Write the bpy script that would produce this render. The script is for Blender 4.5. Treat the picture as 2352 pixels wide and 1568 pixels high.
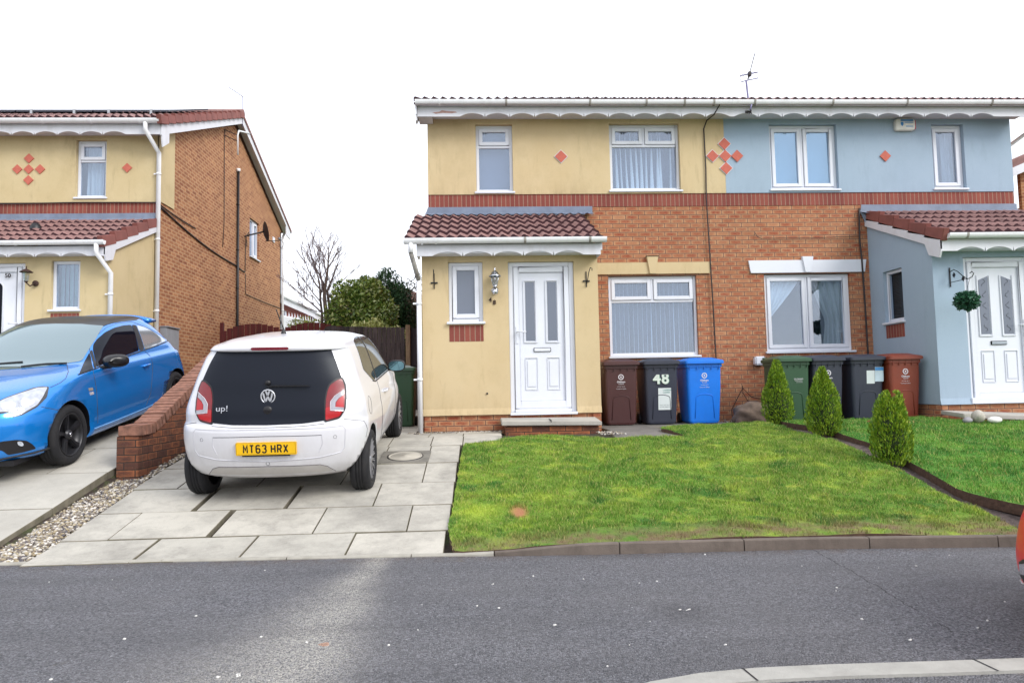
import bpy, bmesh, math, random
import numpy as np
from mathutils import Vector, Matrix, geometry
from mathutils.bvhtree import BVHTree
random.seed(7); rng = np.random.default_rng(7)
for o in list(bpy.data.objects): bpy.data.objects.remove(o)
sc = bpy.context.scene; COL = sc.collection
PI = math.pi
# ------------------------------------------------------------ camera
CAMH = 1.27; FPX = 1600.0; CXP, CYP = 1176.0, 784.0
YAW, PIT, ROL = .0505, .0672, -.0199
_f = Vector((math.sin(YAW)*math.cos(PIT), math.cos(YAW)*math.cos(PIT), math.sin(PIT)))
_r = Vector((math.cos(YAW), -math.sin(YAW), 0)); _u = _r.cross(_f)
R_ = _r*math.cos(ROL) + _u*math.sin(ROL); U_ = -_r*math.sin(ROL) + _u*math.cos(ROL); F_ = _f
cd = bpy.data.cameras.new('camera'); cam = bpy.data.objects.new('camera', cd); COL.objects.link(cam)
M = Matrix.Identity(4)
for i in range(3): M[i][0] = R_[i]; M[i][1] = U_[i]; M[i][2] = -F_[i]
M[2][3] = CAMH; cam.matrix_world = M
cd.sensor_width = 36; cd.lens = FPX/2352*36; cd.clip_start = .05; cd.clip_end = 2000
sc.camera = cam
# ------------------------------------------------------------ sky, sun, exposure
SUN_EL, SUN_AZ = math.radians(37), math.radians(130)     # azimuth measured from +Y clockwise
w = bpy.data.worlds.new('World'); sc.world = w; w.use_nodes = True
nt = w.node_tree; nt.nodes.clear()
out = nt.nodes.new('ShaderNodeOutputWorld'); bg = nt.nodes.new('ShaderNodeBackground')
sky = nt.nodes.new('ShaderNodeTexSky'); sky.sky_type = 'NISHITA'; sky.sun_disc = False
sky.sun_elevation = SUN_EL; sky.sun_rotation = SUN_AZ
mix = nt.nodes.new('ShaderNodeMix'); mix.data_type = 'RGBA'; mix.inputs[0].default_value = .85
mix.inputs[7].default_value = (9.2, 9.4, 10.0, 1)         # thick white cloud layer
nt.links.new(sky.outputs[0], mix.inputs[6]); nt.links.new(mix.outputs[2], bg.inputs[0])
bg.inputs[1].default_value = .128; nt.links.new(bg.outputs[0], out.inputs[0])
sd = bpy.data.lights.new('sun', 'SUN'); sd.energy = 1.9; sd.angle = math.radians(26); sd.color = (1, .97, .92)
so = bpy.data.objects.new('sun', sd); COL.objects.link(so)
sdir = Vector((math.sin(SUN_AZ)*math.cos(SUN_EL), math.cos(SUN_AZ)*math.cos(SUN_EL), math.sin(SUN_EL)))
so.rotation_euler = sdir.to_track_quat('Z', 'Y').to_euler()
sc.view_settings.view_transform = 'Standard'; sc.view_settings.look = 'None'
sc.view_settings.gamma = 1; sc.view_settings.use_curve_mapping = False
sc.view_settings.exposure = .50
sc.render.engine = 'CYCLES'

# ------------------------------------------------------------ materials
def lin(r, g, b):
    f = lambda c: (c/255/12.92 if c/255 <= .04045 else ((c/255+.055)/1.055)**2.4)
    return (f(r), f(g), f(b), 1)
class NT:
    def __init__(s, name):
        s.m = bpy.data.materials.new(name); s.m.use_nodes = True; s.t = s.m.node_tree
        s.b = s.t.nodes['Principled BSDF']; s.out = s.t.nodes['Material Output']
    def n(s, typ, **k):
        x = s.t.nodes.new(typ)
        for a, v in k.items(): setattr(x, a, v)
        return x
    def l(s, a, b): s.t.links.new(a, b)
    def math(s, op, a, b=None, c=None):
        x = s.n('ShaderNodeMath', operation=op)
        for i, v in enumerate((a, b, c)):
            if v is None: continue
            if isinstance(v, (int, float)): x.inputs[i].default_value = v
            else: s.l(v, x.inputs[i])
        return x.outputs[0]
    def mix(s, f, a, b, bt='MIX'):
        x = s.n('ShaderNodeMix', data_type='RGBA', blend_type=bt)
        for i, v in ((0, f), (6, a), (7, b)):
            if isinstance(v, (int, float)): x.inputs[i].default_value = v
            elif isinstance(v, (tuple, list)): x.inputs[i].default_value = v
            else: s.l(v, x.inputs[i])
        return x.outputs[2]
    def pos(s): return s.n('ShaderNodeNewGeometry').outputs['Position']
    def obj(s): return s.n('ShaderNodeTexCoord').outputs['Object']
    def noise(s, vec, scale, detail=4, rough=.6, dist=0):
        x = s.n('ShaderNodeTexNoise'); x.inputs['Scale'].default_value = scale
        x.inputs['Detail'].default_value = detail; x.inputs['Roughness'].default_value = rough
        x.inputs['Distortion'].default_value = dist
        if vec is not None: s.l(vec, x.inputs['Vector'])
        return x.outputs[0]
    def scale(s, vec, v):
        x = s.n('ShaderNodeVectorMath', operation='MULTIPLY'); s.l(vec, x.inputs[0]); x.inputs[1].default_value = v
        return x.outputs[0]
    def ramp(s, fac, p0, p1, c0=(0,0,0,1), c1=(1,1,1,1)):
        x = s.n('ShaderNodeValToRGB'); x.color_ramp.elements[0].position = p0; x.color_ramp.elements[1].position = p1
        x.color_ramp.elements[0].color = c0; x.color_ramp.elements[1].color = c1; s.l(fac, x.inputs[0]); return x.outputs[0]
    def bump(s, h, strength=.3, dist=.01):
        x = s.n('ShaderNodeBump'); x.inputs['Strength'].default_value = strength; x.inputs['Distance'].default_value = dist
        s.l(h, x.inputs['Height']); s.l(x.outputs[0], s.b.inputs['Normal'])
    def base(s, c):
        if isinstance(c, (tuple, list)): s.b.inputs['Base Color'].default_value = c
        else: s.l(c, s.b.inputs['Base Color'])
    def set(s, **k):
        for a, v in k.items(): s.b.inputs[a.replace('_', ' ')].default_value = v
MATS = {}
def simple(name, col, rough=.5, var=.12, scale=6, metal=0, coat=0, bump=0, bscale=80, dirt=None, dirtamt=.4, dirtscale=2.5):
    if name in MATS: return MATS[name]
    t = NT(name); p = t.obj()
    n = t.noise(p, scale, 5)
    dark = tuple(c*(1-var) for c in col[:3])+(1,); lt = tuple(min(1, c*(1+var)) for c in col[:3])+(1,)
    c = t.mix(t.ramp(n, .3, .7), dark, lt)
    if dirt:
        d = t.ramp(t.noise(t.scale(p, (1, 1, .35)), dirtscale, 8, .7), .5, .78)
        c = t.mix(t.math('MULTIPLY', d, dirtamt), c, dirt)
    t.base(c); t.set(Roughness=rough, Metallic=metal, Coat_Weight=coat, Coat_Roughness=.04)
    if bump: t.bump(t.noise(p, bscale, 6, .7), bump, .01)
    MATS[name] = t.m; return t.m

def brick_mat(name, cA, cB, cCore, mortar, soldier=False, aged=.0, core_amt=1.0, swap=False):
    t = NT(name); g = t.n('ShaderNodeSeparateXYZ'); t.l(t.pos(), g.inputs[0])
    nrm = t.n('ShaderNodeSeparateXYZ'); t.l(t.n('ShaderNodeNewGeometry').outputs['True Normal'], nrm.inputs[0])
    xy = t.math('ADD', g.outputs[0], g.outputs[1])
    if soldier: bw, bh = .075, .225; u = xy; v = t.math('ADD', g.outputs[2], .05+ .225*20 - 4.35 -.05+.0)
    else: bw, bh = .225, .075; u = xy; v = g.outputs[2]
    if soldier: v = t.math('ADD', t.math('MULTIPLY', g.outputs[2], 0.0001), .1)
    ub = t.math('DIVIDE', u, bw); vb = t.math('DIVIDE', v, bh)
    row = t.math('FLOOR', vb)
    off = t.math('MULTIPLY', t.math('FLOORED_MODULO', row, 2), .5)
    if soldier: off = 0.0
    uo = t.math('ADD', ub, off); colm = t.math('FLOOR', uo)
    fu = t.math('SUBTRACT', uo, colm); fv = t.math('SUBTRACT', vb, row)
    wob = t.math('MULTIPLY', t.math('SUBTRACT', t.noise(t.pos(), 30, 3), .5), .006)
    # distance to nearest edge in metres
    eu = t.math('MULTIPLY', t.math('SUBTRACT', .5, t.math('ABSOLUTE', t.math('SUBTRACT', fu, .5))), bw)
    ev = t.math('MULTIPLY', t.math('SUBTRACT', .5, t.math('ABSOLUTE', t.math('SUBTRACT', fv, .5))), bh)
    if soldier: e = t.math('ADD', eu, wob)
    else: e = t.math('ADD', t.math('MINIMUM', eu, ev), wob)
    mort = t.n('ShaderNodeMapRange'); mort.inputs[1].default_value = .0042; mort.inputs[2].default_value = .0068
    t.l(e, mort.inputs[0])
    cid = t.n('ShaderNodeCombineXYZ'); t.l(colm, cid.inputs[0]); t.l(row, cid.inputs[1])
    wn = t.n('ShaderNodeTexWhiteNoise', noise_dimensions='2D'); t.l(cid.outputs[0], wn.inputs['Vector'])
    col = t.mix(wn.outputs[0], cA, cB)
    cu = t.math('SUBTRACT', 1, t.math('POWER', t.math('MULTIPLY', t.math('ABSOLUTE', t.math('SUBTRACT', fu, .5)), 2.25), 4))
    cv = t.math('SUBTRACT', 1, t.math('POWER', t.math('MULTIPLY', t.math('ABSOLUTE', t.math('SUBTRACT', fv, .5)), 2.5), 3))
    st = t.noise(t.scale(t.pos(), (14, 14, 60)), 1.6, 5, .8)
    core = t.math('MULTIPLY', t.math('MAXIMUM', t.math('MULTIPLY', cu, cv), 0), t.math('ADD', .35, t.math('MULTIPLY', t.ramp(st, .36, .58), .75)))
    wn2 = t.n('ShaderNodeTexWhiteNoise', noise_dimensions='3D')
    cid2 = t.n('ShaderNodeCombineXYZ'); t.l(colm, cid2.inputs[0]); t.l(row, cid2.inputs[1]); cid2.inputs[2].default_value = 7
    t.l(cid2.outputs[0], wn2.inputs['Vector'])
    core = t.math('MULTIPLY', core, t.math('MULTIPLY', t.math('ADD', t.math('MULTIPLY', wn2.outputs[0], .55), .5), core_amt))
    col = t.mix(core, col, cCore)
    fine = t.noise(t.pos(), 180, 4, .7)
    col = t.mix(1., col, t.ramp(fine, .3, .7, (.72,.72,.72,1), (1.08,1.08,1.08,1)), 'MULTIPLY')
    col = t.mix(t.math('SUBTRACT', 1, mort.outputs[0]), col, mortar)
    if aged > .2:
        lc = t.ramp(t.noise(t.pos(), 11, 8, .8), .56, .70); col = t.mix(t.math('MULTIPLY', lc, .5), col, lin(150,140,110)); dk = t.ramp(t.noise(t.pos(), 5, 8, .8), .48, .66); col = t.mix(t.math('MULTIPLY', dk, .6), col, lin(58,44,38))
    big = t.ramp(t.noise(t.scale(t.pos(), (1, 1, .6)), .9, 6, .65), .35, .75)
    col = t.mix(t.math('MULTIPLY', big, .3 + aged), col, t.mix(.45, (.02, .015, .012, 1), col))
    t.base(col); t.set(Roughness=.9)
    h = t.math('ADD', mort.outputs[0], t.math('MULTIPLY', st, .45))
    t.bump(h, .55, .006)
    MATS[name] = t.m; return t.m
M_BRICK = brick_mat('buff_brick', lin(200,152,112), lin(184,132,94), lin(150,66,44), lin(98,70,68))
M_BRICKL = brick_mat('brown_brick', lin(204,150,104), lin(162,110,72), lin(124,62,44), lin(176,146,116), aged=.0, core_amt=.9)
M_BAND = brick_mat('red_soldier_brick', lin(156,84,70), lin(132,66,58), lin(112,52,46), lin(152,126,108), soldier=True, core_amt=.3)
M_WALLB = brick_mat('old_wall_brick', lin(186,112,70), lin(108,66,50), lin(88,52,44), lin(52,42,38), aged=.25)
M_REDB = brick_mat('red_brick', lin(176,92,78), lin(160,80,66), lin(140,60,50), lin(170,140,128))

def render_mat(name, c, c2, stain):
    t = NT(name); p = t.pos()
    a = t.mix(t.ramp(t.noise(p, 1.3, 6, .65), .3, .7), c, c2)
    s = t.ramp(t.noise(t.scale(p, (3, 3, .55)), 1.6, 9, .72), .56, .8)
    a = t.mix(t.math('MULTIPLY', s, .6), a, stain); s2 = t.ramp(t.noise(t.scale(p, (1.2, 1.2, .8)), 1.1, 7, .7), .5, .72); a = t.mix(t.math('MULTIPLY', s2, .25), a, stain)
    s3 = t.n('ShaderNodeSeparateXYZ'); t.l(p, s3.inputs[0])
    for zb_ in (.90, 4.57):
        dz = t.math('MAXIMUM', t.math('SUBTRACT', s3.outputs[2], zb_), 0); on = t.math('GREATER_THAN', s3.outputs[2], zb_-.02)
        g_ = t.math('MULTIPLY', on, t.math('EXPONENT', t.math('MULTIPLY', dz, -7))); g_ = t.math('MULTIPLY', g_, t.ramp(t.noise(t.scale(p, (5, 5, 1.2)), 1.7, 8, .75), .42, .66)); a = t.mix(t.math('MULTIPLY', g_, .4), a, stain)
    a = t.mix(1., a, t.ramp(t.noise(p, 260, 3, .8), .3, .7, (.86,.86,.86,1), (1.04,1.04,1.04,1)), 'MULTIPLY')
    t.base(a); t.set(Roughness=.92); t.bump(t.noise(p, 140, 5, .75), .45, .004); MATS[name] = t.m; return t.m
M_YEL = render_mat('yellow_render', lin(207,187,149), lin(200,178,138), lin(146,126,94))
M_CREAM = render_mat('cream_render', lin(205,187,148), lin(196,177,136), lin(120,106,78))
M_BLUE = render_mat('blue_render', lin(160,178,195), lin(154,173,191), lin(134,150,166))
M_WHITE = simple('white_upvc', lin(216,219,228), .3, .02, 3, dirt=lin(170,165,158), dirtamt=.10)
M_FASC = simple('white_fascia_paint', lin(210,211,218), .5, .04, 3, dirt=lin(150,140,130), dirtamt=.3, dirtscale=5)
M_GUT = simple('white_gutter_plastic', lin(226,227,230), .3, .04, 3, dirt=lin(130,122,108), dirtamt=.25, dirtscale=6)
M_DIRTPIPE = simple('grimy_pipe', lin(150,146,140), .7, .3, 20, dirt=lin(50,46,42), dirtamt=.9, dirtscale=14)
M_BLACKPL = simple('black_plastic', lin(20,19,24), .45)
M_CABLE = simple('black_cable', lin(44,36,38), .6)
M_LEAD = simple('lead_flashing', lin(112,122,142), .55, .15, 5, dirt=lin(160,165,175), dirtamt=.3, bump=.3, bscale=12)
M_TILE = simple('brown_roof_tile', lin(134,100,96), .85, .25, 4, dirt=lin(84,62,64), dirtamt=.6, dirtscale=9, bump=.4, bscale=60)
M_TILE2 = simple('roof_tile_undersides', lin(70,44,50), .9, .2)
M_DIAM = simple('terracotta_diamond', lin(188,100,84), .8, .1, 20, bump=.2)
M_CONC = simple('concrete_slab', lin(168,164,156), .9, .1, 3, dirt=lin(96,94,88), dirtamt=.5, bump=.3)
M_DARKC = simple('old_concrete', lin(120,116,108), .9, .2, 6, dirt=lin(60,58,52), dirtamt=.7, dirtscale=6, bump=.4)
M_MORT = simple('rough_mortar', lin(150,140,124), .95, .25, 15, bump=.6, bscale=40)
M_CHROME = simple('chrome', lin(200,202,210), .12, .05, metal=1)
M_INT = simple('room_wall', lin(122,122,130), .9)
M_RUST = simple('dark_rust_metal', lin(60,40,34), .8, .4, 30)

def glass(name, tint, refl=.25, rough=.02, tr=(.8,.85,.9,1), fk=.7):
    t = NT(name); t.t.nodes.remove(t.b)
    g = t.n('ShaderNodeBsdfGlossy'); g.inputs['Roughness'].default_value = rough; g.inputs['Color'].default_value = tint
    x = t.n('ShaderNodeBsdfTransparent'); x.inputs[0].default_value = tr
    fr = t.n('ShaderNodeLayerWeight'); fac = t.math('POWER', fr.outputs['Facing'], 4)
    m = t.n('ShaderNodeMixShader'); t.l(t.math('ADD', t.math('MULTIPLY', fac, fk), refl), m.inputs[0])
    t.l(x.outputs[0], m.inputs[1]); t.l(g.outputs[0], m.inputs[2]); t.l(m.outputs[0], t.out.inputs[0]); MATS[name] = t.m; return t.m
M_GLASS = glass('window_glass', (.78,.85,.96,1), .16)
M_GLASS_D = glass('shaded_window_glass', (.5,.6,.8,1), .02, fk=.12)
M_GLASS_B = glass('blue_tinted_window_glass', (.62,.82,1,1), .24)
def opaque_glass(name, base, refl=.2, rough=.02, tint=(.9,.95,1,1), fk=.55):
    t = NT(name); t.base(base); t.set(Roughness=.6, Specular_IOR_Level=0.0)
    g = t.n('ShaderNodeBsdfGlossy'); g.inputs['Roughness'].default_value = rough; g.inputs[0].default_value = tint
    fr = t.n('ShaderNodeLayerWeight'); fac = t.math('POWER', fr.outputs['Facing'], 4)
    m = t.n('ShaderNodeMixShader'); t.l(t.math('ADD', t.math('MULTIPLY', fac, fk), refl), m.inputs[0])
    t.l(t.b.outputs[0], m.inputs[1]); t.l(g.outputs[0], m.inputs[2]); t.l(m.outputs[0], t.out.inputs[0]); MATS[name] = t.m; return t.m
M_REARGL = opaque_glass('smoked_tailgate_glass', lin(16,19,30), .02, .38)
M_FROST = opaque_glass('frosted_glass', lin(92,98,114), .10, .25)
M_CARGLASS = opaque_glass('dark_car_glass', lin(14,16,26), .012, .03)
M_SIDEGL = opaque_glass('car_side_glass', lin(46,50,50), .10, .03)
M_WSCREEN = opaque_glass('car_windscreen', lin(72,90,96), .25, .06, (.85,.97,1,1))
M_QGLASS = opaque_glass('pale_quarter_glass', lin(140,146,152), .45, .06)

# ------------------------------------------------------------ mesh helpers
class MB:
    """collects geometry; build() links it as ONE mesh object"""
    def __init__(s, mp=None): s.v = []; s.f = []; s.mi = []; s.mp = mp; s.smooth = []
    def add(s, vs, fs, mi=0, smooth=False):
        n = len(s.v)
        s.v += [tuple(s.mp(*p)) if s.mp else tuple(p) for p in vs]
        for f in fs: s.f.append(tuple(n+i for i in f)); s.mi.append(mi); s.smooth.append(smooth)
    def box(s, x0, x1, y0, y1, z0, z1, mi=0):
        if x0 > x1: x0, x1 = x1, x0
        if y0 > y1: y0, y1 = y1, y0
        if z0 > z1: z0, z1 = z1, z0
        s.add([(x0,y0,z0),(x1,y0,z0),(x1,y1,z0),(x0,y1,z0),(x0,y0,z1),(x1,y0,z1),(x1,y1,z1),(x0,y1,z1)],
              [(0,3,2,1),(4,5,6,7),(0,1,5,4),(1,2,6,5),(2,3,7,6),(3,0,4,7)], mi)
    def prism(s, poly, axis, a, b, mi=0):
        """poly of 2D pts, extruded along axis between a and b. axis 'x': pts=(y,z); 'y': (x,z); 'z': (x,y)"""
        n = len(poly)
        def P(p, t): return (t, p[0], p[1]) if axis == 'x' else ((p[0], t, p[1]) if axis == 'y' else (p[0], p[1], t))
        vs = [P(p, a) for p in poly]+[P(p, b) for p in poly]
        fs = [tuple(range(n))[::-1], tuple(range(n, 2*n))]+[(i, (i+1) % n, n+(i+1) % n, n+i) for i in range(n)]
        s.add(vs, fs, mi)
    def tube(s, pts, r, seg=8, mi=0, caps=True):
        pts = [Vector(p) for p in pts]; rs = r if isinstance(r, (list, tuple)) else [r]*len(pts)
        vs = []; fs = []
        up = Vector((0, 0, 1)); prev = None
        for i, p in enumerate(pts):
            d = (pts[min(i+1, len(pts)-1)]-pts[max(i-1, 0)]).normalized()
            if prev is None:
                a = d.cross(up) if abs(d.z) < .95 else d.cross(Vector((1, 0, 0)))
            else: a = prev - d*prev.dot(d)
            a.normalize(); prev = a; b = d.cross(a)
            for k in range(seg):
                t = 2*PI*k/seg; vs.append(p+a*math.cos(t)*rs[i]+b*math.sin(t)*rs[i])
        for i in range(len(pts)-1):
            for k in range(seg): fs.append((i*seg+k, i*seg+(k+1) % seg, (i+1)*seg+(k+1) % seg, (i+1)*seg+k))
        if caps: fs += [tuple(range(seg))[::-1], tuple((len(pts)-1)*seg+k for k in range(seg))]
        s.add(vs, fs, mi, seg > 5)
    def lathe(s, prof, c=(0,0,0), axis='z', seg=32, mi=0, smooth=True):
        """prof: (radius, height) list"""
        vs = []; fs = []; n = len(prof)
        for k in range(seg):
            t = 2*PI*k/seg
            for r, h in prof:
                a, b = r*math.cos(t), r*math.sin(t)
                vs.append({'z': (c[0]+a, c[1]+b, c[2]+h), 'x': (c[0]+h, c[1]+a, c[2]+b), 'y': (c[0]+a, c[1]+h, c[2]+b)}[axis])
        for k in range(seg):
            for i in range(n-1): fs.append((k*n+i, ((k+1) % seg)*n+i, ((k+1) % seg)*n+i+1, k*n+i+1))
        s.add(vs, fs, mi, smooth)
    def build(s, name, mat, parent=None, bevel=0, recalc=True, sharp=None, matrix=None):
        me = bpy.data.meshes.new(name); me.from_pydata(s.v, [], s.f)
        for m in (mat if isinstance(mat, (list, tuple)) else [mat]): me.materials.append(m)
        me.polygons.foreach_set('material_index', s.mi)
        me.polygons.foreach_set('use_smooth', s.smooth)
        if recalc or bevel:
            bm = bmesh.new(); bm.from_mesh(me)
            if recalc:
                bmesh.ops.remove_doubles(bm, verts=bm.verts, dist=1e-5)
                bmesh.ops.recalc_face_normals(bm, faces=bm.faces)
            if bevel:
                ed = [e for e in bm.edges if len(e.link_faces) == 2 and e.calc_face_angle(0) > .6]
                bmesh.ops.bevel(bm, geom=ed, offset=bevel, segments=2, affect='EDGES', clamp_overlap=True)
            bm.to_mesh(me); bm.free()
        o = bpy.data.objects.new(name, me); COL.objects.link(o)
        if matrix is not None: o.matrix_world = matrix
        if parent: setpar(o, parent)
        return o
WORLD = False
def WM(p):
    if p is None: return Matrix.Identity(4)
    p.rotation_mode = 'XYZ'
    b = Matrix.LocRotScale(p.location, p.rotation_euler, p.scale)
    return WM(p.parent) @ p.matrix_parent_inverse @ b
def setpar(o, p):
    o.parent = p
    if WORLD and p is not None: o.matrix_parent_inverse = WM(p).inverted()
def tag(o, label=None, cat=None, group=None, kind=None):
    if label: o['label'] = label
    if cat: o['category'] = cat
    if group: o['group'] = group
    if kind: o['kind'] = kind
    return o
def thing(name, label, cat, loc=(0,0,0), rz=0, group=None):
    o = bpy.data.objects.new(name, None); COL.objects.link(o); o.location = loc; o.rotation_euler = (0, 0, rz)
    o.empty_display_size = .1
    return tag(o, label, cat, group)
def copy_tree(o, parent=None):
    c = o.copy(); COL.objects.link(c); c.parent = parent
    for ch in list(o.children): copy_tree(ch, c)
    return c
def text_obj(name, s, size, mat, parent, M4, ex=.001, xs=1, bold=0, align='CENTER'):
    cu = bpy.data.curves.new(name, 'FONT'); cu.body = s; cu.size = size; cu.extrude = ex; cu.offset = bold
    cu.align_x = align; cu.align_y = 'CENTER'; cu.resolution_u = 3
    o = bpy.data.objects.new(name+'_src', cu); COL.objects.link(o)
    dg = bpy.context.evaluated_depsgraph_get(); dg.update()
    me = bpy.data.meshes.new_from_object(o.evaluated_get(dg)); bpy.data.objects.remove(o)
    me.transform(M4 @ Matrix.Diagonal((xs, 1, 1, 1))); me.materials.clear(); me.materials.append(mat)
    ob = bpy.data.objects.new(name, me); COL.objects.link(ob); setpar(ob, parent); return ob
def facing_cam(x, y, z):      # text standing upright, read from -Y
    return Matrix(((1,0,0,x),(0,0,-1,y),(0,1,0,z),(0,0,0,1)))
# pixel helpers for authoring (coordinates of a 2352 x 1568 view of the photo)
def ray(x, y): return F_ + R_*((x-CXP)/FPX) - U_*((y-CYP)/FPX)
def atY(x, y, Y): d = ray(x, y); t = Y/d.y; return (d.x*t, CAMH+d.z*t)
PA = [(-50,.07),(5.27,.07),(5.8,.155),(6.4,.275),(7.2,.425),(8,.56),(9,.67),(10,.67),(12,.67),(16,.85),(30,.9),(500,.9)]
PB = [(-50,.07),(5.3,.07),(5.6,.19),(6.5,.34),(7.4,.56),(9,.85),(10,1.0),(12,1.16),(30,1.2),(500,.9)]
def gzA(Y): return float(np.interp(Y, [a for a, b in PA], [b for a, b in PA]))
def gzB(Y): return float(np.interp(Y, [a for a, b in PB], [b for a, b in PB]))
def kerbY(X): return float(np.interp(X, [-40,-12,-3.3,-.3,.3,1,2.4,4,8,40], [6.9,5.7,5.28,5.14,5.08,5.04,5.0,4.86,4.6,3.0]))
# ============================================================ HOUSES
WORLD = True
def FR(axis, c):
    """frame for a wall: local (u, out, z) -> world. out points away from the wall face"""
    if axis == 'front': return lambda u, o, z: (u, c-o, z)
    if axis == 'right': return lambda u, o, z: (c+o, u, z)       # wall facing +X, u = Y
    if axis == 'left':  return lambda u, o, z: (c-o, u, z)
def wall(fr, u0, u1, z0, z1, holes=(), th=.10, out=0., mats=None, name='brick_wall', parent=None, rooms=True, top=None):
    """wall of boxes round rectangular openings, a dim room box behind each opening"""
    mb = MB(fr)
    us = sorted(set([u0, u1]+[v for h in holes for v in h[:2] if u0 < v < u1])); zs = sorted(set([z0, z1]+[v for h in holes for v in h[2:4] if z0 < v < z1]))
    for i in range(len(us)-1):
        j = 0
        while j < len(zs)-1:
            cu = (us[i]+us[i+1])/2
            inside = lambda jj: any(h[0] < cu < h[1] and h[2] < (zs[jj]+zs[jj+1])/2 < h[3] for h in holes)
            if inside(j): j += 1; continue
            k = j
            while k+1 < len(zs)-1 and not inside(k+1): k += 1
            mb.box(us[i], us[i+1], out-th, out, zs[j], zs[k+1]); j = k+1
    if rooms:
        for h in holes:
            a, b, c, d = h[:4]; a = max(a, u0)
            if len(h) > 4 and h[4] == 'noroom': continue
            D = .9; o0 = out-th
            vs = [(a-.3,o0-.003,c-.3),(b+.3,o0-.003,c-.3),(b+.3,o0-.003,d+.3),(a-.3,o0-.003,d+.3),
                  (a-.3,o0-D,c-.3),(b+.3,o0-D,c-.3),(b+.3,o0-D,d+.3),(a-.3,o0-D,d+.3)]
            mb.add(vs, [(4,5,6,7),(0,1,5,4),(1,2,6,5),(2,3,7,6),(3,0,4,7)], 1)
    return mb.build(name, mats, parent, recalc=False)
def window(fr, u0, u1, z0, z1, parent, panes, glass=None, sill=True, rec=.055, label=None, backing=None):
    """panes: list of (u0,u1,z0,z1,opening) as fractions of the frame; returns the frame object"""
    glass = glass or M_GLASS
    if sill: z0 += .035
    W_, H_ = u1-u0, z1-z0; f = .052; mb = MB(fr); g = MB(fr)
    mb.box(u0, u0+f, -rec-.06, -rec, z0, z1); mb.box(u1-f, u1, -rec-.06, -rec, z0, z1)
    mb.box(u0+f, u1-f, -rec-.06, -rec, z0, z0+f); mb.box(u0+f, u1-f, -rec-.06, -rec, z1-f, z1)
    for (a, b, c, d, opening) in panes:
        A, B, Cc, Dd = u0+f+a*(W_-2*f), u0+f+b*(W_-2*f), z0+f+c*(H_-2*f), z0+f+d*(H_-2*f)
        # mullion / transom strips
        if a > 0: mb.box(A-.02, A+.02, -rec-.058, -rec-.001, Cc, Dd)
        if c > 0: mb.box(A, B, -rec-.057, -rec-.002, Cc-.022, Cc+.022)
        e = .014
        A2, B2, C2, D2 = A+(e+(.02 if a > 0 else 0)), B-(e+(.02 if b < 1 else 0)), Cc+(e+(.022 if c > 0 else 0)), Dd-(e+(.022 if d < 1 else 0))
        if opening:
            s = .06; q = .018; k = .004
            A3, B3, C3, D3 = A2-e+k, B2+e-k, C2-e+k, D2+e-k
            mb.box(A3, A3+s, -rec-.04, -rec+q, C3, D3); mb.box(B3-s, B3, -rec-.04, -rec+q, C3, D3)
            mb.box(A3+s, B3-s, -rec-.04, -rec+q, C3, C3+s); mb.box(A3+s, B3-s, -rec-.04, -rec+q, D3-s, D3)
            g.box(A3+s-.004, B3-s+.004, -rec-.02, -rec-.012, C3+s-.004, D3-s+.004)
        else: g.box(A2-e+.002, B2+e-.002, -rec-.034, -rec-.026, C2-e+.002, D2+e-.002)
    fo = mb.build('window', M_WHITE, parent, bevel=.006)
    g.build('pane', glass, fo, recalc=False)
    if sill:
        s = MB(fr); s.box(u0-.03, u1+.03, -rec-.05, .05, z0-.038, z0-.003); s.build('sill', M_WHITE, fo, bevel=.006)
    if label: fo['label'] = label
    if backing: backing(fr, u0+f, u1-f, z0+f, z1-f, fo, rec)
    return fo
M_CURT = simple('net_curtain', lin(236,242,246), .9, .04); M_CURT2 = simple('cream_drape', lin(214,216,210), .9, .08)
M_BLIND = simple('vertical_blind_fabric', lin(92,98,118), .8, .05); M_BLINDE = simple('blind_edge', lin(214,230,246), .7, .05)
M_DARKB = simple('dark_venetian_blind', lin(84,76,70), .6); M_BLUEBL = simple('blue_roller_blind', lin(128,164,190), .8, .04)
def folds(n, amp, z_from, z_to, u0, u1, off=.14, mat=None, name='curtain', seed=1, gather=None):
    def f(fr, a, b, c, d, par, rec):
        r = random.Random(seed); mb = MB(fr); N = 90; A, B = a+u0*(b-a), a+u1*(b-a); z0_, z1_ = c+z_from*(d-c)-.08, c+z_to*(d-c)+.08
        ph = [r.uniform(0, 6.28) for _ in range(4)]; vs = []; fs = []; K = 14
        for j in range(K+1):
            t = j/K; z = z1_+(z0_-z1_)*t
            for i in range(N+1):
                s = i/N; u = A+(B-A)*s
                if gather: u = gather(s, t, A, B)
                o = -rec-off+amp*(math.sin(s*n*6.28+ph[0]+.6*math.sin(t*2+ph[1]))+.5*math.sin(s*n*2.3*6.28+ph[2]))*(.5+.5*t)
                vs.append((u, o, z))
        for j in range(K):
            for i in range(N): q = j*(N+1)+i; fs.append((q, q+1, q+N+2, q+N+1))
        mb.add(vs, fs, 0, True); mb.build(name, mat or M_CURT, par, recalc=False)
    return f
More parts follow.
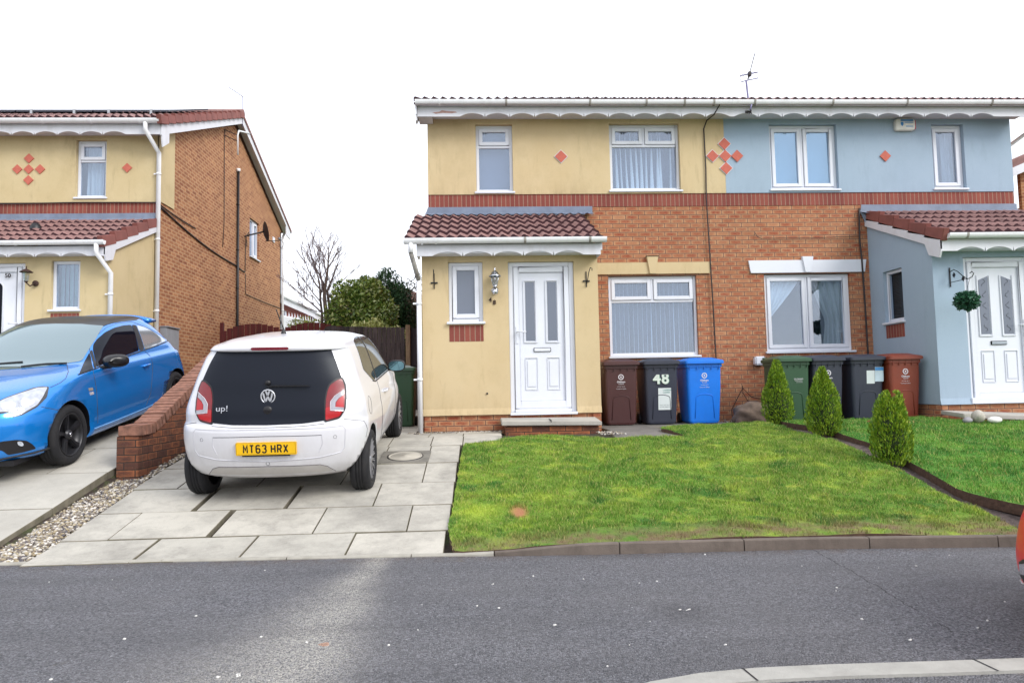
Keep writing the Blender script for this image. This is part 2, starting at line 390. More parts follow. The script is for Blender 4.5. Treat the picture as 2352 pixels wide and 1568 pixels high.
def pleats(fr, a, b, c, d, par, rec):  # white strips over a darker backing: light and shade of folds put into colour
    mb = MB(fr); r = random.Random(12); xs_ = [.10,.17,.25,.33,.405,.48,.555,.64,.735,.775,.93]
    for k, q in enumerate(xs_):
        w0, w1 = r.uniform(.004, .010), r.uniform(.014, .040); sl = (q-.6)*-.05; u = a+(b-a)*q; vs = []
        for j in range(9):
            t = j/8; z = d+.03-(d-c+.1)*t; w_ = w0+(w1-w0)*t**1.3; x = u+sl*(1-t)*-1.5+.004*math.sin(t*5+k)
            vs += [(x-w_, -rec-.10, z), (x, -rec-.08, z), (x+w_, -rec-.10, z)]
        mb.add(vs, [(3*j+i, 3*j+i+1, 3*j+i+4, 3*j+i+3) for j in range(8) for i in range(2)], 0, True)
    mb.build('curtain', M_CURT, par, recalc=False)
def vblinds(fr, a, b, c, d, par, rec, n=17, mat=None, gap=1.0):
    mb = MB(fr); r = random.Random(3)
    for i in range(n):
        u = a+(b-a)*(i+.5)/n; w_ = (b-a)/n*.56*gap; tilt = .012+r.uniform(-.006, .012)
        mb.add([(u-w_, -rec-.13-tilt, c-.06), (u+w_, -rec-.13+tilt, c-.06), (u+w_, -rec-.13+tilt, d+.05), (u-w_, -rec-.13-tilt, d+.05)], [(0,1,2,3)], 0)
        e = .003+ (.014 if r.random() < .22 else r.uniform(0, .004))
        mb.add([(u+w_-e, -rec-.128+tilt, c-.06), (u+w_+.002, -rec-.127+tilt, c-.06), (u+w_+.002, -rec-.127+tilt, d+.05), (u+w_-e*.3, -rec-.128+tilt, d+.05)], [(0,1,2,3)], 1)
    mb.build('vertical_blind', [mat or M_BLIND, M_BLINDE], par, recalc=False)
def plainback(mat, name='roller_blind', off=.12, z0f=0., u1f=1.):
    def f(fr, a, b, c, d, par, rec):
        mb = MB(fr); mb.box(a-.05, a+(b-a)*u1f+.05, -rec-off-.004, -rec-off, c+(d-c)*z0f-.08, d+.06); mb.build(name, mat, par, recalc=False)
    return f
def multi(*fs):
    def f(*a):
        for g in fs: g(*a)
    return f
def venetian(fr, a, b, c, d, par, rec):
    mb = MB(fr); z = c
    while z < d: mb.box(a-.03, b+.03, -rec-.10, -rec-.085, z, z+.021); z += .028
    mb.build('venetian_blind', M_DARKB, par, recalc=False)

def tiles(x0, x1, y0, z0, y1, z1, parent, name='roof', gauge=.345, mat=None, closed=True, per=.15, amp=.025, th=.05):
    """interlocking wavy tiles from the eave (y0,z0) up to (y1,z1); x along the eave"""
    L = math.hypot(y1-y0, z1-z0); n = max(1, round(L/gauge)); dy, dz = (y1-y0)/L, (z1-z0)/L; ny, nz = -dz, dy
    if ny*1 > 0 and False: pass
    mb = MB(); nx = int((x1-x0)/(per/6)); r = random.Random(5)
    for c in range(n):
        s0, s1 = L*c/n-.02*(c > 0), L*(c+1)/n; jig = r.uniform(-.003, .003)
        vs = []; fs = []
        for (s, h) in ((s0, -.004), (s0, th), (s1, .008)):
            for i in range(nx+1):
                x = x0+(x1-x0)*i/nx; ph = ((x-x0)/per) % 1
                wv = amp*(math.sin(ph*2*PI)*.8+.25*math.sin(ph*4*PI))+jig
                tj = math.sin(x*37.1+c*5.3)*.002
                hh = h+wv+tj if h > 0 else h+wv-.012
                vs.append((x, y0+dy*s+ny*hh, z0+dz*s+nz*hh))
        for k in range(2):
            for i in range(nx):
                q = k*(nx+1)+i; fs.append((q, q+1, q+nx+2, q+nx+1))
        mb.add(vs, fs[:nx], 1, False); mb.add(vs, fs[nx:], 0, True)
    # solid deck under the tiles
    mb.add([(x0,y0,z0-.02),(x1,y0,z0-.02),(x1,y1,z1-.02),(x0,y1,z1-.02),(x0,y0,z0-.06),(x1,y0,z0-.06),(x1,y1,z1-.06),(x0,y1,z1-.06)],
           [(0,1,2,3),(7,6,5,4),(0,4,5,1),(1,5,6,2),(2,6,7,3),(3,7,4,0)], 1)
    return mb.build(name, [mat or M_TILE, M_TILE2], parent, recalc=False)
def verge(x, y0, z0, y1, z1, parent, side, gauge=.345, drop=.13):
    """stepped dry-verge end caps; side +1 caps on the +X end"""
    L = math.hypot(y1-y0, z1-z0); n = round(L/gauge); dy, dz = (y1-y0)/L, (z1-z0)/L; mb = MB()
    for c in range(n):
        s0, s1 = L*c/n-.03, L*(c+1)/n-.030; t0, t1 = .088, .034
        P = lambda s, h: (y0+dy*s-dz*h, z0+dz*s+dy*h)
        poly = [P(s0, -drop+.03), P(s1, -drop), P(s1, t1), P(s0, t0)]
        a, b = (x-.06, x+.03) if side > 0 else (x-.03, x+.06)
        mb.prism(poly, 'x', a, b)
    return mb.build('verge_tile', simple('verge_unit', lin(128,76,70), .75, .2, 3), parent, bevel=.006)
def bargeboard(x, y0, z0, y1, z1, parent, h=.18, th=.025, foot=None):
    mb = MB(); mb.prism([(y0, z0-h), (y1, z1-h), (y1, z1), (y0, z0)], 'x', x, x+th)
    if foot: mb.prism(foot, 'x', x-.001, x+th+.001)
    return mb.build('bargeboard', M_FASC, parent)
def scallop(x0, x1, Y, zb, zt, first, per, n, parent, name='fascia', ah=.058, th=.022):
    pts = [(x0, zt), (x0, zb)]
    pts.append((first, zb))
    for k in range(n):
        a = first+per*k; 
        for j in range(1, 12):
            t = j/12; pts.append((a+per*t, zb+ah*(1-(2*t-1)**2)))
        if k < n-1: pts += [(a+per-.013, zb-.006), (a+per, zb+.056), (a+per+.013, zb-.006)]
    pts += [(first+per*n, zb), (x1, zb), (x1, zt)]
    # triangulate as strips: top edge to lower outline
    mb = MB(); low = pts[1:-1]
    low = [p for i, p in enumerate(low) if i == 0 or p[0] > low[i-1][0]-1e-9]
    for yy, mi in ((Y, 0), (Y+th, 0)):
        vs = []
        for p in low: vs += [(p[0], yy, p[1]), (p[0], yy, zt)]
        mb.add(vs, [(2*i, 2*i+2, 2*i+3, 2*i+1) for i in range(len(low)-1)])
    vs = []
    for p in low: vs += [(p[0], Y, p[1]), (p[0], Y+th, p[1])]
    mb.add(vs, [(2*i, 2*i+2, 2*i+3, 2*i+1) for i in range(len(low)-1)])
    mb.box(x0, x1, Y+.0005, Y+th-.0005, zt-.01, zt)
    return mb.build(name, M_FASC, parent, recalc=False)
def gutter(x0, x1, Y, zt, parent, r=.056, drop=0, brackets=(), label=None):
    """half-round gutter with a lip, brackets as sub-parts"""
    mb = MB(); prof = [(-r, 0), (-r, .012)]
    prof = []
    for k in range(13):
        a = PI+PI*k/12; prof.append((r*math.cos(a), r*math.sin(a)*1.25))
    outer = [(-r, .008)]+prof+[(r, .008)]
    inner = [(p[0]*.93, p[1]*.93+.004) for p in outer][::-1]
    poly = outer+inner
    n = len(poly); vs = [(x0, Y+p[0], zt+p[1]) for p in poly]+[(x1, Y+p[0], zt+p[1]-drop) for p in poly]
    mb.add(vs, [(i, (i+1) % n, n+(i+1) % n, n+i) for i in range(n)], 0, False)
    for e, k in ((x0, 0), (x1, 1)):
        z = zt-(drop if k else 0); m = len(outer)
        mb.add([(e, Y+p[0]*1.03, z+p[1]*1.03) for p in outer], [tuple(range(m))], 0)
    g = mb.build('gutter', M_GUT, parent, recalc=False)
    if label: g['label'] = label
    for bx in brackets:
        b = MB(); z = zt-drop*(bx-x0)/(x1-x0)
        q = [(p[0]*1.10, p[1]*1.10) for p in outer]; i2 = [(p[0]*1.0, p[1]*1.0) for p in outer][::-1]
        pl = q+i2; nn = len(pl)
        b.add([(bx-.016, Y+p[0], z+p[1]) for p in pl]+[(bx+.016, Y+p[0], z+p[1]) for p in pl],
              [(i, (i+1) % nn, nn+(i+1) % nn, nn+i) for i in range(nn)]+[(i, nn-1-i, nn-2-i, i+1) for i in range(len(outer)-1)]+[(nn+i, nn+i+1, nn+nn-2-i, nn+nn-1-i) for i in range(len(outer)-1)])
        b.build('gutter_bracket', M_DIRTPIPE if bx > 0 else M_GUT, g, recalc=False)
    return g
def diamond(cx, cz, Y, parent, r=.108, trim=True, label=None):
    mb = MB()
    mb.prism([(cx, cz-r), (cx+r, cz), (cx, cz+r), (cx-r, cz)], 'y', Y-.012, Y+.02)
    d = mb.build('diamond_tile', M_DIAM, parent)
    if trim:
        t = MB(); R = r+.013
        t.prism([(cx, cz-R), (cx+R, cz), (cx, cz+R), (cx-R, cz)], 'y', Y-.004, Y+.01)
        t.build('mortar_edge', M_FASC, d)
    return d
def pipe_sq(pts, w_, parent, mat=None, name='downpipe'):
    mb = MB()
    for a, b in zip(pts, pts[1:]):
        mb.tube([a, b], w_*.72, 4)
    return mb.build(name, mat or M_GUT, parent, recalc=True)
def pipe(pts, r, parent, mat=None, name='downpipe', clips=(), seg=12):
    mb = MB(); mb.tube(pts, r, seg)
    o = mb.build(name, mat or M_GUT, parent, recalc=False)
    for z in clips:
        # find position on the vertical run
        for a, b in zip(pts, pts[1:]):
            lo, hi = min(a[2], b[2]), max(a[2], b[2])
            if lo <= z <= hi and hi-lo > .1:
                t = (z-a[2])/(b[2]-a[2]); x, y = a[0]+t*(b[0]-a[0]), a[1]+t*(b[1]-a[1])
                c = MB(); c.tube([(x, y, z-.02), (x, y, z+.02)], r*1.15, seg); c.box(x-.05-r, x+r, y-.01, y+.012, z-.012, z+.012)
                c.build('pipe_clip', mat or M_GUT, o, recalc=False); break
    return o
def door(fr, u0, u1, z0, z1, parent, style=0, handle_left=True, num=None):
    f = .07; mb = MB(fr); rec = .05
    mb.box(u0, u0+f, -rec-.06, -rec, z0, z1); mb.box(u1-f, u1, -rec-.06, -rec, z0, z1)
    mb.box(u0+f, u1-f, -rec-.06, -rec, z1-f, z1); mb.box(u0+f, u1-f, -rec-.06, -rec+.03, z0, z0+.05)
    fo = mb.build('door_frame', M_WHITE, parent, bevel=.008)
    a, b, c, d = u0+f+.006, u1-f-.006, z0+.056, z1-f-.006
    m = MB(fr); s = .075
    m.box(a, a+s, -rec-.05, -rec+.018, c, d); m.box(b-s, b, -rec-.05, -rec+.018, c, d)
    m.box(a+s, b-s, -rec-.05, -rec+.018, c, c+s+.03); m.box(a+s, b-s, -rec-.05, -rec+.018, d-s, d)
    m.box(a+s, b-s, -rec-.04, -rec-.012, c+s+.03, d-s)
    dr = m.build('door', M_WHITE, parent, bevel=.007)
    W_ = b-a-2*s; H_ = d-c-2*s-.03; A, C = a+s, c+s+.03
    def raised(x0, x1, y0, y1, w_=.018, o=.008, slant=0):
        q = MB(fr); Y0, Y1 = -rec-.013, -rec-.012+o
        q.box(x0-w_, x0, Y0, Y1, y0-w_, y1+w_*.5); q.box(x1, x1+w_, Y0, Y1, y0-w_, y1+w_*.5)
        q.box(x0, x1, Y0, Y1, y0-w_, y0)
        if slant == 0: q.box(x0-.006, x1+.006, Y0, Y1+.005, y1, y1+w_)
        q.build('door_moulding', M_WHITE, dr, bevel=.004)
    for k, ux in enumerate((.13, .62)):
        x0 = A+W_*ux; x1 = x0+W_*.235; y0, y1 = C+H_*.46, C+H_*.93
        g = MB(fr); inx = .012
        if style == 1:
            lo, hi = (y1-.06, y1) if k == 0 else (y1, y1-.06)
            g.prism([(x0+inx, y0+inx), (x1-inx, y0+inx), (x1-inx, hi), (x0+inx, lo)], 'y', -rec-.011, -rec-.006)
        elif style == 2:
            if k == 1: continue
            x0 = A+W_*.36; x1 = A+W_*.62; y0, y1 = C+H_*.32, C+H_*.86; pl = [(x0, y0), (x1, y0)]
            for j in range(11): t = PI*j/10; pl.append(((x0+x1)/2+(x1-x0)/2*math.cos(t), y1+.10*math.sin(t)))
            g.prism(pl, 'y', -rec-.011, -rec-.006)
        else: g.box(x0+inx, x1-inx, -rec-.011, -rec-.006, y0+inx, y1-inx)
        if style != 2: raised(x0, x1, y0, y1, .022, .016, slant=style)
        else:
            q = MB(fr); q.tube([((p[0]-(x0+x1)/2)*1.12+(x0+x1)/2, -rec-.01, p[1]) for p in pl+pl[:1]], .014, 6); q.build('door_moulding', M_WHITE, dr)
        g.build('door_glass', M_FROST if style != 2 else M_CARGLASS, dr)
        if style == 1:
            q = MB(fr); r = random.Random(2)
            for j in range(5):
                z = y0+.1+(y1-y0-.2)*j/4
                q.tube([((x0+x1)/2+.02*math.sin(t*1.1+j)*1.5, -rec-.004, z+.02*t-.05) for t in range(6)], .0025, 4)
            q.build('glass_leading', M_BLACKPL, dr)
    if style != 2:
        for ux in (.13, .62):
            x0 = A+W_*ux; x1 = x0+W_*.25; raised(x0, x1, C+H_*.09, C+H_*.33, .012, .010)
            x_ = MB(fr); x_.box(x0+.02, x1-.02, -rec-.012, -rec-.003, C+H_*.11, C+H_*.31); x_.build('door_panel', M_WHITE, dr, bevel=.004)
        q = MB(fr); cu = A+W_*.5; lz = C+H_*.395
        q.box(cu-.125, cu+.125, -rec-.012, -rec+.002, lz-.03, lz+.03); q.build('letterbox_surround', M_BLACKPL, dr, bevel=.004)
        q = MB(fr); q.box(cu-.118, cu+.118, -rec+.003, -rec+.010, lz-.024, lz+.024); q.build('letterbox', M_WHITE if style == 0 else simple('silver', lin(160,168,178), .3), dr, bevel=.004)
    hx = a+.04 if handle_left else b-.04; hz = C+H_*.535; sg = 1 if handle_left else -1
    q = MB(fr); q.box(hx-.016, hx+.016, -rec+.018, -rec+.028, hz-.17, hz+.08); q.tube([(hx, -rec+.028, hz), (hx, -rec+.065, hz), (hx+sg*.13, -rec+.068, hz-.004)], .010, 8)
    q.box(hx-.007, hx+.007, -rec+.028, -rec+.033, hz-.11, hz-.075)
    q.build('door_handle', M_WHITE, dr, bevel=.003)
    return fo, dr

def house_shell(root, x0, x1, Y, dz, brick, lowholes, uphols, upper, side='left', zg=.45, depth=8.6, band=True, gable_render=None):
    fr = FR('front', Y)
    wall(fr, x0, x1, zg, 4.35+dz, lowholes, mats=[brick, M_INT], parent=root, name='brick_wall')
    wall(fr, x0, x1, 4.35+dz, 4.57+dz, [h for h in uphols if h[2] < 4.57+dz], out=.008, th=.108, mats=[M_BAND, M_INT], parent=root, name='soldier_brick_band', rooms=False)
    for (a, b, mat, lab) in upper:
        hs = [h for h in uphols if a < (h[0]+h[1])/2 < b]
        o = wall(fr, a, b, 4.572+dz, 5.97+dz, hs, out=.022, th=.122, mats=[mat, M_INT], parent=root, name='rendered_wall')
        if lab: o['label'] = lab
    # gable side wall and back
    ridgeY = Y+depth/2; rz = 5.95+dz+.405*(depth/2+.35)
    gx = x1 if side == 'right' else x0
    sgn = 1 if side == 'right' else -1
    return fr, ridgeY, rz, gx, sgn
def gable(root, x, sgn, Y0, depth, zg, ze, pitch, mat, holes=(), name='brick_gable_wall', th=.1, strip=None):
    """side wall up to the roof slope, with openings"""
    Yr = Y0+depth/2
    fr = FR('right' if sgn > 0 else 'left', x)
    wall(fr, Y0, Y0+depth, zg, ze, holes, mats=[mat, M_INT], parent=root, name=name, out=0)
    mb = MB(); h = pitch*depth/2
    mb.prism([(Y0, ze), (Y0+depth, ze), (Yr, ze+h)], 'x', x-(.1 if sgn > 0 else 0), x+(0 if sgn > 0 else .1))
    mb.build('gable_peak', mat, root)
def roof_pair(root, x0, x1, Ye, ze, depthover, pitch, mat=None, tile_front=True):
    """front slope of tiles, plain back slope and ridge"""
    Yr = Ye+depthover/2; zr = ze+pitch*depthover/2
    tiles(x0, x1, Ye, ze, Yr, zr, root, per=.15)
    mb = MB(); mb.add([(x0,Yr,zr),(x1,Yr,zr),(x1,Ye+depthover,ze),(x0,Ye+depthover,ze),(x0,Yr,zr-.08),(x1,Yr,zr-.08),(x1,Ye+depthover,ze-.08),(x0,Ye+depthover,ze-.08)],
                      [(0,1,2,3),(7,6,5,4),(0,4,5,1),(2,6,7,3),(3,7,4,0),(1,5,6,2)])
    mb.build('rear_roof_slope', M_TILE, root)
    rd = MB(); rd.tube([(x0, Yr, zr+.0), (x1, Yr, zr+.0)], .11, 10); rd.build('ridge_tiles', M_TILE, root, recalc=False)
    return Yr, zr
def porch(root, x0, x1, Yf, Yw, dz, mat, holes_f, side_holes=(), side_visible=None, pw=.28, zg=.5, label=None, plinth=None):
    """box porch with render over a brick plinth. returns frames"""
    zt = 3.34+dz
    ff = FR('front', Yf)
    zp = .905+dz*.9
    wall(ff, x0, x1, zg, zp, [h for h in holes_f if h[2] < zp], mats=[plinth or M_BRICK, M_INT], parent=root, name='porch_plinth', out=-.02, rooms=False)
    wall(ff, x0, x1, zp, zt, holes_f, mats=[mat, M_INT], parent=root, name='porch_front_wall', out=0)
    # bell-cast render stop
    mb = MB(ff)
    segs = []; u = x0-.004
    for h in sorted(h for h in holes_f if h[2] <= zp+.05):
        segs.append((u, h[0])); u = h[1]
    segs.append((u, x1+.004))
    for a, b in segs:
        if b-a > .01: mb.add([(a, .001, zp+.09), (b, .001, zp+.09), (b, .022, zp-.003), (a, .022, zp-.003), (a, -.03, zp-.003), (b, -.03, zp-.003)], [(0,1,2,3),(3,2,5,4),(0,3,4),(1,5,2)])
    mb.build('render_stop', mat, root, recalc=False)
    for side, x, hs in (('left', x0, side_holes if side_visible == 'left' else ()), ('right', x1, side_holes if side_visible == 'right' else ())):
        fs = FR(side, x+(.0005 if side == 'right' else -.0005))
        wall(fs, Yf+.0, Yw, zg, zp, (), mats=[plinth or M_BRICK, M_INT], parent=root, name='porch_plinth', out=-.02, rooms=False)
        wall(fs, Yf+.001, Yw, zp+.0005, zt-.02, hs, mats=[mat, M_INT], parent=root, name='porch_side_wall', out=.001)
        mb = MB(); X = x+(.0 if side == 'right' else 0)
        a, b = (X-.1, X) if side == 'right' else (X, X+.1)
        mb.prism([(Yf+.002, zt-.02), (Yw, zt-.02), (Yw, zt+.42*(Yw-Yf)-.04)], 'x', a, b); mb.build('porch_gable', mat, root)
    return ff
# ============================================================ 48: the yellow half of the pair
H48 = thing('semi_detached_house', 'yellow rendered half of the brick pair, with tiled porch and white front door numbered 48', 'house', (1.8, 12, gzA(12)))
W1, W2, W3, W4 = (.037,.665,4.588,5.793), (2.342,3.570,4.600,5.806), (5.165,6.375,4.603,5.789), (8.10,8.685,4.604,5.786)
L2, L3 = (2.257,3.784,1.742,3.144), (4.970,6.487,1.779,3.146)
PARTY, XL, XR = 4.36, -.785, 9.55; Yh = 11.7
def half(root, x0, x1, low, ups, mat, wl):
    fr = FR('front', Yh)
    wall(fr, x0, x1, .4, 4.35, low, mats=[M_BRICK, M_INT], parent=root)
    wall(fr, x0, x1, 4.35, 4.57, (), out=.008, th=.108, mats=[M_BAND, M_INT], parent=root, name='soldier_brick_band', rooms=False)
    wall(fr, x0, x1, 4.572, 5.97, ups, out=.022, th=.122, mats=[mat, M_INT], parent=root, name='rendered_wall')
    return fr
fr = half(H48, XL, PARTY-.001, [L2], [W1, W2], M_YEL, None)
T2 = [(0,.5,.70,1,True),(.5,1,.70,1,True),(0,1,0,.70,False)]
window(fr, *W1, H48, [(0,1,.70,1,True),(0,1,0,.70,False)], backing=plainback(simple('pale_blind', lin(140,146,165), .8, .03), off=.16))
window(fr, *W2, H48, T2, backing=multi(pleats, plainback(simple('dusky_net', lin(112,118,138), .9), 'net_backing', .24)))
window(fr, *L2, H48, T2, backing=lambda *a: vblinds(*a, n=18))
# stone lintel with keystone, painted yellow
def lintel(root, x0, x1, z0, z1, kx, mat, inset, kz, left_cut=True):
    mb = MB(); mb.prism([(x0+inset if left_cut else x0, z0), (x1-inset, z0), (x1, z1), (x0, z1)], 'y', Yh-.03, Yh+.05)
    lo = mb.build('lintel', mat, root)
    k = MB(); k.prism([(kx-.055, z0-.002), (kx+.055, z0-.002), (kx+.10, kz), (kx-.10, kz)], 'y', Yh-.06, Yh+.05); k.build('keystone', mat, lo, bevel=.006)
    if mat == M_YEL:
        d = MB(); d.box(kx-.11, kx+.11, Yh-.062, Yh-.01, kz, kz+.012); d.build('moss_cap', simple('dark_moss', lin(66,62,48), .95, .4, 30), lo)
lintel(H48, 1.95, 4.05, 3.175, 3.372, 3.02, M_YEL, .035, 3.47, False)
# red diamonds: one on its own, and the cross of five over the party line
for cx, cz, lab in ((1.495, 5.223, 'single red diamond with white edge'), (4.14, 5.223, None), (4.357, 5.437, None), (4.365, 5.222, None), (4.373, 5.006, None)):
    diamond(cx, cz, Yh-.030, H48, label=lab)
# side and rear walls, roof
gable(H48, XL, -1, Yh, 8.6, .3, 5.95, .405, M_BRICK)
bk = MB(); bk.box(XL, PARTY-.001, Yh+8.5, Yh+8.6, .3, 5.95); bk.build('rear_wall', M_BRICK, H48)
roof_pair(H48, XL-.19, PARTY-.002, 11.24, 6.018, 9.5, .402)
bargeboard(XL-.17, 11.30, 6.0, 16.0, 7.9, H48, foot=[(11.345, 5.73), (11.42, 5.70), (11.7, 5.86), (11.7, 6.1), (11.345, 6.0)])
def eave(root, x0, x1, Yg, zg_, dz, first, per, n, br, name='fascia', soffit_to=None):
    scallop(x0, x1, Yg+.15, 5.80+dz, 6.0+dz, first, per, n, root)
    gutter(x0-.03 if x0 < 0 else x0, x1, Yg+.07, 6.03+dz, root, r=.058, brackets=br)
    s = MB(); s.box(x0, x1, Yg+.17, soffit_to or Yg+.5, 5.885+dz, 5.90+dz); s.build('soffit', M_FASC, root)
eave(H48, -.925, PARTY-.001, 11.2, 6, 0, -.22, .4160, 11, [-.55, .55, 1.95, 2.9, 3.55, 4.05])
fl = MB(); fl.box(XL-.13, XL+.1, 11.36, 11.70, 5.80, 5.90); fl.build('box_end', M_FASC, H48)
pp = MB(); pp.add([(-.62,11.3475,5.845),(-.50,11.3475,5.86),(-.36,11.3475,5.853),(-.26,11.3475,5.868),(-.30,11.3475,5.885),(-.42,11.3475,5.89),(-.52,11.3475,5.905),(-.56,11.3475,5.88),(-.68,11.3475,5.868)], [tuple(range(9))])
pp.build('flaked_paint_patch', simple('bare_pink_primer', lin(176,140,132), .8, .15, 30), H48, recalc=False)
# ---- porch
PX0, PX1, PY = -.775, 1.775, 10.0
PW, PD = (-.395,.098,2.205,3.107), (.468,1.425,.922,3.102)
ff = porch(H48, PX0, PX1, PY, Yh, 0, M_YEL, [PW, PD])
window(ff, *PW, H48, [(0,1,0,1,True)], glass=M_FROST)
sp = MB(ff); sp.box(-.392, .098, -.03, .004, 1.955, 2.19); sp.build('brick_panel', M_BAND, H48)
door(ff, *PD, H48, 0, True)
th_ = MB(ff); th_.box(.462, 1.43, -.12, .03, .885, .925); th_.build('door_threshold', M_WHITE, H48, bevel=.006)
tiles(-.99, 1.83, 9.70, 3.37, 11.69, 4.215, H48, 'porch_roof', gauge=.43)
lf = MB(); lf.add([(-.79,11.655,4.35),(2.01,11.655,4.35),(2.01,11.655,4.24),(-.83,11.655,4.24),(2.03,11.52,4.19),(-.85,11.52,4.19)], [(0,3,2,1),(3,5,4,2)])
vs = [(-.83+i*.0477, 11.50+.0*i, 4.183+.022*math.sin(((-.83+i*.0477+.99)/.15 % 1)*2*PI)) for i in range(60)]
lf.add([(v[0], 11.60, 4.232) for v in vs]+vs, [(i, i+1, 61+i, 60+i) for i in range(59)], 0, True)
lf.build('lead_flashing', M_LEAD, H48, recalc=False)
scallop(-.825, 1.785, 9.75, 3.150, 3.315, -.61, .43, 5, H48, 'porch_fascia', ah=.058)
sf = MB(); sf.box(-.825, 1.785, 9.77, 10.0, 3.19, 3.205); sf.box(-.825, -.80, 9.77, 10.0, 3.15, 3.4); sf.box(1.76, 1.785, 9.77, 10.0, 3.15, 3.4); sf.build('porch_soffit', M_FASC, H48)
gutter(-1.0, 1.86, 9.68, 3.372, H48, r=.05, drop=-.0, brackets=[-.55, .70, 1.62])
for xx, s_ in ((-.83, -1), (1.79, 1)): bargeboard(xx, 9.78, 3.36, 11.7, 4.16, H48, h=.14)
pipe([(-.90,9.68,3.33),(-.90,9.68,3.19)], .036, H48, name='downpipe_outlet', seg=8)
pipe([(-.905,9.69,3.20),(-.815,9.90,2.84)], .034, H48, M_DIRTPIPE, name='downpipe_elbow', seg=8)
pipe([(-.812,9.91,2.86),(-.812,9.91,.62)], .036, H48, clips=(2.50, 1.42), seg=8)
n48 = text_obj('house_number', '4', .09, M_RUST, H48, facing_cam(.203, 9.99, 2.548), ex=.004, bold=.002)
n48 = text_obj('house_number', '8', .09, M_RUST, H48, facing_cam(.262, 9.99, 2.51), ex=.004, bold=.002)
vt = MB(); vt.lathe([(.0,-.012),(.014,-.012),(.014,.01)], (.135, 9.995, 1.205), 'y', 12); vt.build('vent_pipe', M_BLACKPL, H48)
# cable down the party line
pipe([(4.19,11.27,6.08),(4.165,11.24,6.04),(4.15,11.26,5.96),(4.08,11.34,5.83),(4.05,11.63,5.84),(4.0,11.655,5.7),(4.01,11.655,5.0),(4.0,11.66,4.5),(4.02,11.66,3.6),(4.045,11.66,2.6),(4.06,11.66,1.7),(4.07,11.66,1.2)], .011, H48, M_CABLE, 'wall_cable', seg=6)

# ============================================================ the blue half
HB = thing('semi_detached_house', 'pale blue rendered half of the brick pair, with a white lintel and blue porch', 'house', (7, 12, gzA(12)))
fr = half(HB, PARTY+.001, XR, [L3], [W3, W4], M_BLUE, None)
T3 = [(0,.5,0,1,True),(.5,1,0,1,True)]
window(fr, *W3, HB, T3, glass=M_GLASS_B, backing=plainback(M_BLUEBL, off=.1))
window(fr, *W4, HB, [(0,1,0,1,True)], backing=multi(folds(4, .03, -.03, 1, .55, 1, mat=M_CURT, seed=8, off=.2), plainback(simple('pale_back', lin(168,176,196), .9), 'net_backing', .34)))
def drapeL(s, t, A, B):     # swept to the left, gathered low
    return A+(B-A)*s*max(.12, 1-(max(0, t-.10)/.62)**1.1*.9)
def drapeR(s, t, A, B):
    wdt = max(.35, 1-.75*t); return B-(B-A)*s*wdt if t < .6 else B-(B-A)*s*max(.30, 1-.75*.6+ (t-.6)*.2)
window(fr, *L3, HB, T3, backing=multi(
    folds(4.5, .035, .20, 1, -.02, .44, mat=M_CURT, seed=2, off=.09, gather=drapeL), folds(4.0, .035, .0, 1, .54, 1.02, mat=M_CURT2, seed=5, off=.09, gather=drapeR)))
lintel(HB, 4.70, 6.785, 3.168, 3.385, 5.735, M_WHITE, .035, 3.442)
diamond(4.575, 5.222, Yh-.030, HB, trim=False); diamond(7.229, 5.213, Yh-.030, HB, r=.10, trim=False)
gable(HB, XR, 1, Yh, 8.6, .3, 5.95, .405, M_BRICK)
bk = MB(); bk.box(PARTY+.001, XR, Yh+8.5, Yh+8.6, .3, 5.95); bk.build('rear_wall', M_BRICK, HB)
roof_pair(HB, PARTY+.002, XR+.20, 11.24, 6.018, 9.5, .402)
eave(HB, PARTY+.001, XR+.12, 11.2, 6, 0, PARTY+.07, .417, 11, [4.75, 6.1, 7.4, 8.9])
pipe([(9.62,11.27,6.0),(9.66,11.3,5.93),(10.15,11.5,5.87),(9.70,12.02,5.45),(9.66,12.05,5.2),(9.66,12.05,.7)], .036, HB, clips=(4.5, 2.6))
BX0, BX1, BY = 6.845, 9.56, 10.03
BD = (7.325, 8.36, .90, 3.105); BW = (10.785, 11.30, 2.205, 3.09)
ff = porch(HB, BX0, BX1, BY, Yh, 0, M_BLUE, [BD], [BW], 'left')
window(FR('left', BX0), *BW, HB, [(0,1,0,1,False)], glass=M_GLASS_D, backing=venetian)
sp = MB(FR('left', BX0)); sp.box(10.79, 11.29, -.03, .005, 1.975, 2.19); sp.build('brick_panel', M_BAND, HB)
door(ff, *BD, HB, 1, False)
th_ = MB(ff); th_.box(7.31, 8.37, -.12, .03, .905, .995); th_.build('door_threshold', M_WHITE, HB, bevel=.006)
tiles(6.86, 9.70, 9.72, 3.40, 11.69, 4.215, HB, 'porch_roof', gauge=.43)
verge(6.83, 9.72, 3.40, 11.66, 4.20, HB, -1, gauge=.43)
bargeboard(6.80, 9.76, 3.32, 11.69, 4.11, HB, h=.14, foot=[(9.765, 3.14), (9.80, 3.06), (10.03, 3.14), (10.12, 3.34), (9.765, 3.32)])
lf = MB(); lf.add([(6.74,11.655,4.345),(9.56,11.655,4.345),(9.56,11.655,4.24),(6.72,11.655,4.22),(9.58,11.5,4.165),(6.74,11.5,4.165)], [(0,3,2,1),(3,5,4,2)])
lf.add([(6.70,11.66,4.25),(6.9,11.66,4.25),(6.9,11.6,4.02),(6.80,11.66,4.02)], [(0,1,2,3)]); lf.build('lead_flashing', M_LEAD, HB, recalc=False)
scallop(6.80, 9.62, 9.76, 3.150, 3.335, 7.05, .43, 5, HB, 'porch_fascia', ah=.058)
sf = MB(); sf.box(6.825, 9.62, 9.785, 10.03, 3.19, 3.205); sf.build('porch_soffit', M_FASC, HB)
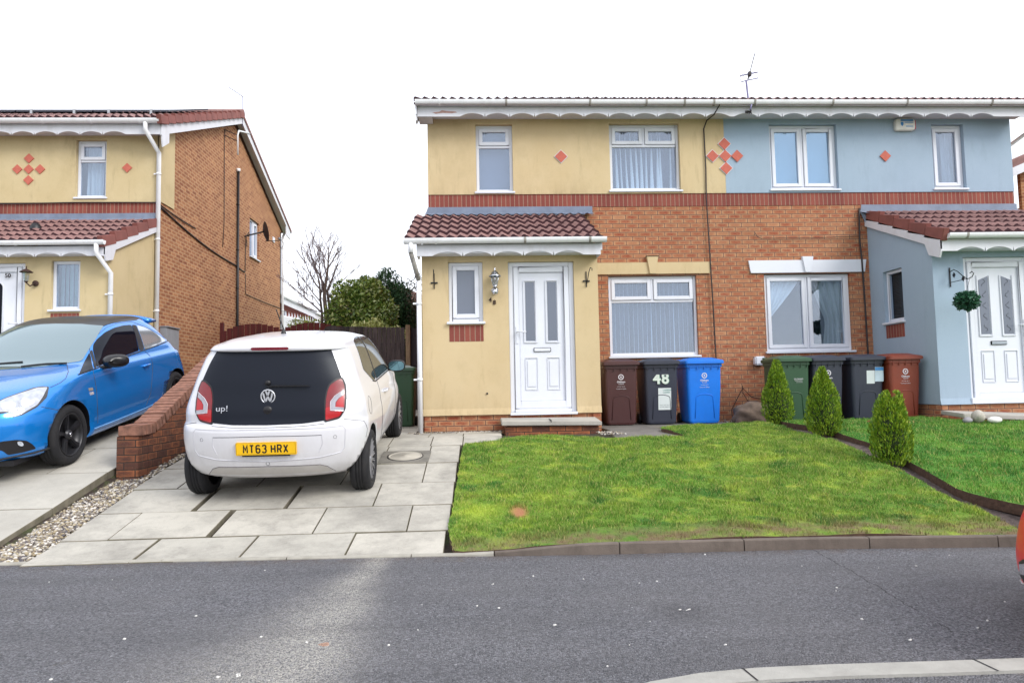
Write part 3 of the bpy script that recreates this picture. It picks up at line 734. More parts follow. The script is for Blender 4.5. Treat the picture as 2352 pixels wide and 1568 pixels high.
gutter(6.875, 9.7, 9.69, 3.385, HB, r=.05, brackets=[7.15, 8.4])
pipe([(6.70,11.655,4.28),(6.69,11.655,4.12),(6.68,11.66,3.7),(6.70,11.66,3.4),(6.71,11.655,2.6),(6.72,11.66,1.8),(6.72,11.66,1.3)], .014, HB, M_CABLE, 'wall_cable', seg=6)
pipe([(4.84,11.68,3.87),(4.87,11.665,3.80),(4.93,11.66,3.765),(5.3,11.66,3.77),(5.8,11.66,3.765),(6.3,11.66,3.78),(6.69,11.66,3.79)], .006, HB, M_CABLE, 'wall_cable', seg=6)
wb = MB(); wb.box(4.71, 4.89, 11.58, 11.70, 1.58, 1.73); wb.build('vent_cover', M_WHITE, HB, bevel=.02)

# ============================================================ 50: the cream house on the left
HL = thing('semi_detached_house', 'cream and brown brick house on the left, side gable showing, number 50 on its door', 'house', (-8.6, 14, gzB(14)))
LX, LY, DZ = -6.217, 13.8, .485
fr = FR('front', LY)
LW = (-7.785, -7.205, 5.125, 6.30)
wall(fr, -11.4, LX, .9, 4.35+DZ, (), mats=[M_BRICKL, M_INT], parent=HL)
wall(fr, -11.4, LX, 4.35+DZ, 4.57+DZ, (), out=.008, th=.108, mats=[M_BAND, M_INT], parent=HL, name='soldier_brick_band', rooms=False)
wall(fr, -11.4, LX+.02, 4.572+DZ, 5.97+DZ, [LW], out=.022, th=.122, mats=[M_CREAM, M_INT], parent=HL, name='rendered_wall')
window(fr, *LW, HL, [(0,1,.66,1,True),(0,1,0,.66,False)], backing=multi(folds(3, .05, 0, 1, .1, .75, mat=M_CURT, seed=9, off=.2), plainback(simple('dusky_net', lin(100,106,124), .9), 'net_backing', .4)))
for cx, cz in ((-8.67,5.715),(-8.67,5.93),(-8.67,5.50),(-8.885,5.715),(-8.455,5.715),(-6.80,5.735)): diamond(cx, cz, LY-.030, HL, r=.095, trim=False)
GW = (19.33, 20.15, 5.03, 6.135)
gable(HL, LX, 1, LY, 8.6, .9, 6.44, .42, M_BRICKL, [GW])
window(FR('right', LX), *GW, HL, [(0,.5,0,1,False),(.5,1,0,1,True)], backing=plainback(M_BLUEBL, off=.1))
rs = MB(FR('right', LX)); rs.box(LY-.022, 14.49, .0, .022, 4.572+DZ+.03, 6.50); rs.prism([(LY-.022, 6.50), (14.49, 6.50), (14.49, 6.72)], 'y', 0, .022); rs.build('rendered_strip', M_CREAM, HL)
bk = MB(); bk.box(-11.4, LX, LY+8.5, LY+8.6, .9, 6.4); bk.build('rear_wall', M_BRICKL, HL)
lYr, lzr = roof_pair(HL, -11.4, LX+.22, 13.36, 6.56, 9.5, .425)
verge(LX+.22, 13.36, 6.56, lYr, lzr, HL, 1, drop=.12)
bargeboard(LX+.17, 13.48, 6.50, lYr, lzr-.06, HL, h=.21, foot=[(13.50, 6.30), (13.56, 6.08), (13.82, 6.25), (13.82, 6.6), (13.50, 6.50)])
bargeboard(LX+.17, lYr, lzr-.06, 22.78, 6.60, HL, h=.21, foot=[(22.3, 6.30), (22.78, 6.25), (22.78, 6.60), (22.3, 6.7)])
sfl = MB(); sfl.add([(LX,13.8,6.49),(LX+.18,13.8,6.49),(LX+.18,lYr,lzr-.17),(LX,lYr,lzr-.17)], [(0,1,2,3)]); sfl.add([(LX,lYr,lzr-.17),(LX+.18,lYr,lzr-.17),(LX+.18,22.7,6.44),(LX,22.7,6.44)], [(0,1,2,3)]); sfl.build('verge_soffit', M_FASC, HL, recalc=False)
scallop(-11.4, LX+.17, 13.47, 6.30, 6.54, -10.95, .425, 10, HL)
gutter(-11.4, LX+.20, 13.39, 6.56, HL, r=.058, brackets=[-9.3, -8.2, -7.3, -6.4])
s = MB(); s.box(-11.4, LX+.17, 13.49, 13.85, 6.385, 6.40); s.build('soffit', M_FASC, HL)
pipe([(LX-.07,13.39,6.52),(LX-.07,13.39,6.36),(LX+.035,13.74,6.02),(LX+.035,13.74,.95)], .042, HL, clips=(5.6, 4.3, 2.9))
pipe([(LX+.05,22.60,6.42),(LX+.04,22.45,6.25),(LX+.04,22.45,1.1)], .04, HL, clips=(5.9, 3.9))
# black soil pipe, small cables and white sleeve on the gable
pipe([(LX+.05,18.24,7.10),(LX+.05,18.24,3.1),(LX+.05,18.24,2.6)], .032, HL, M_BLACKPL, 'soil_pipe', clips=(6.2, 5.0, 4.0))
cp = MB(); cp.lathe([(0,.05),(.05,.05),(.05,-.03),(.035,-.03)], (LX+.05, 18.24, 7.10), 'z', 12); cp.build('pipe_cowl', M_GUT, HL)
pipe([(LX+.04,17.3,7.85),(LX+.02,17.30,7.7),(LX+.02,17.33,5.5),(LX+.02,17.25,4.87)], .008, HL, M_CABLE, 'wall_cable', seg=6)
def oc(y0, z0, y1, z1, n, sag, r=.012):
    pts = [(LX+.02, y0+(y1-y0)*i/n, z0+(z1-z0)*i/n-sag*math.sin(PI*i/n)) for i in range(n+1)]
    pipe(pts, r, HL, M_CABLE, 'wall_cable', seg=6)
oc(13.85, 4.98, 18.35, 4.58, 12, .10, .016); oc(13.85, 5.02, 15.6, 4.95, 8, .02, .012)
oc(18.2, 4.60, 18.9, 4.53, 6, .02, .014); oc(18.9, 4.53, 18.95, 5.45, 4, 0, .01); oc(18.95, 4.5, 18.95, 3.95, 4, 0, .008); oc(18.95, 3.95, 22.3, 3.95, 8, .02, .009)
pipe([(-9.8,13.765,5.045),(-8.9,13.765,5.03),(-7.8,13.765,5.05),(-6.9,13.765,5.045),(-6.25,13.765,5.04)], .012, HL, M_CABLE, 'wall_cable', seg=6)
pv = MB(FR('right', LX)); pv.box(21.45, 21.63, 0, .03, 5.90, 6.06); pv.build('wall_vent', M_WHITE, HL, bevel=.005)
mbx = MB(FR('right', LX)); mbx.box(13.95, 14.52, 0, .14, 1.95, 2.60); mbx.prism([(13.94,2.60),(14.53,2.60),(14.53,2.63),(13.94,2.63)], 'y', -.01, .17); mbx.build('meter_box', simple('grey_meter_box', lin(140,142,148), .6), HL, bevel=.01)
# left porch
QY = 12.1
QW, QD = (-7.20,-6.725,2.72,3.59), (-8.58,-7.63,1.36,3.56)
ff = porch(HL, -10.6, LX-.03, QY, LY, DZ, M_CREAM, [QW, QD], zg=.9, plinth=M_BRICKL)
window(ff, *QW, HL, [(0,1,0,1,False)], backing=lambda *a: vblinds(*a, n=5, mat=simple('pale_blind_fabric', lin(150,178,176), .8), gap=.8))
sp = MB(ff); sp.box(-7.195, -6.73, -.03, .004, 2.46, 2.69); sp.build('brick_panel', M_BAND, HL)
door(ff, *QD, HL, 2, False)
text_obj('house_number', '50', .10, M_CABLE, HL, facing_cam(-7.93, 12.125, 3.345), ex=.003, bold=.002)
tiles(-10.7, LX+.0, 11.80, 3.86, 13.79, 4.70, HL, 'porch_roof', gauge=.43)
verge(LX+.0, 11.80, 3.86, 13.76, 4.69, HL, 1, gauge=.43)
bargeboard(LX-.0, 11.86, 3.78, 13.8, 4.62, HL, h=.14, foot=[(11.865, 3.62), (11.90, 3.54), (12.12, 3.60), (12.2, 3.80), (11.865, 3.78)])
lf = MB(); lf.add([(-10.6,13.755,4.83),(LX-.02,13.755,4.83),(LX-.02,13.755,4.73),(-10.6,13.755,4.73),(LX-.03,13.6,4.65),(-10.6,13.6,4.65)], [(0,3,2,1),(3,5,4,2)]); lf.build('lead_flashing', M_LEAD, HL, recalc=False)
scallop(-10.6, LX+.02, 11.86, 3.62, 3.79, -10.35, .43, 9, HL, 'porch_fascia', ah=.058)
sf = MB(); sf.box(-10.6, LX, 11.88, 12.1, 3.66, 3.675); sf.build('porch_soffit', M_FASC, HL)
gutter(-10.6, LX+.05, 11.78, 3.855, HL, r=.05, brackets=[-8.9, -7.6])
pipe([(LX-.08,11.78,3.81),(LX-.08,11.78,3.66),(LX+.015,12.07,3.36),(LX+.015,12.07,1.1)], .038, HL, clips=(3.0,))
rv = MB(); rv.lathe([(.0,.10),(.06,.09),(.09,.03),(.10,-.02)], (-7.88, 12.75, 4.30), 'z', 16); rv.build('roof_vent', M_BLACKPL, HL)
# solar panels on the roof of 50
for i in range(3):
    sx = -11.5+i*1.63
    y0 = 15.2

    pz = lambda y, h: 6.56+.425*(y-13.36)+h
    t = thing('solar_panel', ['black solar panel at the far left of the cream house roof', 'black solar panel in the middle of the roof row', 'black solar panel nearest the gable of the cream house roof'][i], 'solar panel', (sx, y0, pz(y0, .1)), group='solar panels on the left roof')
    mb = MB(); y1 = y0+2.2; X1 = sx+1.6
    mb.add([(sx,y0,pz(y0,.14)),(X1,y0,pz(y0,.14)),(X1,y1,pz(y1,.14)),(sx,y1,pz(y1,.14)),(sx,y0,pz(y0,.10)),(X1,y0,pz(y0,.10)),(X1,y1,pz(y1,.10)),(sx,y1,pz(y1,.10))],
           [(0,1,2,3),(7,6,5,4),(0,4,5,1),(1,5,6,2),(2,6,7,3),(3,7,4,0)]); mb.build('panel', simple('solar_cells', lin(24,24,40), .2, .1), t)
    r_ = MB()
    for k in (.3, 1.2): r_.box(sx+k, sx+k+.05, y0-.02, y0+.1, pz(y0,.03), pz(y0,.15))
    r_.build('mounting_rail', simple('aluminium_rail', lin(170,172,176), .4, metal=.6), t)
# ============================================================ GROUND, ROAD, PAVING, LAWNS
WORLD = False
def smooth01(a, b, x): t = min(1, max(0, (x-a)/(b-a))); return t*t*(3-2*t)
def gz(X, Y):
    t = smooth01(-3.75, -3.60, X) if Y < 20 else .5
    return gzB(Y)*(1-t)+gzA(Y)*t
def sheet(name, xs, ys, zf, mat, kind='structure', smooth=True, label=None):
    mb = MB(); nx = len(xs)
    mb.add([(x, y, zf(x, y)) for y in ys for x in xs], [(j*nx+i, j*nx+i+1, (j+1)*nx+i+1, (j+1)*nx+i) for j in range(len(ys)-1) for i in range(nx-1)], 0, smooth)
    o = mb.build(name, mat, recalc=False); tag(o, label=label, kind=kind); return o
def kerb_top(x): return .084 + .064*smooth01(-.25, .95, x)
def ground_mat():
    t = NT('soil_ground'); p = t.pos()
    n = t.noise(p, 14, 8, .7); c = t.mix(t.ramp(n, .3, .7), lin(44,34,30), lin(78,66,58))
    moss = t.ramp(t.noise(p, 7, 5, .6), .48, .62); c = t.mix(t.math('MULTIPLY', moss, .5), c, lin(78,96,40))
    s = t.n('ShaderNodeSeparateXYZ'); t.l(p, s.inputs[0])
    far = t.math('GREATER_THAN', t.math('ABSOLUTE', t.math('SUBTRACT', s.outputs[1], 8)), 14)
    c = t.mix(far, c, t.mix(t.noise(p, .8, 5), lin(84,110,50), lin(110,128,66)))
    soil = t.math('GREATER_THAN', s.outputs[0], 3.6)
    c = t.mix(t.math('MULTIPLY', soil, t.math('SUBTRACT', 1, far)), c, t.mix(t.ramp(n, .35, .7), lin(58,48,46), lin(112,98,94)))
    t.base(c); t.set(Roughness=.95); t.bump(t.noise(p, 40, 8, .75), .9, .03); return t.m
xs = [-400,-150,-60,-30,-15,-12,-9,-6,-4.5,-3.9,-3.75,-3.66,-3.58,-3.5,-3.3,-3,-2,-1,-.3,0,.5,1,2,3,3.8,4.0,4.1,4.2,4.3,4.4,4.5,4.7,5,6,7,8,10,15,30,60,150,400]
ys = [-300,-80,-20,-5,0,2,4,5.1,5.27,5.5,5.8,6.1,6.4,6.8,7.2,7.6,8,8.5,9,9.5,10,11,12,13,14,16,20,30,60,120,300,900]
def zg0(x, y):
    z = gz(x, y)-.04
    if x > -.25 and 5.05 < y < 6.4: z = max(z, kerb_top(x)-.012+.09*(y-5.1)-.055)
    if y < 5.12: z = -.01
    if y > 30: z += (y-30)*.0
    return z
sheet('ground', xs, ys, zg0, ground_mat())
def road_mat():
    t = NT('asphalt'); p = t.pos(); s = t.n('ShaderNodeSeparateXYZ'); t.l(p, s.inputs[0]); X, Y = s.outputs[0], s.outputs[1]
    agg = t.n('ShaderNodeTexVoronoi'); agg.inputs['Scale'].default_value = 115; t.l(p, agg.inputs['Vector'])
    spk = t.n('ShaderNodeSeparateColor'); t.l(agg.outputs['Color'], spk.inputs[0])
    c = t.mix(spk.outputs[0], lin(82,83,88), lin(162,162,168))
    c = t.mix(t.math('MULTIPLY', t.ramp(t.noise(p, 60, 4, .8), .4, .65), .5), c, lin(82,82,87))
    c = t.mix(t.math('MULTIPLY', t.ramp(t.noise(p, 1.1, 6, .6), .35, .7), .45), c, lin(128,126,127))
    wsp = t.math('GREATER_THAN', spk.outputs[1], .9995); c = t.mix(wsp, c, lin(196,194,198))
    # pale sandy wash-out running from the drive
    cx = t.math('ADD', t.math('MULTIPLY', t.math('SUBTRACT', 5, Y), -.03), -.74)
    wl = t.math('ADD', t.math('MULTIPLY', t.math('SUBTRACT', 5.1, Y), .19), .10); wr = t.math('ADD', t.math('MULTIPLY', t.math('SUBTRACT', 5.1, Y), .07), .09)
    isr = t.math('GREATER_THAN', X, cx); wd = t.math('ADD', t.math('MULTIPLY', isr, wr), t.math('MULTIPLY', t.math('SUBTRACT', 1, isr), wl))
    wob = t.math('MULTIPLY', t.math('SUBTRACT', t.noise(p, 2.2, 6, .65), .5), .30)
    d = t.math('DIVIDE', t.math('ADD', t.math('SUBTRACT', X, cx), wob), wd)
    m = t.math('EXPONENT', t.math('MULTIPLY', t.math('MULTIPLY', d, d), -1))
    m = t.math('MULTIPLY', m, t.ramp(t.noise(p, 95, 5, .85), .42, .58)); c = t.mix(t.math('MULTIPLY', m, .82), c, lin(222,217,206))
    # brown scum along the kerb
    k = t.math('SUBTRACT', 5.12, t.math('MULTIPLY', X, .045)); e = t.math('ABSOLUTE', t.math('SUBTRACT', k, Y))
    sc_ = t.math('MULTIPLY', t.math('SUBTRACT', 1, t.math('MINIMUM', t.math('MULTIPLY', e, 5), 1)), t.ramp(t.noise(p, 9, 6, .7), .4, .62))
    c = t.mix(t.math('MULTIPLY', sc_, .5), c, lin(112,88,66))
    damp = t.math('SUBTRACT', 1, t.math('MINIMUM', 1, t.math('MULTIPLY', 5, t.math('SQRT', t.math('ADD', t.math('POWER', t.math('SUBTRACT', X, 1.06), 2), t.math('POWER', t.math('SUBTRACT', Y, 3.74), 2))))))
    c = t.mix(t.math('MULTIPLY', damp, .35), c, lin(40,38,44))
    # thin crack running from the kerb, and grit stains
    ck = t.math('ABSOLUTE', t.math('SUBTRACT', t.math('ADD', X, t.math('MULTIPLY', t.math('SUBTRACT', t.noise(p, 5, 4, .7), .5), .10)), t.math('ADD', 1.95, t.math('MULTIPLY', Y, .09))))
    ck = t.math('MULTIPLY', t.math('LESS_THAN', ck, .0045), t.math('MULTIPLY', t.math('GREATER_THAN', Y, 3.3), t.math('GREATER_THAN', t.noise(p, 3, 4), .42))); c = t.mix(t.math('MULTIPLY', ck, .7), c, lin(44,42,44))
    bs = t.ramp(t.noise(t.scale(p, (1, 1.4, 1)), 4.5, 6, .75), .66, .76); c = t.mix(t.math('MULTIPLY', bs, .45), c, lin(150,136,112))
    tm = t.ramp(t.noise(t.scale(p, (.25, 1.6, 1)), 1.6, 5, .6), .45, .7); c = t.mix(t.math('MULTIPLY', tm, .35), c, lin(84,84,89))
    # orange mineral spot
    o1 = t.math('SQRT', t.math('ADD', t.math('POWER', t.math('SUBTRACT', X, -.752), 2), t.math('POWER', t.math('SUBTRACT', Y, 3.46), 2)))
    o1 = t.math('LESS_THAN', t.math('ADD', o1, t.math('MULTIPLY', t.noise(p, 40, 3), .03)), .04); c = t.mix(t.math('MULTIPLY', o1, .7), c, lin(214,160,128))
    c = t.mix(1., c, t.ramp(t.noise(p, 190, 5, .85), .36, .64, (.42,.42,.44,1), (1.28,1.28,1.28,1)), 'MULTIPLY')
    t.base(c); t.set(Roughness=.85)
    h = t.math('ADD', t.math('MULTIPLY', agg.outputs['Distance'], -6), t.noise(p, 60, 5, .8)); t.bump(h, .8, .006); return t.m
M_ROAD = road_mat()
rx = [-60,-30,-12,-8,-5,-3.3,-2,-1,-.3,.3,.6,1,1.7,2.4,3.2,4,6,8,14,40]
mb = MB(); NR = len(rx); rows = []
vs = [(x, y if k == 0 else kerbY(x)+.004, .07) for k, y in ((0, -9), (1, 0)) for x in rx]
mb.add(vs, [(i, i+1, NR+i+1, NR+i) for i in range(NR-1)])
tag(mb.build('road', M_ROAD, recalc=False), kind='structure')
# far kerb: flush edging across the drives rising to an upstand along the lawn
M_KERB = simple('kerb_concrete', lin(104,94,86), .9, .2, 7, dirt=lin(66,58,52), dirtamt=.7, dirtscale=5, bump=.4)
M_KERB2 = simple('pale_edging', lin(160,156,146), .9, .15, 7, dirt=lin(90,84,72), dirtamt=.5, dirtscale=5, bump=.3)
def kerb_top(x): return .084 + .064*smooth01(-.25, .95, x)
mb = MB()
xsK = [-14,-12.2,-11.3,-10.4,-9.5,-8.6,-7.7,-6.8,-5.9,-5.0,-4.1,-3.2,-2.3,-1.4,-.5,.1,1.0,1.9,2.8,3.7,4.6,5.5,6.4,7.3,8.2]
for a, b in zip(xsK, xsK[1:]):
    n = 4
    for i in range(n):
        p, q = a+(b-a)*i/n+(.004 if i == 0 else 0), a+(b-a)*(i+1)/n-(.004 if i == n-1 else 0)
        for j, x in enumerate((p, q)): pass
        w0 = .055
        vs = []
        for x in (p, q):
            y = kerbY(x); zt = kerb_top(x)
            vs += [(x, y, 0), (x, y+.006, zt-.008), (x, y+.012, zt), (x, y+w0, zt), (x, y+w0, 0)]
        mb.add(vs, [(0,5,6,1),(1,6,7,2),(2,7,8,3),(3,8,9,4)]+([(0,1,2,3,4)] if i == 0 else [])+([(9,8,7,6,5)] if i == n-1 else []), 0 if p > .0 else 1)
tag(mb.build('kerb', [M_KERB, M_KERB2], recalc=False), kind='structure')
# near kerb and footway
path_pts = [(-.02,-9),(-.02,1.4),(.06,1.95),(.22,2.32),(.42,2.56),(.62,2.665),(.83,2.725),(1.06,2.752),(1.34,2.756),(1.8,2.745),(2.3,2.74),(3,2.72),(4,2.70),(6,2.66),(9,2.6),(14,2.45),(40,2)]
def inset(pts, d):
    r = []
    for i, p in enumerate(pts):
        a = Vector(pts[max(i-1, 0)]); b = Vector(pts[min(i+1, len(pts)-1)]); t = (b-a).normalized(); nrm = Vector((t.y, -t.x)); r.append((p[0]+nrm.x*d, p[1]+nrm.y*d))
    return r
inn = inset(path_pts, .125); mb = MB()
ch = inset(path_pts, .014); joints = {6: 1, 10: 1}
for i in range(len(path_pts)-1):
    a0, a1, c0, c1, b0, b1 = path_pts[i], path_pts[i+1], ch[i], ch[i+1], inn[i], inn[i+1]
    mb.add([(*a0,.05),(*a1,.05),(*a1,.156),(*a0,.156),(*c1,.17),(*c0,.17),(*b1,.17),(*b0,.17),(*b1,.05),(*b0,.05)], [(0,1,2,3),(3,2,4,5),(5,4,6,7),(7,6,8,9)])
M_NK = simple('pale_kerb_concrete', lin(158,156,150), .9, .1, 10, dirt=lin(110,106,100), dirtamt=.4, dirtscale=8, bump=.4)
nk = mb.build('near_kerb', M_NK, recalc=False); tag(nk, kind='structure')
mb = MB()
for (x, y) in ((1.005, 2.747), (1.93, 2.744)):      # open joints in the kerb
    mb.add([(x, y+.004, .1), (x+.007, y+.004, .1), (x+.02, y-.13, .172), (x+.013, y-.13, .172), (x, y+.003, .158), (x+.007, y+.003, .158), (x+.007, y-.014, .1725), (x, y-.014, .1725)], [(0,1,5,4),(4,5,6,7),(7,6,2,3)])
jo = mb.build('kerb_joint', M_BLACKPL, recalc=False); setpar(jo, nk)
mb = MB(); n = len(inn); mb.add([(*p, .158) for p in inn]+[(40, -9, .158)], [tuple(range(n+1))]); tag(mb.build('footway', M_ROAD, recalc=False), kind='structure')

# ---------------------------------------------------------------- paving
def slab_mat(name, c1, c2, dark):
    t = NT(name); p = t.pos(); g = t.n('ShaderNodeNewGeometry')
    c = t.mix(g.outputs['Random Per Island'], c1, c2)
    d = t.ramp(t.noise(p, 1.6, 8, .68), .42, .70); c = t.mix(t.math('MULTIPLY', d, .62), c, dark)
    f = t.ramp(t.noise(p, 7, 9, .78), .50, .75); c = t.mix(t.math('MULTIPLY', f, .5), c, dark)
    spot = t.ramp(t.noise(p, 34, 4, .6), .66, .74); c = t.mix(t.math('MULTIPLY', spot, .45), c, dark)
    c = t.mix(1., c, t.ramp(t.noise(p, 200, 4, .8), .3, .7, (.80,.80,.80,1), (1.06,1.06,1.06,1)), 'MULTIPLY')
    t.base(c); t.set(Roughness=.9); t.bump(t.noise(p, 90, 6, .75), .3, .004); return t.m
M_SLAB = slab_mat('paving_flag', lin(190,185,174), lin(178,174,164), lin(106,103,98))
M_SLABL = slab_mat('pale_drive_flag', lin(196,191,180), lin(180,176,166), lin(150,146,138))
M_EDGE = simple('grimy_flag_edge', lin(112,106,92), .95, .3, 9, dirt=lin(84,86,50), dirtamt=.7, dirtscale=7)
def flags(mb, y0, y1, joints, zf, gaps={}, g=.007, th=.05, jit=.003, r=random.Random(3)):
    gy = g+.003
    for i in range(len(joints)-1):
        a, b = joints[i], joints[i+1]; ga = gaps.get(round(a, 2), g); gb = gaps.get(round(b, 2), g)
        a += ga/2; b -= gb/2; dz = r.uniform(-jit, jit); t = r.uniform(-.002, .002)
        def P(x, y, k): return (x, y, zf(x, y)+dz+t*(1 if x == a else -1)-k)
        e = .0032
        top = [P(a+e, y0+gy/2+e, 0), P(b-e, y0+gy/2+e, 0), P(b-e, y1-gy/2-e, 0), P(a+e, y1-gy/2-e, 0)]
        mid = [P(a, y0+gy/2, e), P(b, y0+gy/2, e), P(b, y1-gy/2, e), P(a, y1-gy/2, e)]
        low = [(q[0], q[1], q[2]-th) for q in mid]
        mb.add(top+mid+low, [(0,1,2,3)]); mb.add(top+mid+low, [(4+k, 4+(k+1) % 4, (k+1) % 4, k) for k in range(4)]+[(8+k, 8+(k+1) % 4, 4+(k+1) % 4, 4+k) for k in range(4)], 1)
zA = lambda x, y: gzA(y)
mb = MB()
flags(mb, 5.23, 5.725, [-3.29,-2.52,-1.757,-.99,-.27], lambda x, y: gzA(y)+(.008 if y < 5.5 else 0), {-2.52: .022, -1.76: .016})
flags(mb, 5.725, 6.30, [-3.30,-2.93,-2.15,-1.34,-.59,-.25], zA, {-2.15: .048})
flags(mb, 6.30, 6.92, [-3.30,-2.50,-1.71,-.945,-.24], zA, {-2.5: .05, -1.71: .032})
flags(mb, 6.92, 7.595, [-3.32,-2.9,-2.15,-1.35,-.557,-.23], zA)
flags(mb, 7.595, 8.41, [-3.32,-2.5,-1.7,-1.06,-.56,-.215], zA)
flags(mb, 8.41, 9.02, [-3.32,-2.6,-1.8,-1.08,-.574,-.19,.30], zA)
flags(mb, 9.02, 9.62, [-3.32,-2.5,-1.7,-1.3,-.646,-.2,.31], zA)
y = 9.62; k = 0
while y < 16:
    j = [-3.32,-2.7,-2.0,-1.3,-.88] if k % 2 else [-3.32,-3.0,-2.3,-1.6,-.88]
    flags(mb, y, y+.6, j, zA); y += .6; k += 1
flags(mb, 9.62, 9.97, [-.84,-.3,.33], lambda x, y: gzA(y)-.004)
tag(mb.build('driveway', [M_SLAB, M_EDGE], recalc=False), kind='structure')
mb = MB(); flags(mb, 8.55, 9.4, [1.72, 2.62], zA); 
for yy in (9.4, 10.1, 10.8): flags(mb, yy, yy+.7, [1.80,2.5,3.2,3.9] if yy > 10 else [1.80,2.56], lambda x, y: gzA(y)-.002)
tag(mb.build('path', [slab_mat('grey_path_flag', lin(128,124,118), lin(116,112,108), lin(74,72,68)), M_EDGE], recalc=False), kind='structure')
mb = MB()
yl = [5.42,6.32,7.22,8.12,9.02,9.92,10.82,11.72]
for i, (a, b) in enumerate(zip(yl, yl[1:])):
    flags(mb, a, b, [-11.2,-10.1,-9.0,-7.9,-6.8,-5.7,-4.7,-3.70] if i % 2 else [-11.2,-10.6,-9.5,-8.4,-7.3,-6.2,-5.1,-4.3,-3.70], lambda x, y: gzB(y), g=.006, th=.12)
tag(mb.build('driveway', [M_SLABL, M_EDGE], recalc=False), kind='structure')

# ---------------------------------------------------------------- lawns
def lawn_z(X, Y):
    k0 = kerb_top(X)-.012; base = max(gzA(Y), k0+.09*max(0, Y-5.1)) if Y < 6.2 else gzA(Y)
    return base+.012*math.sin(X*2.3+Y*1.7)+.008*math.sin(X*5.1-Y*3.9)+.014
L1 = [(-.20,5.185),(.3,5.125),(1,5.105),(2.4,5.065),(4.02,4.93),(4.06,5.26),(4.13,5.6),(4.14,6.05),(4.18,6.42),(4.20,7.0),(4.245,7.5),(4.23,7.95),(4.15,8.35),(4.07,8.8),(4.12,9.5),(4.15,10.0),(4.05,10.35),(3.53,10.15),(2.99,10.12),(2.60,9.6),(2.42,9.2),(2.58,8.55),(1.72,8.56),(1.52,8.68),(.9,8.93),(.33,8.8),(.2,8.5),(-.17,8.38),(-.20,7.6),(-.215,6.9),(-.235,6.2),(-.255,5.7)]
L2_ = [(4.50,4.88),(4.47,5.6),(4.39,5.88),(4.35,6.28),(4.43,6.98),(4.53,7.8),(4.45,8.35),(4.40,9.0),(4.36,9.8),(4.34,10.35),(6.6,10.35),(6.66,9.75),(7.0,9.0),(8.6,8.8),(12,8.8),(12,4.4),(7,4.72)]
def in_poly(px, py, poly):
    c = np.zeros(len(px), bool); n = len(poly)
    for i in range(n):
        x0, y0 = poly[i]; x1, y1 = poly[(i+1) % n]
        m = ((y0 > py) != (y1 > py)); t = (x1-x0)*(py-y0)/((y1-y0) if y1 != y0 else 1e-9)+x0
        c ^= (m & (px < t))
    return c
def lawn_surface(poly, name, zf, mat, skirt=.09):
    pts = [Vector(p) for p in poly]; allp = []; edges = []
    # densify the boundary with a ragged edge
    bd = []; r = random.Random(2)
    for i in range(len(pts)):
        a, b = pts[i], pts[(i+1) % len(pts)]; n = max(1, int((b-a).length/.08))
        for k in range(n):
            q = a.lerp(b, k/n); bd.append(q+Vector((r.uniform(-.012, .012), r.uniform(-.008, .008))))
    n = len(bd); edges = [(i, (i+1) % n) for i in range(n)]
    xs_ = np.arange(min(p[0] for p in poly), max(p[0] for p in poly), .15); ys_ = np.arange(min(p[1] for p in poly), max(p[1] for p in poly), .15)
    gx, gy = np.meshgrid(xs_, ys_); gx = gx.ravel()+rng.uniform(-.03, .03, gx.size); gy = gy.ravel()
    m = in_poly(gx, gy, poly); ins = [Vector((a, b)) for a, b in zip(gx[m], gy[m])]
    vv, ee, ff_, *_ = geometry.delaunay_2d_cdt(bd+ins, edges, [list(range(n))], 1, 1e-4)
    mb = MB(); V = [(p.x, p.y, zf(p.x, p.y)) for p in vv]
    mb.add(V, [tuple(f) for f in ff_], 0, True)
    low = [(p.x, p.y, zf(p.x, p.y)-skirt) for p in bd]; up = [(p.x, p.y, zf(p.x, p.y)) for p in bd]
    mb.add(up+low, [(i, (i+1) % n, n+(i+1) % n, n+i) for i in range(n)], 1, False)
    o = mb.build(name, [mat, ground_soil], recalc=False); tag(o, kind='structure'); return o
soil_clods = simple('soil_clods', lin(98,86,82), .95, .35, 30, bump=.8, bscale=40)
ground_soil = simple('dark_soil', lin(80,60,48), .95, .35, 30, bump=.8, bscale=40)
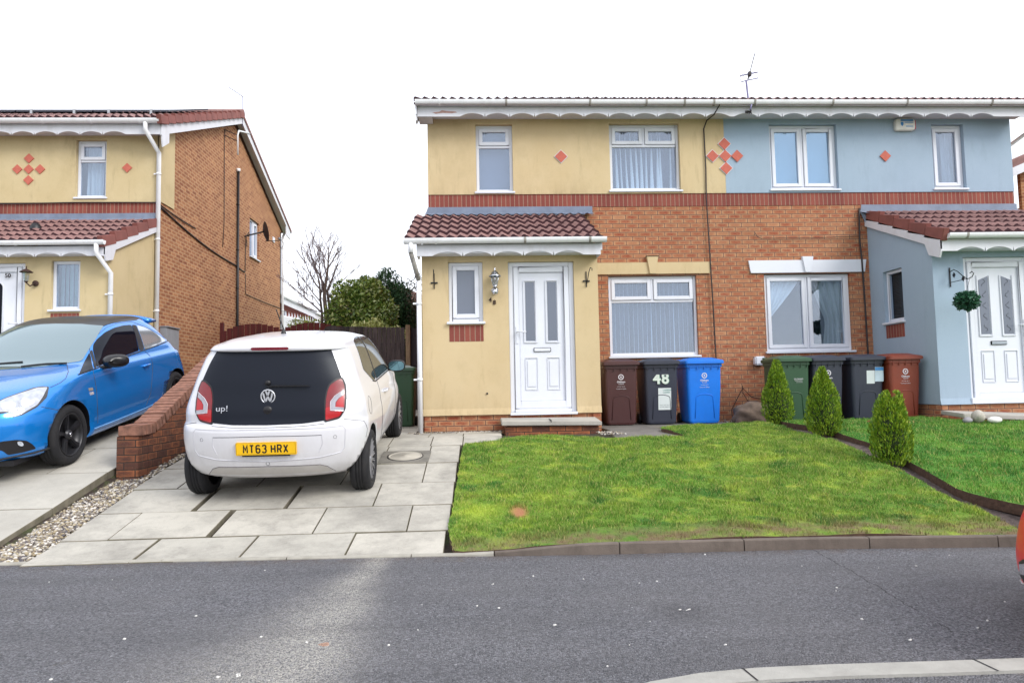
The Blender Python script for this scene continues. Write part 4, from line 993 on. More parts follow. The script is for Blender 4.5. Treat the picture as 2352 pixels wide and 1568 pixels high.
def grass_mat(name, lawn=False):
    t = NT(name); p = t.pos(); g = t.n('ShaderNodeNewGeometry')
    s = t.n('ShaderNodeSeparateXYZ'); t.l(p, s.inputs[0]); right = t.math('GREATER_THAN', s.outputs[0], 4.32)
    c = t.mix(t.ramp(t.noise(p, .9, 3, .5), .35, .65), lin(92,138,36), lin(126,156,48))
    c = t.mix(t.ramp(t.noise(p, 3.2, 4, .6), .5, .68), c, lin(156,178,58))
    c = t.mix(t.ramp(t.noise(t.scale(p, (1, 1, 0)), 2.3, 5, .6, .5), .53, .66), c, lin(64,116,28))
    c = t.mix(t.math('MULTIPLY', t.ramp(t.noise(t.scale(p, (1.1, 1.3, 0)), 1.7, 5, .7), .6, .72), .8), c, lin(186,188,76))
    c = t.mix(right, c, t.mix(t.ramp(t.noise(p, 2.2, 5, .65), .4, .66), lin(66,126,34), lin(108,156,48)))
    if not lawn:
        rp = g.outputs['Random Per Island']; c = t.mix(t.math('MULTIPLY', t.math('GREATER_THAN', rp, .84), .65), c, lin(196,182,112)); c = t.mix(t.math('MULTIPLY', t.math('LESS_THAN', rp, .22), .6), c, lin(40,74,22))
    hf = t.ramp(t.noise(t.scale(p, (1, 1, 0)), 16, 6, .8), .56, .66); c = t.mix(t.math('MULTIPLY', hf, .5), c, lin(52,64,26))
    hs = t.ramp(t.noise(t.scale(p, (1, 1.2, 0)), 12, 6, .8, .6), .58, .70); c = t.mix(t.math('MULTIPLY', hs, .5), c, lin(170,158,92))
    # worn front margin
    e = t.math('SUBTRACT', 5.55, s.outputs[1]); ee = t.math('MINIMUM', t.math('MAXIMUM', t.math('MULTIPLY', e, 3.2), 0), 1)
    c = t.mix(t.math('MULTIPLY', ee, t.ramp(t.noise(p, 5, 5, .7), .35, .6)), c, lin(128,110,78))
    dk = t.ramp(t.noise(t.scale(p, (1, 1.4, 0)), 5.5, 6, .72), .57, .68); c = t.mix(t.math('MULTIPLY', dk, .35), c, lin(40,66,26))
    br = t.ramp(t.noise(t.scale(p, (1.2, 1.6, .1)), 4.1, 6, .72, .4), .60, .70); c = t.mix(t.math('MULTIPLY', br, .5), c, lin(150,136,84))
    # bare orange patch
    bx, by = .335, 6.06
    dd = t.math('SQRT', t.math('ADD', t.math('POWER', t.math('MULTIPLY', t.math('SUBTRACT', s.outputs[0], bx), 1.6), 2), t.math('POWER', t.math('SUBTRACT', s.outputs[1], by), 2)))
    c = t.mix(t.ramp(t.math('ADD', dd, t.math('MULTIPLY', t.noise(p, 16, 5, .7), .12)), .12, .22, (1,1,1,1), (0,0,0,1)), c, lin(176,122,84))
    lx, ly = -.0, 6.05
    dl = t.math('SQRT', t.math('ADD', t.math('POWER', t.math('MULTIPLY', t.math('SUBTRACT', s.outputs[0], lx), .8), 2), t.math('POWER', t.math('SUBTRACT', s.outputs[1], ly), 2)))
    c = t.mix(t.math('MULTIPLY', t.ramp(t.math('ADD', dl, t.math('MULTIPLY', t.noise(p, 9, 5, .7), .3)), .18, .42, (1,1,1,1), (0,0,0,1)), .6), c, lin(188,206,72))
    t.base(c); t.set(Roughness=.75 if not lawn else .95)
    if not lawn: t.set(Subsurface_Weight=0)
    t.m.use_backface_culling = False
    if lawn: t.bump(t.noise(p, 45, 6, .8), .9, .03)
    return t.m
M_GRASS = grass_mat('grass_blade'); M_LAWN = grass_mat('lawn_thatch', True)
lawn_surface(L1, 'lawn', lawn_z, M_LAWN); lawn_surface(L2_, 'lawn', lambda x, y: lawn_z(x, y)+.02, M_LAWN)
def blades(poly, dens_near, dens_far, zf, name, label, hscale=1.):
    x0, x1 = min(p[0] for p in poly), max(p[0] for p in poly); y0, y1 = min(p[1] for p in poly), max(p[1] for p in poly)
    N = int((x1-x0)*(y1-y0)*dens_near); X = rng.uniform(x0, x1, N); Y = rng.uniform(y0, y1, N)
    keep = in_poly(X, Y, poly) & (rng.random(N) < np.interp(Y, [y0, y1], [1, dens_far/dens_near]))
    # thinner where worn near the front and in the bare patch; only what the lens could see
    keep &= ~((np.hypot((X-.335)*1.6, Y-6.06) < .10)); soilp = np.sin(X*6.1+np.sin(X*2.3)*2)*.12; keep &= ~((Y < 5.36+soilp) & (rng.random(N) < .75)); keep &= ~((Y < 5.8) & (np.sin(X*17+np.sin(Y*21)*2)*np.sin(Y*26+X*5) > .72) & (rng.random(N) < .8)); keep &= (X/Y < .86)
    X, Y = X[keep], Y[keep]; n = len(X)
    clump = np.sin(X*9.1+np.sin(Y*7.3)*2)*np.sin(Y*8.7+np.sin(X*6.1)*2); clump2 = np.sin(X*23+Y*5)*np.sin(Y*19-X*7)
    h = (.017+.012*rng.random(n)+.012*clump+.008*clump2)*hscale; h = np.maximum(h, .009)
    Z = np.array([zf(a, b) for a, b in zip(X, Y)])
    a = rng.uniform(0, 2*PI, n); wdt = rng.uniform(.0022, .0045, n)*(1+.08*(Y-5)); lean = rng.uniform(.1, .95, n)*h; la = rng.uniform(0, 2*PI, n)
    V = np.empty((n, 3, 3), np.float32)
    V[:, 0] = np.stack([X-np.cos(a)*wdt, Y-np.sin(a)*wdt, Z-.006], 1); V[:, 1] = np.stack([X+np.cos(a)*wdt, Y+np.sin(a)*wdt, Z-.006], 1)
    V[:, 2] = np.stack([X+np.cos(la)*lean, Y+np.sin(la)*lean, Z+h], 1)
    me = bpy.data.meshes.new(name); me.vertices.add(n*3); me.vertices.foreach_set('co', V.ravel()); me.loops.add(n*3)
    me.loops.foreach_set('vertex_index', np.arange(n*3, dtype=np.int32)); me.polygons.add(n)
    me.polygons.foreach_set('loop_start', np.arange(0, n*3, 3, dtype=np.int32)); me.polygons.foreach_set('loop_total', np.full(n, 3, np.int32))
    me.update(calc_edges=True); me.materials.append(M_GRASS)
    o = bpy.data.objects.new(name, me); COL.objects.link(o); tag(o, label, 'grass', kind='stuff'); return o
blades(L1, 11000, 7000, lawn_z, 'grass', 'patchy yellow-green mown grass of the front lawn in the middle')
blades(L2_, 6000, 4500, lambda x, y: lawn_z(x, y)+.02, 'grass', 'darker green grass of the lawn right of the trench')
# ---------------------------------------------------------------- pebbles
ico = [(0,0,1),(.894,0,.447),(.276,.851,.447),(-.724,.526,.447),(-.724,-.526,.447),(.276,-.851,.447),(.724,.526,-.447),(-.276,.851,-.447),(-.894,0,-.447),(-.276,-.851,-.447),(.724,-.526,-.447),(0,0,-1)]
icf = [(0,1,2),(0,2,3),(0,3,4),(0,4,5),(0,5,1),(1,6,2),(2,7,3),(3,8,4),(4,9,5),(5,10,1),(6,7,2),(7,8,3),(8,9,4),(9,10,5),(10,6,1),(6,11,7),(7,11,8),(8,11,9),(9,11,10),(10,11,6)]
def stones(name, pts, mat, label, cat, kind='stuff', smin=.008, smax=.022, seed=1):
    mb = MB(); r = random.Random(seed)
    for (x, y, z) in pts:
        s = r.uniform(smin, smax); sx, sy, sz = s*r.uniform(.7, 1.3), s*r.uniform(.7, 1.3), s*r.uniform(.45, .8); a = r.uniform(0, 6.28); ca, sa = math.cos(a), math.sin(a)
        mb.add([(x+(p[0]*sx*ca-p[1]*sy*sa), y+(p[0]*sx*sa+p[1]*sy*ca), z+sz*.5+p[2]*sz) for p in ico], icf, 0, True)
    o = mb.build(name, mat, recalc=False); tag(o, label, cat, kind=kind); return o
def pebble_mat():
    t = NT('pebbles'); g = t.n('ShaderNodeNewGeometry'); x = t.n('ShaderNodeValToRGB'); cr = x.color_ramp; cr.interpolation = 'CONSTANT'
    cols = [lin(178,172,162), lin(132,124,114), lin(204,198,190), lin(104,92,82), lin(146,132,106), lin(84,80,84), lin(166,154,128)]
    cr.elements[0].color = cols[0]; cr.elements[1].position = 1/7; cr.elements[1].color = cols[1]
    for i in range(2, 7): e = cr.elements.new(i/7); e.color = cols[i]
    t.l(g.outputs['Random Per Island'], x.inputs[0]); t.base(x.outputs[0]); t.set(Roughness=.7); return t.m
M_PEB = pebble_mat(); r = random.Random(11); P_ = []
while len(P_) < 7800:
    y = r.uniform(5.30, 7.33); x = r.uniform(-3.71, -3.31); 
    if x > -3.36 and r.random() < .6: continue
    P_.append((x, y, gzA(y)-.035+r.uniform(-.004, .018)))
for _ in range(700):
    y = r.uniform(7.2, 9.6); P_.append((r.gauss(-3.38, .025), y, gzA(y)-.01))
stones('gravel', P_, M_PEB, 'strip of pale and brown pebbles between the two driveways', 'gravel', smin=.006, smax=.017)
P_ = []
for _ in range(420): x = r.uniform(-.85, .32); P_.append((x, 9.955-abs(r.gauss(0, .03)), gzA(9.9)-.004))
for _ in range(90): P_.append((r.uniform(-.98, -.80), r.uniform(9.7, 10.0), gzA(9.9)-.004))
for _ in range(160): P_.append((r.uniform(1.55, 1.85), r.uniform(8.7, 9.3), gzA(9)-.003))
for _ in range(260): P_.append((r.uniform(3.9, 4.6), r.uniform(10.6, 11.6), gzA(11)-.003))
for _ in range(300): P_.append((r.uniform(6.6, 8.8), 9.85+r.gauss(0, .05), gzA(9.9)+.01))
stones('gravel', P_, M_PEB, 'loose white chippings along the foot of the brick walls', 'gravel', smin=.006, smax=.014)
P_ = []
for _ in range(38): P_.append((r.uniform(-3.5, 3.5), r.uniform(2.9, 5.0), .07))
for q in [(.367,3.6),(1.095,3.76),(1.118,3.25),(2.394,3.34),(1.981,3.22),(-1.124,3.11),(-1.042,3.11),(-1.05,3.13),(.068,4.38),(1.11,3.77),(1.06,3.77)]: P_.append((*q, .07)); P_.append((q[0]+.008, q[1]+.005, .07))
stones('gravel', P_, simple('white_chips', lin(214,212,208), .7), 'scattered white chips of stone lying on the asphalt', 'gravel', smin=.0035, smax=.0085, seed=5)
P_ = []
for _ in range(1500):
    y = r.uniform(4.95, 10.4); x = np.interp(y, [5,5.6,6.3,7,7.8,8.4,10.4], [4.28,4.27,4.25,4.32,4.38,4.30,4.24])+r.uniform(-.13, .13); P_.append((float(x), y, gz(x, y)-.075))
stones('soil', P_, soil_clods, 'crumbled dark soil in the trench between the lawns', 'soil', smin=.012, smax=.04, seed=8)
# ============================================================ GARDEN WALL, STEPS, FENCES
WORLD = True
gw = thing('garden_wall', 'brown brick retaining wall climbing in a ramp beside the white car, with a square end pier', 'wall', (-3.55, 7.3, gzA(7.3)))
def wtop(y): return float(np.interp(y, [7.30,7.66,9.7,16.8], [.965,.985,1.83,1.95]))
mb = MB(); ys_ = [7.52,7.66]+[7.66+.2*i for i in range(1, 46)]
X0, X1 = -3.655, -3.445
for a, b in zip(ys_, ys_[1:]):
    za, zb = wtop(a)-.115, wtop(b)-.115
    mb.add([(X0,a,.2),(X1,a,.2),(X1,b,.2),(X0,b,.2),(X0,a,za),(X1,a,za),(X1,b,zb),(X0,b,zb)], [(4,5,6,7),(0,1,5,4),(1,2,6,5),(2,3,7,6),(3,0,4,7)])
mb.build('wall_body', M_WALLB, gw, recalc=False)
mb = MB(); mb.box(X0-.008, X1+.0, 7.30, 7.52, .25, .865); mb.build('pier', M_WALLB, gw, bevel=.004)
mb = MB(); mb.box(X0+.012, X1+.03, 7.286, 7.40, .868, .968); mb.box(X0+.02, X1+.03, 7.405, 7.50, .87, .975)
cop = []; y = 7.505; rr = random.Random(4)
while y < 15:
    y2 = y+.068; zc = (wtop(y)+wtop(y2))/2; sl = math.atan2(wtop(y2)-wtop(y), y2-y); L = .068/math.cos(sl)/2-.002; H2 = .052; cx = (y+y2)/2; j = rr.uniform(-.006, .006)
    cs, sn = math.cos(sl), math.sin(sl)
    P = lambda a, b: (cx+a*cs-b*sn, zc-H2*cs+j+a*sn+b*cs)
    mb.prism([P(-L,-H2), P(L,-H2), P(L,H2), P(-L,H2)], 'x', X0-.005+rr.uniform(-.006, .004), X1+.014+rr.uniform(-.004, .006)); y = y2+.007
mb.build('brick_on_edge_coping', simple('coping_brick', lin(136,96,80), .95, .35, 14, dirt=lin(70,56,50), dirtamt=.85, dirtscale=8, bump=.5, bscale=50), gw, bevel=.004)
st = thing('doorstep', 'low doorstep of two grey concrete flags on brick below the white door 48', 'step', (1, 9.75, gzA(9.7)))
mb = MB(); mb.add([(.315,9.45,.770),(1.68,9.45,.745),(1.68,9.98,.785),(.315,9.98,.80),(.315,9.45,.825),(1.68,9.45,.80),(1.68,9.98,.84),(.315,9.98,.855)], [(3,2,1,0),(4,5,6,7),(0,1,5,4),(1,2,6,5),(2,3,7,6),(3,0,4,7)])
sl = mb.build('concrete_flag', M_CONC, st, bevel=.008)
mb = MB(); mb.box(.985, .992, 9.447, 9.98, .80, .8385); mb.build('flag_joint', M_BLACKPL, sl)
mb = MB(); mb.box(.37, 1.64, 9.50, 9.98, .5, .765); mb.build('step_brickwork', M_WALLB, st)
st2 = thing('doorstep', 'tilted grey concrete doorstep below the blue porch door at the right edge', 'step', (7.6, 9.6, gzA(9.7)))
mb = MB(); mb.add([(6.72,9.38,.735),(8.9,9.2,.62),(8.9,9.95,.66),(6.78,9.95,.765),(6.72,9.38,.795),(8.9,9.2,.68),(8.9,9.95,.72),(6.78,9.95,.825)], [(3,2,1,0),(4,5,6,7),(0,1,5,4),(1,2,6,5),(2,3,7,6),(3,0,4,7)]); mb.build('concrete_flag', M_CONC, st2, bevel=.01)
mb = MB(); mb.box(6.95, 8.8, 9.5, 9.95, .4, .66); mb.build('step_brickwork', M_WALLB, st2)
# fences
def picket_row(name, label, pts, top, zb, mat, wd=.09, gap=.018, posts=(), rails=(), jit=.01, tt=.018):
    f = thing(name, label, 'fence', (pts[0][0], pts[0][1], zb(0))); a, b = Vector(pts[0]), Vector(pts[1]); L = (b-a).length; d = (b-a)/L; n = int(L/(wd+gap)); r = random.Random(6)
    nrm = Vector((d.y, -d.x)); mb = MB()
    for i in range(n):
        s = i*(wd+gap); q = a+d*s; q2 = a+d*(s+wd); z1 = top(s/L)+r.uniform(-jit, jit); o = r.uniform(0, .004)
        v = [(q.x, q.y), (q2.x, q2.y), (q2.x-nrm.x*tt, q2.y-nrm.y*tt), (q.x-nrm.x*tt, q.y-nrm.y*tt)]
        v = [(x+nrm.x*o, y+nrm.y*o) for x, y in v]; z2 = top((s+wd)/L)+r.uniform(-jit, jit)*.3
        mb.add([(x, y, zb(s/L)) for x, y in v]+[(v[0][0],v[0][1],z1),(v[1][0],v[1][1],z1),(v[2][0],v[2][1],z1),(v[3][0],v[3][1],z1)], [(0,1,5,4),(1,2,6,5),(2,3,7,6),(3,0,4,7),(4,5,6,7)])
    mb.build('fence_boards', mat, f, recalc=False)
    for s, wz, zt, m in posts:
        q = a+d*s*L; p = MB(); p.box(q.x-wz/2, q.x+wz/2, q.y-.05, q.y+.05, zb(s), zt); p.build('post', m, f, bevel=.006)
    for z in rails:
        m_ = MB(); e = [(a.x, a.y+.03, z), (b.x, b.y+.03, z)]; m_.tube(e, .03, 4); m_.build('rail', mat, f)
    return f
def wood(name, c1, c2, dark, sc=6):
    t = NT(name); p = t.pos(); g = t.n('ShaderNodeNewGeometry')
    c = t.mix(g.outputs['Random Per Island'], c1, c2); s = t.ramp(t.noise(t.scale(p, (sc, sc, .6)), 4, 8, .75), .4, .65)
    c = t.mix(t.math('MULTIPLY', s, .75), c, dark); t.base(c); t.set(Roughness=.9); t.bump(t.noise(t.scale(p, (30, 30, 1)), 3, 5, .7), .5, .01); return t.m
M_GREYW = wood('weathered_grey_board', lin(92,80,78), lin(58,48,48), lin(30,24,26)); M_REDW = wood('red_stained_board', lin(104,38,36), lin(88,32,32), lin(52,22,22)); M_TANW = wood('tan_post', lin(140,118,92), lin(140,118,92), lin(90,70,54))
GYf = 15.6
picket_row('fence', 'weathered grey board fence behind the white car, with a tan post', [(-3.22, GYf), (-1.55, GYf)], lambda s: 2.72-.05*s+.0, lambda s: .78, M_GREYW, .095, .006, posts=((1.01, .10, 2.73, M_TANW),), rails=(2.3, 1.2))
picket_row('side_gate', 'dark shut board gate between the tan post and the yellow porch', [(-1.50, GYf+.05), (-.80, GYf+.05)], lambda s: 2.66, lambda s: .82, wood('dark_gate_board', lin(62,52,54), lin(48,40,44), lin(26,22,24)), .09, .004, rails=(2.4, 1.1))['category'] = 'gate'
def redtop(s):
    k = (s*2) % 1; return 2.80+.16*math.sin(PI*k)**.8
picket_row('fence', 'dark red picket fence with arched tops beside the left house gable', [(-6.2, 17.2), (-3.35, 17.0)], redtop, lambda s: 1.0, M_REDW, .13, .012, posts=((0, .12, 3.0, M_REDW), (1.0, .20, 2.86, M_REDW)), rails=(2.45, 1.5), jit=.004)
tr = thing('trellis', 'rotten grey arched panel leaning behind the weathered fence', 'trellis', (-2.95, 16.2, .8))
mb = MB(); pl = [(-3.52, .8), (-3.14, .8), (-3.14, 2.68)]+[(-3.33+.19*math.cos(PI*i/8), 2.68+.12*math.sin(PI*i/8)) for i in range(1, 8)]+[(-3.52, 2.68)]; mb.prism(pl, 'y', 16.18, 16.2); mb.build('panel', M_GREYW, tr)

# ============================================================ WHEELIE BINS
WORLD = False
def bin_mat(name, c): return simple(name, c, .42, .05, 8, dirt=tuple(x*.55+.03 for x in c[:3])+(1,), dirtamt=.35, dirtscale=7, bump=.08, bscale=150)
M_LBL = simple('bin_print', lin(206,204,210), .6, .03)
def make_bin(label, x, yf, w_, mat, rz=0, logo=True, group='wheelie bins along the house wall'):
    """front of the body at local y=0, facing -Y; body tapers towards the ground"""
    zg_ = gzA(yf+.3)-.035; t = thing('wheelie_bin', label, 'wheelie bin', (x, yf, zg_), rz, group)
    d = .66; h = .98; bw, bd = w_*.80, d*.74; tw, td = w_*.93, d*.94
    mb = MB(); lev = []
    def ring(z, hw, y0, y1, c=.045):
        p = []
        for (cx, cy, a0) in ((hw-c, y1-c, 0), (-hw+c, y1-c, 90), (-hw+c, y0+c, 180), (hw-c, y0+c, 270)):
            for k in range(5): a = math.radians(a0+k*22.5); p.append((cx+c*math.cos(a), cy+c*math.sin(a), z))
        return p
    prof = [(.045, bw/2-.02, .075, .075+bd-.02), (.075, bw/2, .065, .065+bd), (.60, bw/2+(tw-bw)/2*.6, .025, .05+bd+.08), (.90, tw/2-.012, .006, td-.01), (.905, tw/2+.004, -.006, td+.004), (.965, tw/2+.006, -.008, td+.006)]
    rs = [ring(*p) for p in prof]; n = len(rs[0]); vs = sum(rs, [])
    fs = [(k*n+i, k*n+(i+1) % n, (k+1)*n+(i+1) % n, (k+1)*n+i) for k in range(len(rs)-1) for i in range(n)]+[tuple(range(n))[::-1]]
    mb.add(vs, fs, 0, False); mb.build('bin_body', mat, t, recalc=True)
    lm = MB()
    lr = [ring(z, hw, y0, y1, .04) for z, hw, y0, y1 in ((.955, w_/2-.012, -.035, td+.02), (.960, w_/2+.004, -.05, td+.03), (1.0, w_/2+.004, -.05, td+.03), (1.012, w_/2-.012, -.035, td+.02), (1.03, w_/2-.06, .03, td-.02), (1.055, w_/2-.12, .13, td-.10), (1.06, w_/2-.2, .22, td-.2))]
    vs = sum(lr, []); fs = [(k*n+i, k*n+(i+1) % n, (k+1)*n+(i+1) % n, (k+1)*n+i) for k in range(len(lr)-1) for i in range(n)]+[tuple(range(n))[::-1], tuple((len(lr)-1)*n+i for i in range(n))]
    lm.add(vs, fs); lid = lm.build('lid', mat, t)
    q = MB()
    for k in (0, 1): q.tube([((.32-.64*k)*w_, td+.02, 1.01), ((.32-.64*k)*w_, td+.055, 1.045), ((.32-.64*k)*w_, td+.05, .93)], .02, 8)
    q.tube([(-.4*w_, td+.055, 1.035), (.4*w_, td+.055, 1.035)], .014, 10); q.build('handle', mat, t)
    q = MB(); hw = w_*.22      # raised arched panel on the lower front
    arch = [(hw+.02, .12)]+[(hw*math.cos(PI*i/12) if True else 0, .44+.05*math.sin(PI*i/12)) for i in range(13)]+[(-hw-.02, .12)]
    def yb(z): return float(np.interp(z, [.075, .60, .90], [.065, .025, .006]))
    q.tube([(p[0]*(1 if abs(p[0]) < hw*.9 else 1), yb(p[1])-.001, p[1]) for p in arch], .006, 6); q.build('front_ridge', mat, t)
    for k in range(5): q = MB(); q.box(-tw/2+.05+k*(tw-.1)/4-.004, -tw/2+.05+k*(tw-.1)/4+.004, -.012, .01, .87, .955); q.build('rib', mat, t)
    for s in (-1, 1):
        q = MB(); q.lathe([(0,-.025),(.07,-.025),(.095,-.02),(.10,0),(.095,.02),(.07,.025),(0,.025)], (s*(bw/2+.012), bd+.07, .10), 'x', 20); q.build('wheel', M_BLACKPL, t)
    if logo:
        def dec(z): return Matrix(((1,0,0,0),(0,.05,-1,yb(z)-.0035),(0,1,.05,z),(0,0,0,1)))
        q = MB(); cz = .775; y_ = yb(cz)-.0035
        for r0, r1 in ((.030,.043),(.0,.013)):
            vs = []
            for k in range(28): a = 2*PI*k/28; vs += [(r0*math.cos(a), y_, cz+r0*math.sin(a)), (r1*math.cos(a), y_, cz+r1*math.sin(a))]
            q.add(vs, [(2*k, 2*k+1, 2*((k+1) % 28)+1, 2*((k+1) % 28)) for k in range(28)])
        vs = []
        for k in range(28): a = 2*PI*k/28; vs += [(.017*math.cos(a), y_, cz+.017*math.sin(a)), (.033*math.cos(a), y_, cz+.033*math.sin(a))]
        q.build('council_emblem', M_LBL, t, recalc=False)
        text_obj('council_name', 'Oldham', .040, M_LBL, t, dec(.70), ex=.0005, bold=.0008)
        text_obj('council_name', 'Council', .026, M_LBL, t, dec(.668), ex=.0005)
        text_obj('council_name', 'www.oldham.gov.uk', .015, M_LBL, t, dec(.63), ex=.0005)
        text_obj('council_name', 'Councils for Oldham', .018, M_LBL, t, dec(.595), ex=.0005)
    return t
BRN, NAV, BLU, GRN, RED_ = bin_mat('bin_maroon', lin(72,42,42)), bin_mat('bin_charcoal', lin(48,52,66)), bin_mat('bin_blue', lin(16,116,222)), bin_mat('bin_green', lin(48,80,56)), bin_mat('bin_red_brown', lin(128,58,40))
b1 = make_bin('maroon wheelie bin nearest the yellow porch', 2.20, 10.6, .575, BRN)
b2 = make_bin('charcoal wheelie bin with the big 48 and a white cleaning notice', 2.83, 10.6, .575, NAV, logo=False)
b3 = make_bin('bright blue wheelie bin beside the charcoal bin numbered 48', 3.50, 10.6, .60, BLU)
b4 = make_bin('green wheelie bin below the white sill, left of the dark pair', 4.83, 10.4, .53, GRN, logo=False)
b5 = make_bin('charcoal wheelie bin with council emblem next to the green bin', 5.36, 10.4, .53, NAV)
b6 = make_bin('charcoal wheelie bin with two white notices, left of the red-brown bin', 5.97, 10.38, .56, NAV, logo=False)
b7 = make_bin('red-brown wheelie bin against the blue porch side', 6.50, 10.28, .53, RED_)
b8 = make_bin('green wheelie bin half hidden behind the white car at the grey fence', -1.30, 11.6, .55, GRN, logo=False)
def notice(t, x0, x1, z0, z1, lines, mat=None):
    yb = lambda z: float(np.interp(z, [.075, .60, .90], [.065, .025, .006]))
    mb = MB(); mb.add([(x0,yb(z0)-.002,z0),(x1,yb(z0)-.002,z0),(x1,yb(z1)-.002,z1),(x0,yb(z1)-.002,z1),(x0,yb(z0)-.0035,z0),(x1,yb(z0)-.0035,z0),(x1,yb(z1)-.0035,z1),(x0,yb(z1)-.0035,z1)], [(3,2,1,0),(4,5,6,7),(0,1,5,4),(1,2,6,5),(2,3,7,6),(3,0,4,7)])
    n = mb.build('notice', mat or simple('paper_notice', lin(206,214,214), .6, .03), t)
    for s, x, z, sz, m, xs_ in lines:
        text_obj('notice_text', s, sz, m, n, Matrix(((1,0,0,x),(0,.06,-1,yb(z)-.0045),(0,1,.06,z),(0,0,0,1))), ex=.0003, xs=xs_, bold=.0004)
TEAL = simple('teal_print', lin(30,120,110), .6); GREYP = simple('grey_print', lin(150,160,160), .6); BLUP = simple('blue_print', lin(60,130,190), .6)
notice(b2, -.055, .145, .26, .595, [('CLEANA', .08, .565, .038, TEAL, .9), ('CLEAN', .07, .53, .038, TEAL, .9), ('0161 624 4613', .045, .335, .026, GREYP, 1), ('07745 058512', .045, .305, .026, GREYP, 1)])
STK = simple('number_sticker', lin(196,206,196), .5, .12, 30); STK2 = simple('number_sticker_edge', lin(110,150,130), .5)
for s, x in (('4', -.075), ('8', .055)):
    text_obj('sticker_number', s, .235, STK2, b2, Matrix(((1,0,0,x+.004),(0,.06,-1,.0095),(0,1,.06,.735),(0,0,0,1))), ex=.0004, bold=.010)
    text_obj('sticker_number', s, .235, STK, b2, Matrix(((1,0,0,x),(0,.06,-1,.0085),(0,1,.06,.735),(0,0,0,1))), ex=.0004, bold=.006)
text_obj('bin_lettering', 'OLDHAM', .034, M_LBL, b4, Matrix(((1,0,0,.06),(0,.06,-1,.010),(0,1,.06,.69),(0,0,0,1))), ex=.0003)
mb = MB(); mb.box(-.0,.12,.0085,.0095,.664,.668); mb.box(.02,.12,.009,.0098,.640,.643); mb.build('bin_lettering', M_LBL, b4)
notice(b6, -.02, .105, .60, .80, []); notice(b6, .11, .245, .63, .85, [('', 0, 0, .01, BLUP, 1)][:0], mat=simple('pale_blue_notice', lin(190,208,220), .6))
mb = MB(); mb.box(.113,.242,.004,.0055,.80,.846); mb.box(.113,.242,.0205,.0225,.632,.655); mb.build('notice_stripe', BLUP, b6)
# ============================================================ SMALL THINGS ON THE WALLS
WORLD = True
t = thing('wall_lantern', 'chrome six-sided lantern on the yellow porch between window and door', 'lantern', (.272, 9.99, 2.70))
m = MB(); m.lathe([(0,-.005),(.048,-.005),(.05,.01),(.03,.03),(0,.03)], (.272, 9.965, 2.685), 'y', 20); m.lathe([(0,0),(.035,.01),(.045,.035),(.04,.07),(.02,.09),(.0,.1)], (.272, 9.90, 2.61), 'z', 16); m.build('wall_mount', M_CHROME, t)
m = MB(); m.lathe([(0,0),(.03,.0),(.036,.015),(.02,.03)], (.272, 9.89, 2.72), 'z', 6)
for k in range(6):
    a = PI/6+k*PI/3; m.tube([(.272+.034*math.cos(a), 9.89+.034*math.sin(a), 2.735), (.272+.062*math.cos(a), 9.89+.062*math.sin(a), 2.875)], .0045, 6)
m.build('lantern_frame', M_CHROME, t)
m = MB(); m.lathe([(.031,0),(.057,.138)], (.272, 9.89, 2.737), 'z', 6, smooth=False); m.build('lantern_glass', M_GLASS, t)
m = MB(); m.lathe([(.088,0),(.092,.006),(.06,.028),(.055,.05),(.035,.075),(.012,.085),(.012,.095),(.016,.105),(.006,.125),(0,.14)], (.272, 9.89, 2.872), 'z', 12); m.build('lantern_cap', M_CHROME, t)
t = thing('wall_lantern', 'dark coach lantern beside door 50 on the left house porch', 'lantern', (-7.50, 12.08, 3.25))
m = MB(); m.lathe([(0,-.01),(.05,-.01),(.05,.01),(0,.02)], (-7.44, 12.07, 3.20), 'y', 14); m.tube([(-7.44,12.05,3.20),(-7.47,11.98,3.14),(-7.52,11.95,3.20)], .012, 8); m.build('wall_mount', M_RUST, t)
m = MB(); m.lathe([(.035,0),(.06,.15)], (-7.52, 11.95, 3.22), 'z', 6, smooth=False); m.build('lantern_glass', M_GLASS, t)
m = MB(); m.lathe([(.10,0),(.10,.006),(.05,.04),(.01,.06),(.01,.10),(0,.11)], (-7.52, 11.95, 3.37), 'z', 12); m.lathe([(0,-.03),(.03,-.01),(.04,0)], (-7.52, 11.95, 3.22), 'z', 6); m.build('lantern_cap', M_RUST, t)
def hook(x, lab, flip):
    t = thing('basket_bracket', lab, 'bracket', (x, 9.98, 2.83)); m = MB()
    m.box(x-.007, x+.007, 9.985, 9.998, 2.72, 2.945); m.box(x-.05, x+.05, 9.985, 9.999, 2.795, 2.815); m.build('back_plate', M_BLACKPL, t)
    m = MB(); m.tube([(x,9.98,2.75),(x+.003,9.90,2.80),(x+.006,9.78,2.90),(x+flip*.02,9.73,2.955),(x+flip*.04,9.70,2.94),(x+flip*.04,9.71,2.91)], .006, 8); m.build('hook', M_BLACKPL, t)
hook(-.60, 'black iron basket hook on the yellow porch left of the small window', .3); hook(1.605, 'black iron basket hook on the yellow porch right of the white door', 1)
t = thing('basket_bracket', 'black scrolled iron bracket with leaves by the blue porch door', 'bracket', (7.1, 10.02, 2.79)); m = MB()
m.box(7.093, 7.107, 10.012, 10.028, 2.655, 2.945); m.build('back_plate', M_BLACKPL, t)
m = MB(); m.tube([(7.1,10.01,2.72),(7.1,9.6,2.72)], .005, 6); m.tube([(7.1,10.01,2.88),(7.1,9.93,2.90),(7.1,9.85,2.86),(7.1,9.75,2.78),(7.1,9.65,2.715),(7.1,9.56,2.73),(7.1,9.52,2.78),(7.1,9.56,2.81),(7.1,9.60,2.79)], .006, 8)
m.build('scroll', M_BLACKPL, t); m = MB()
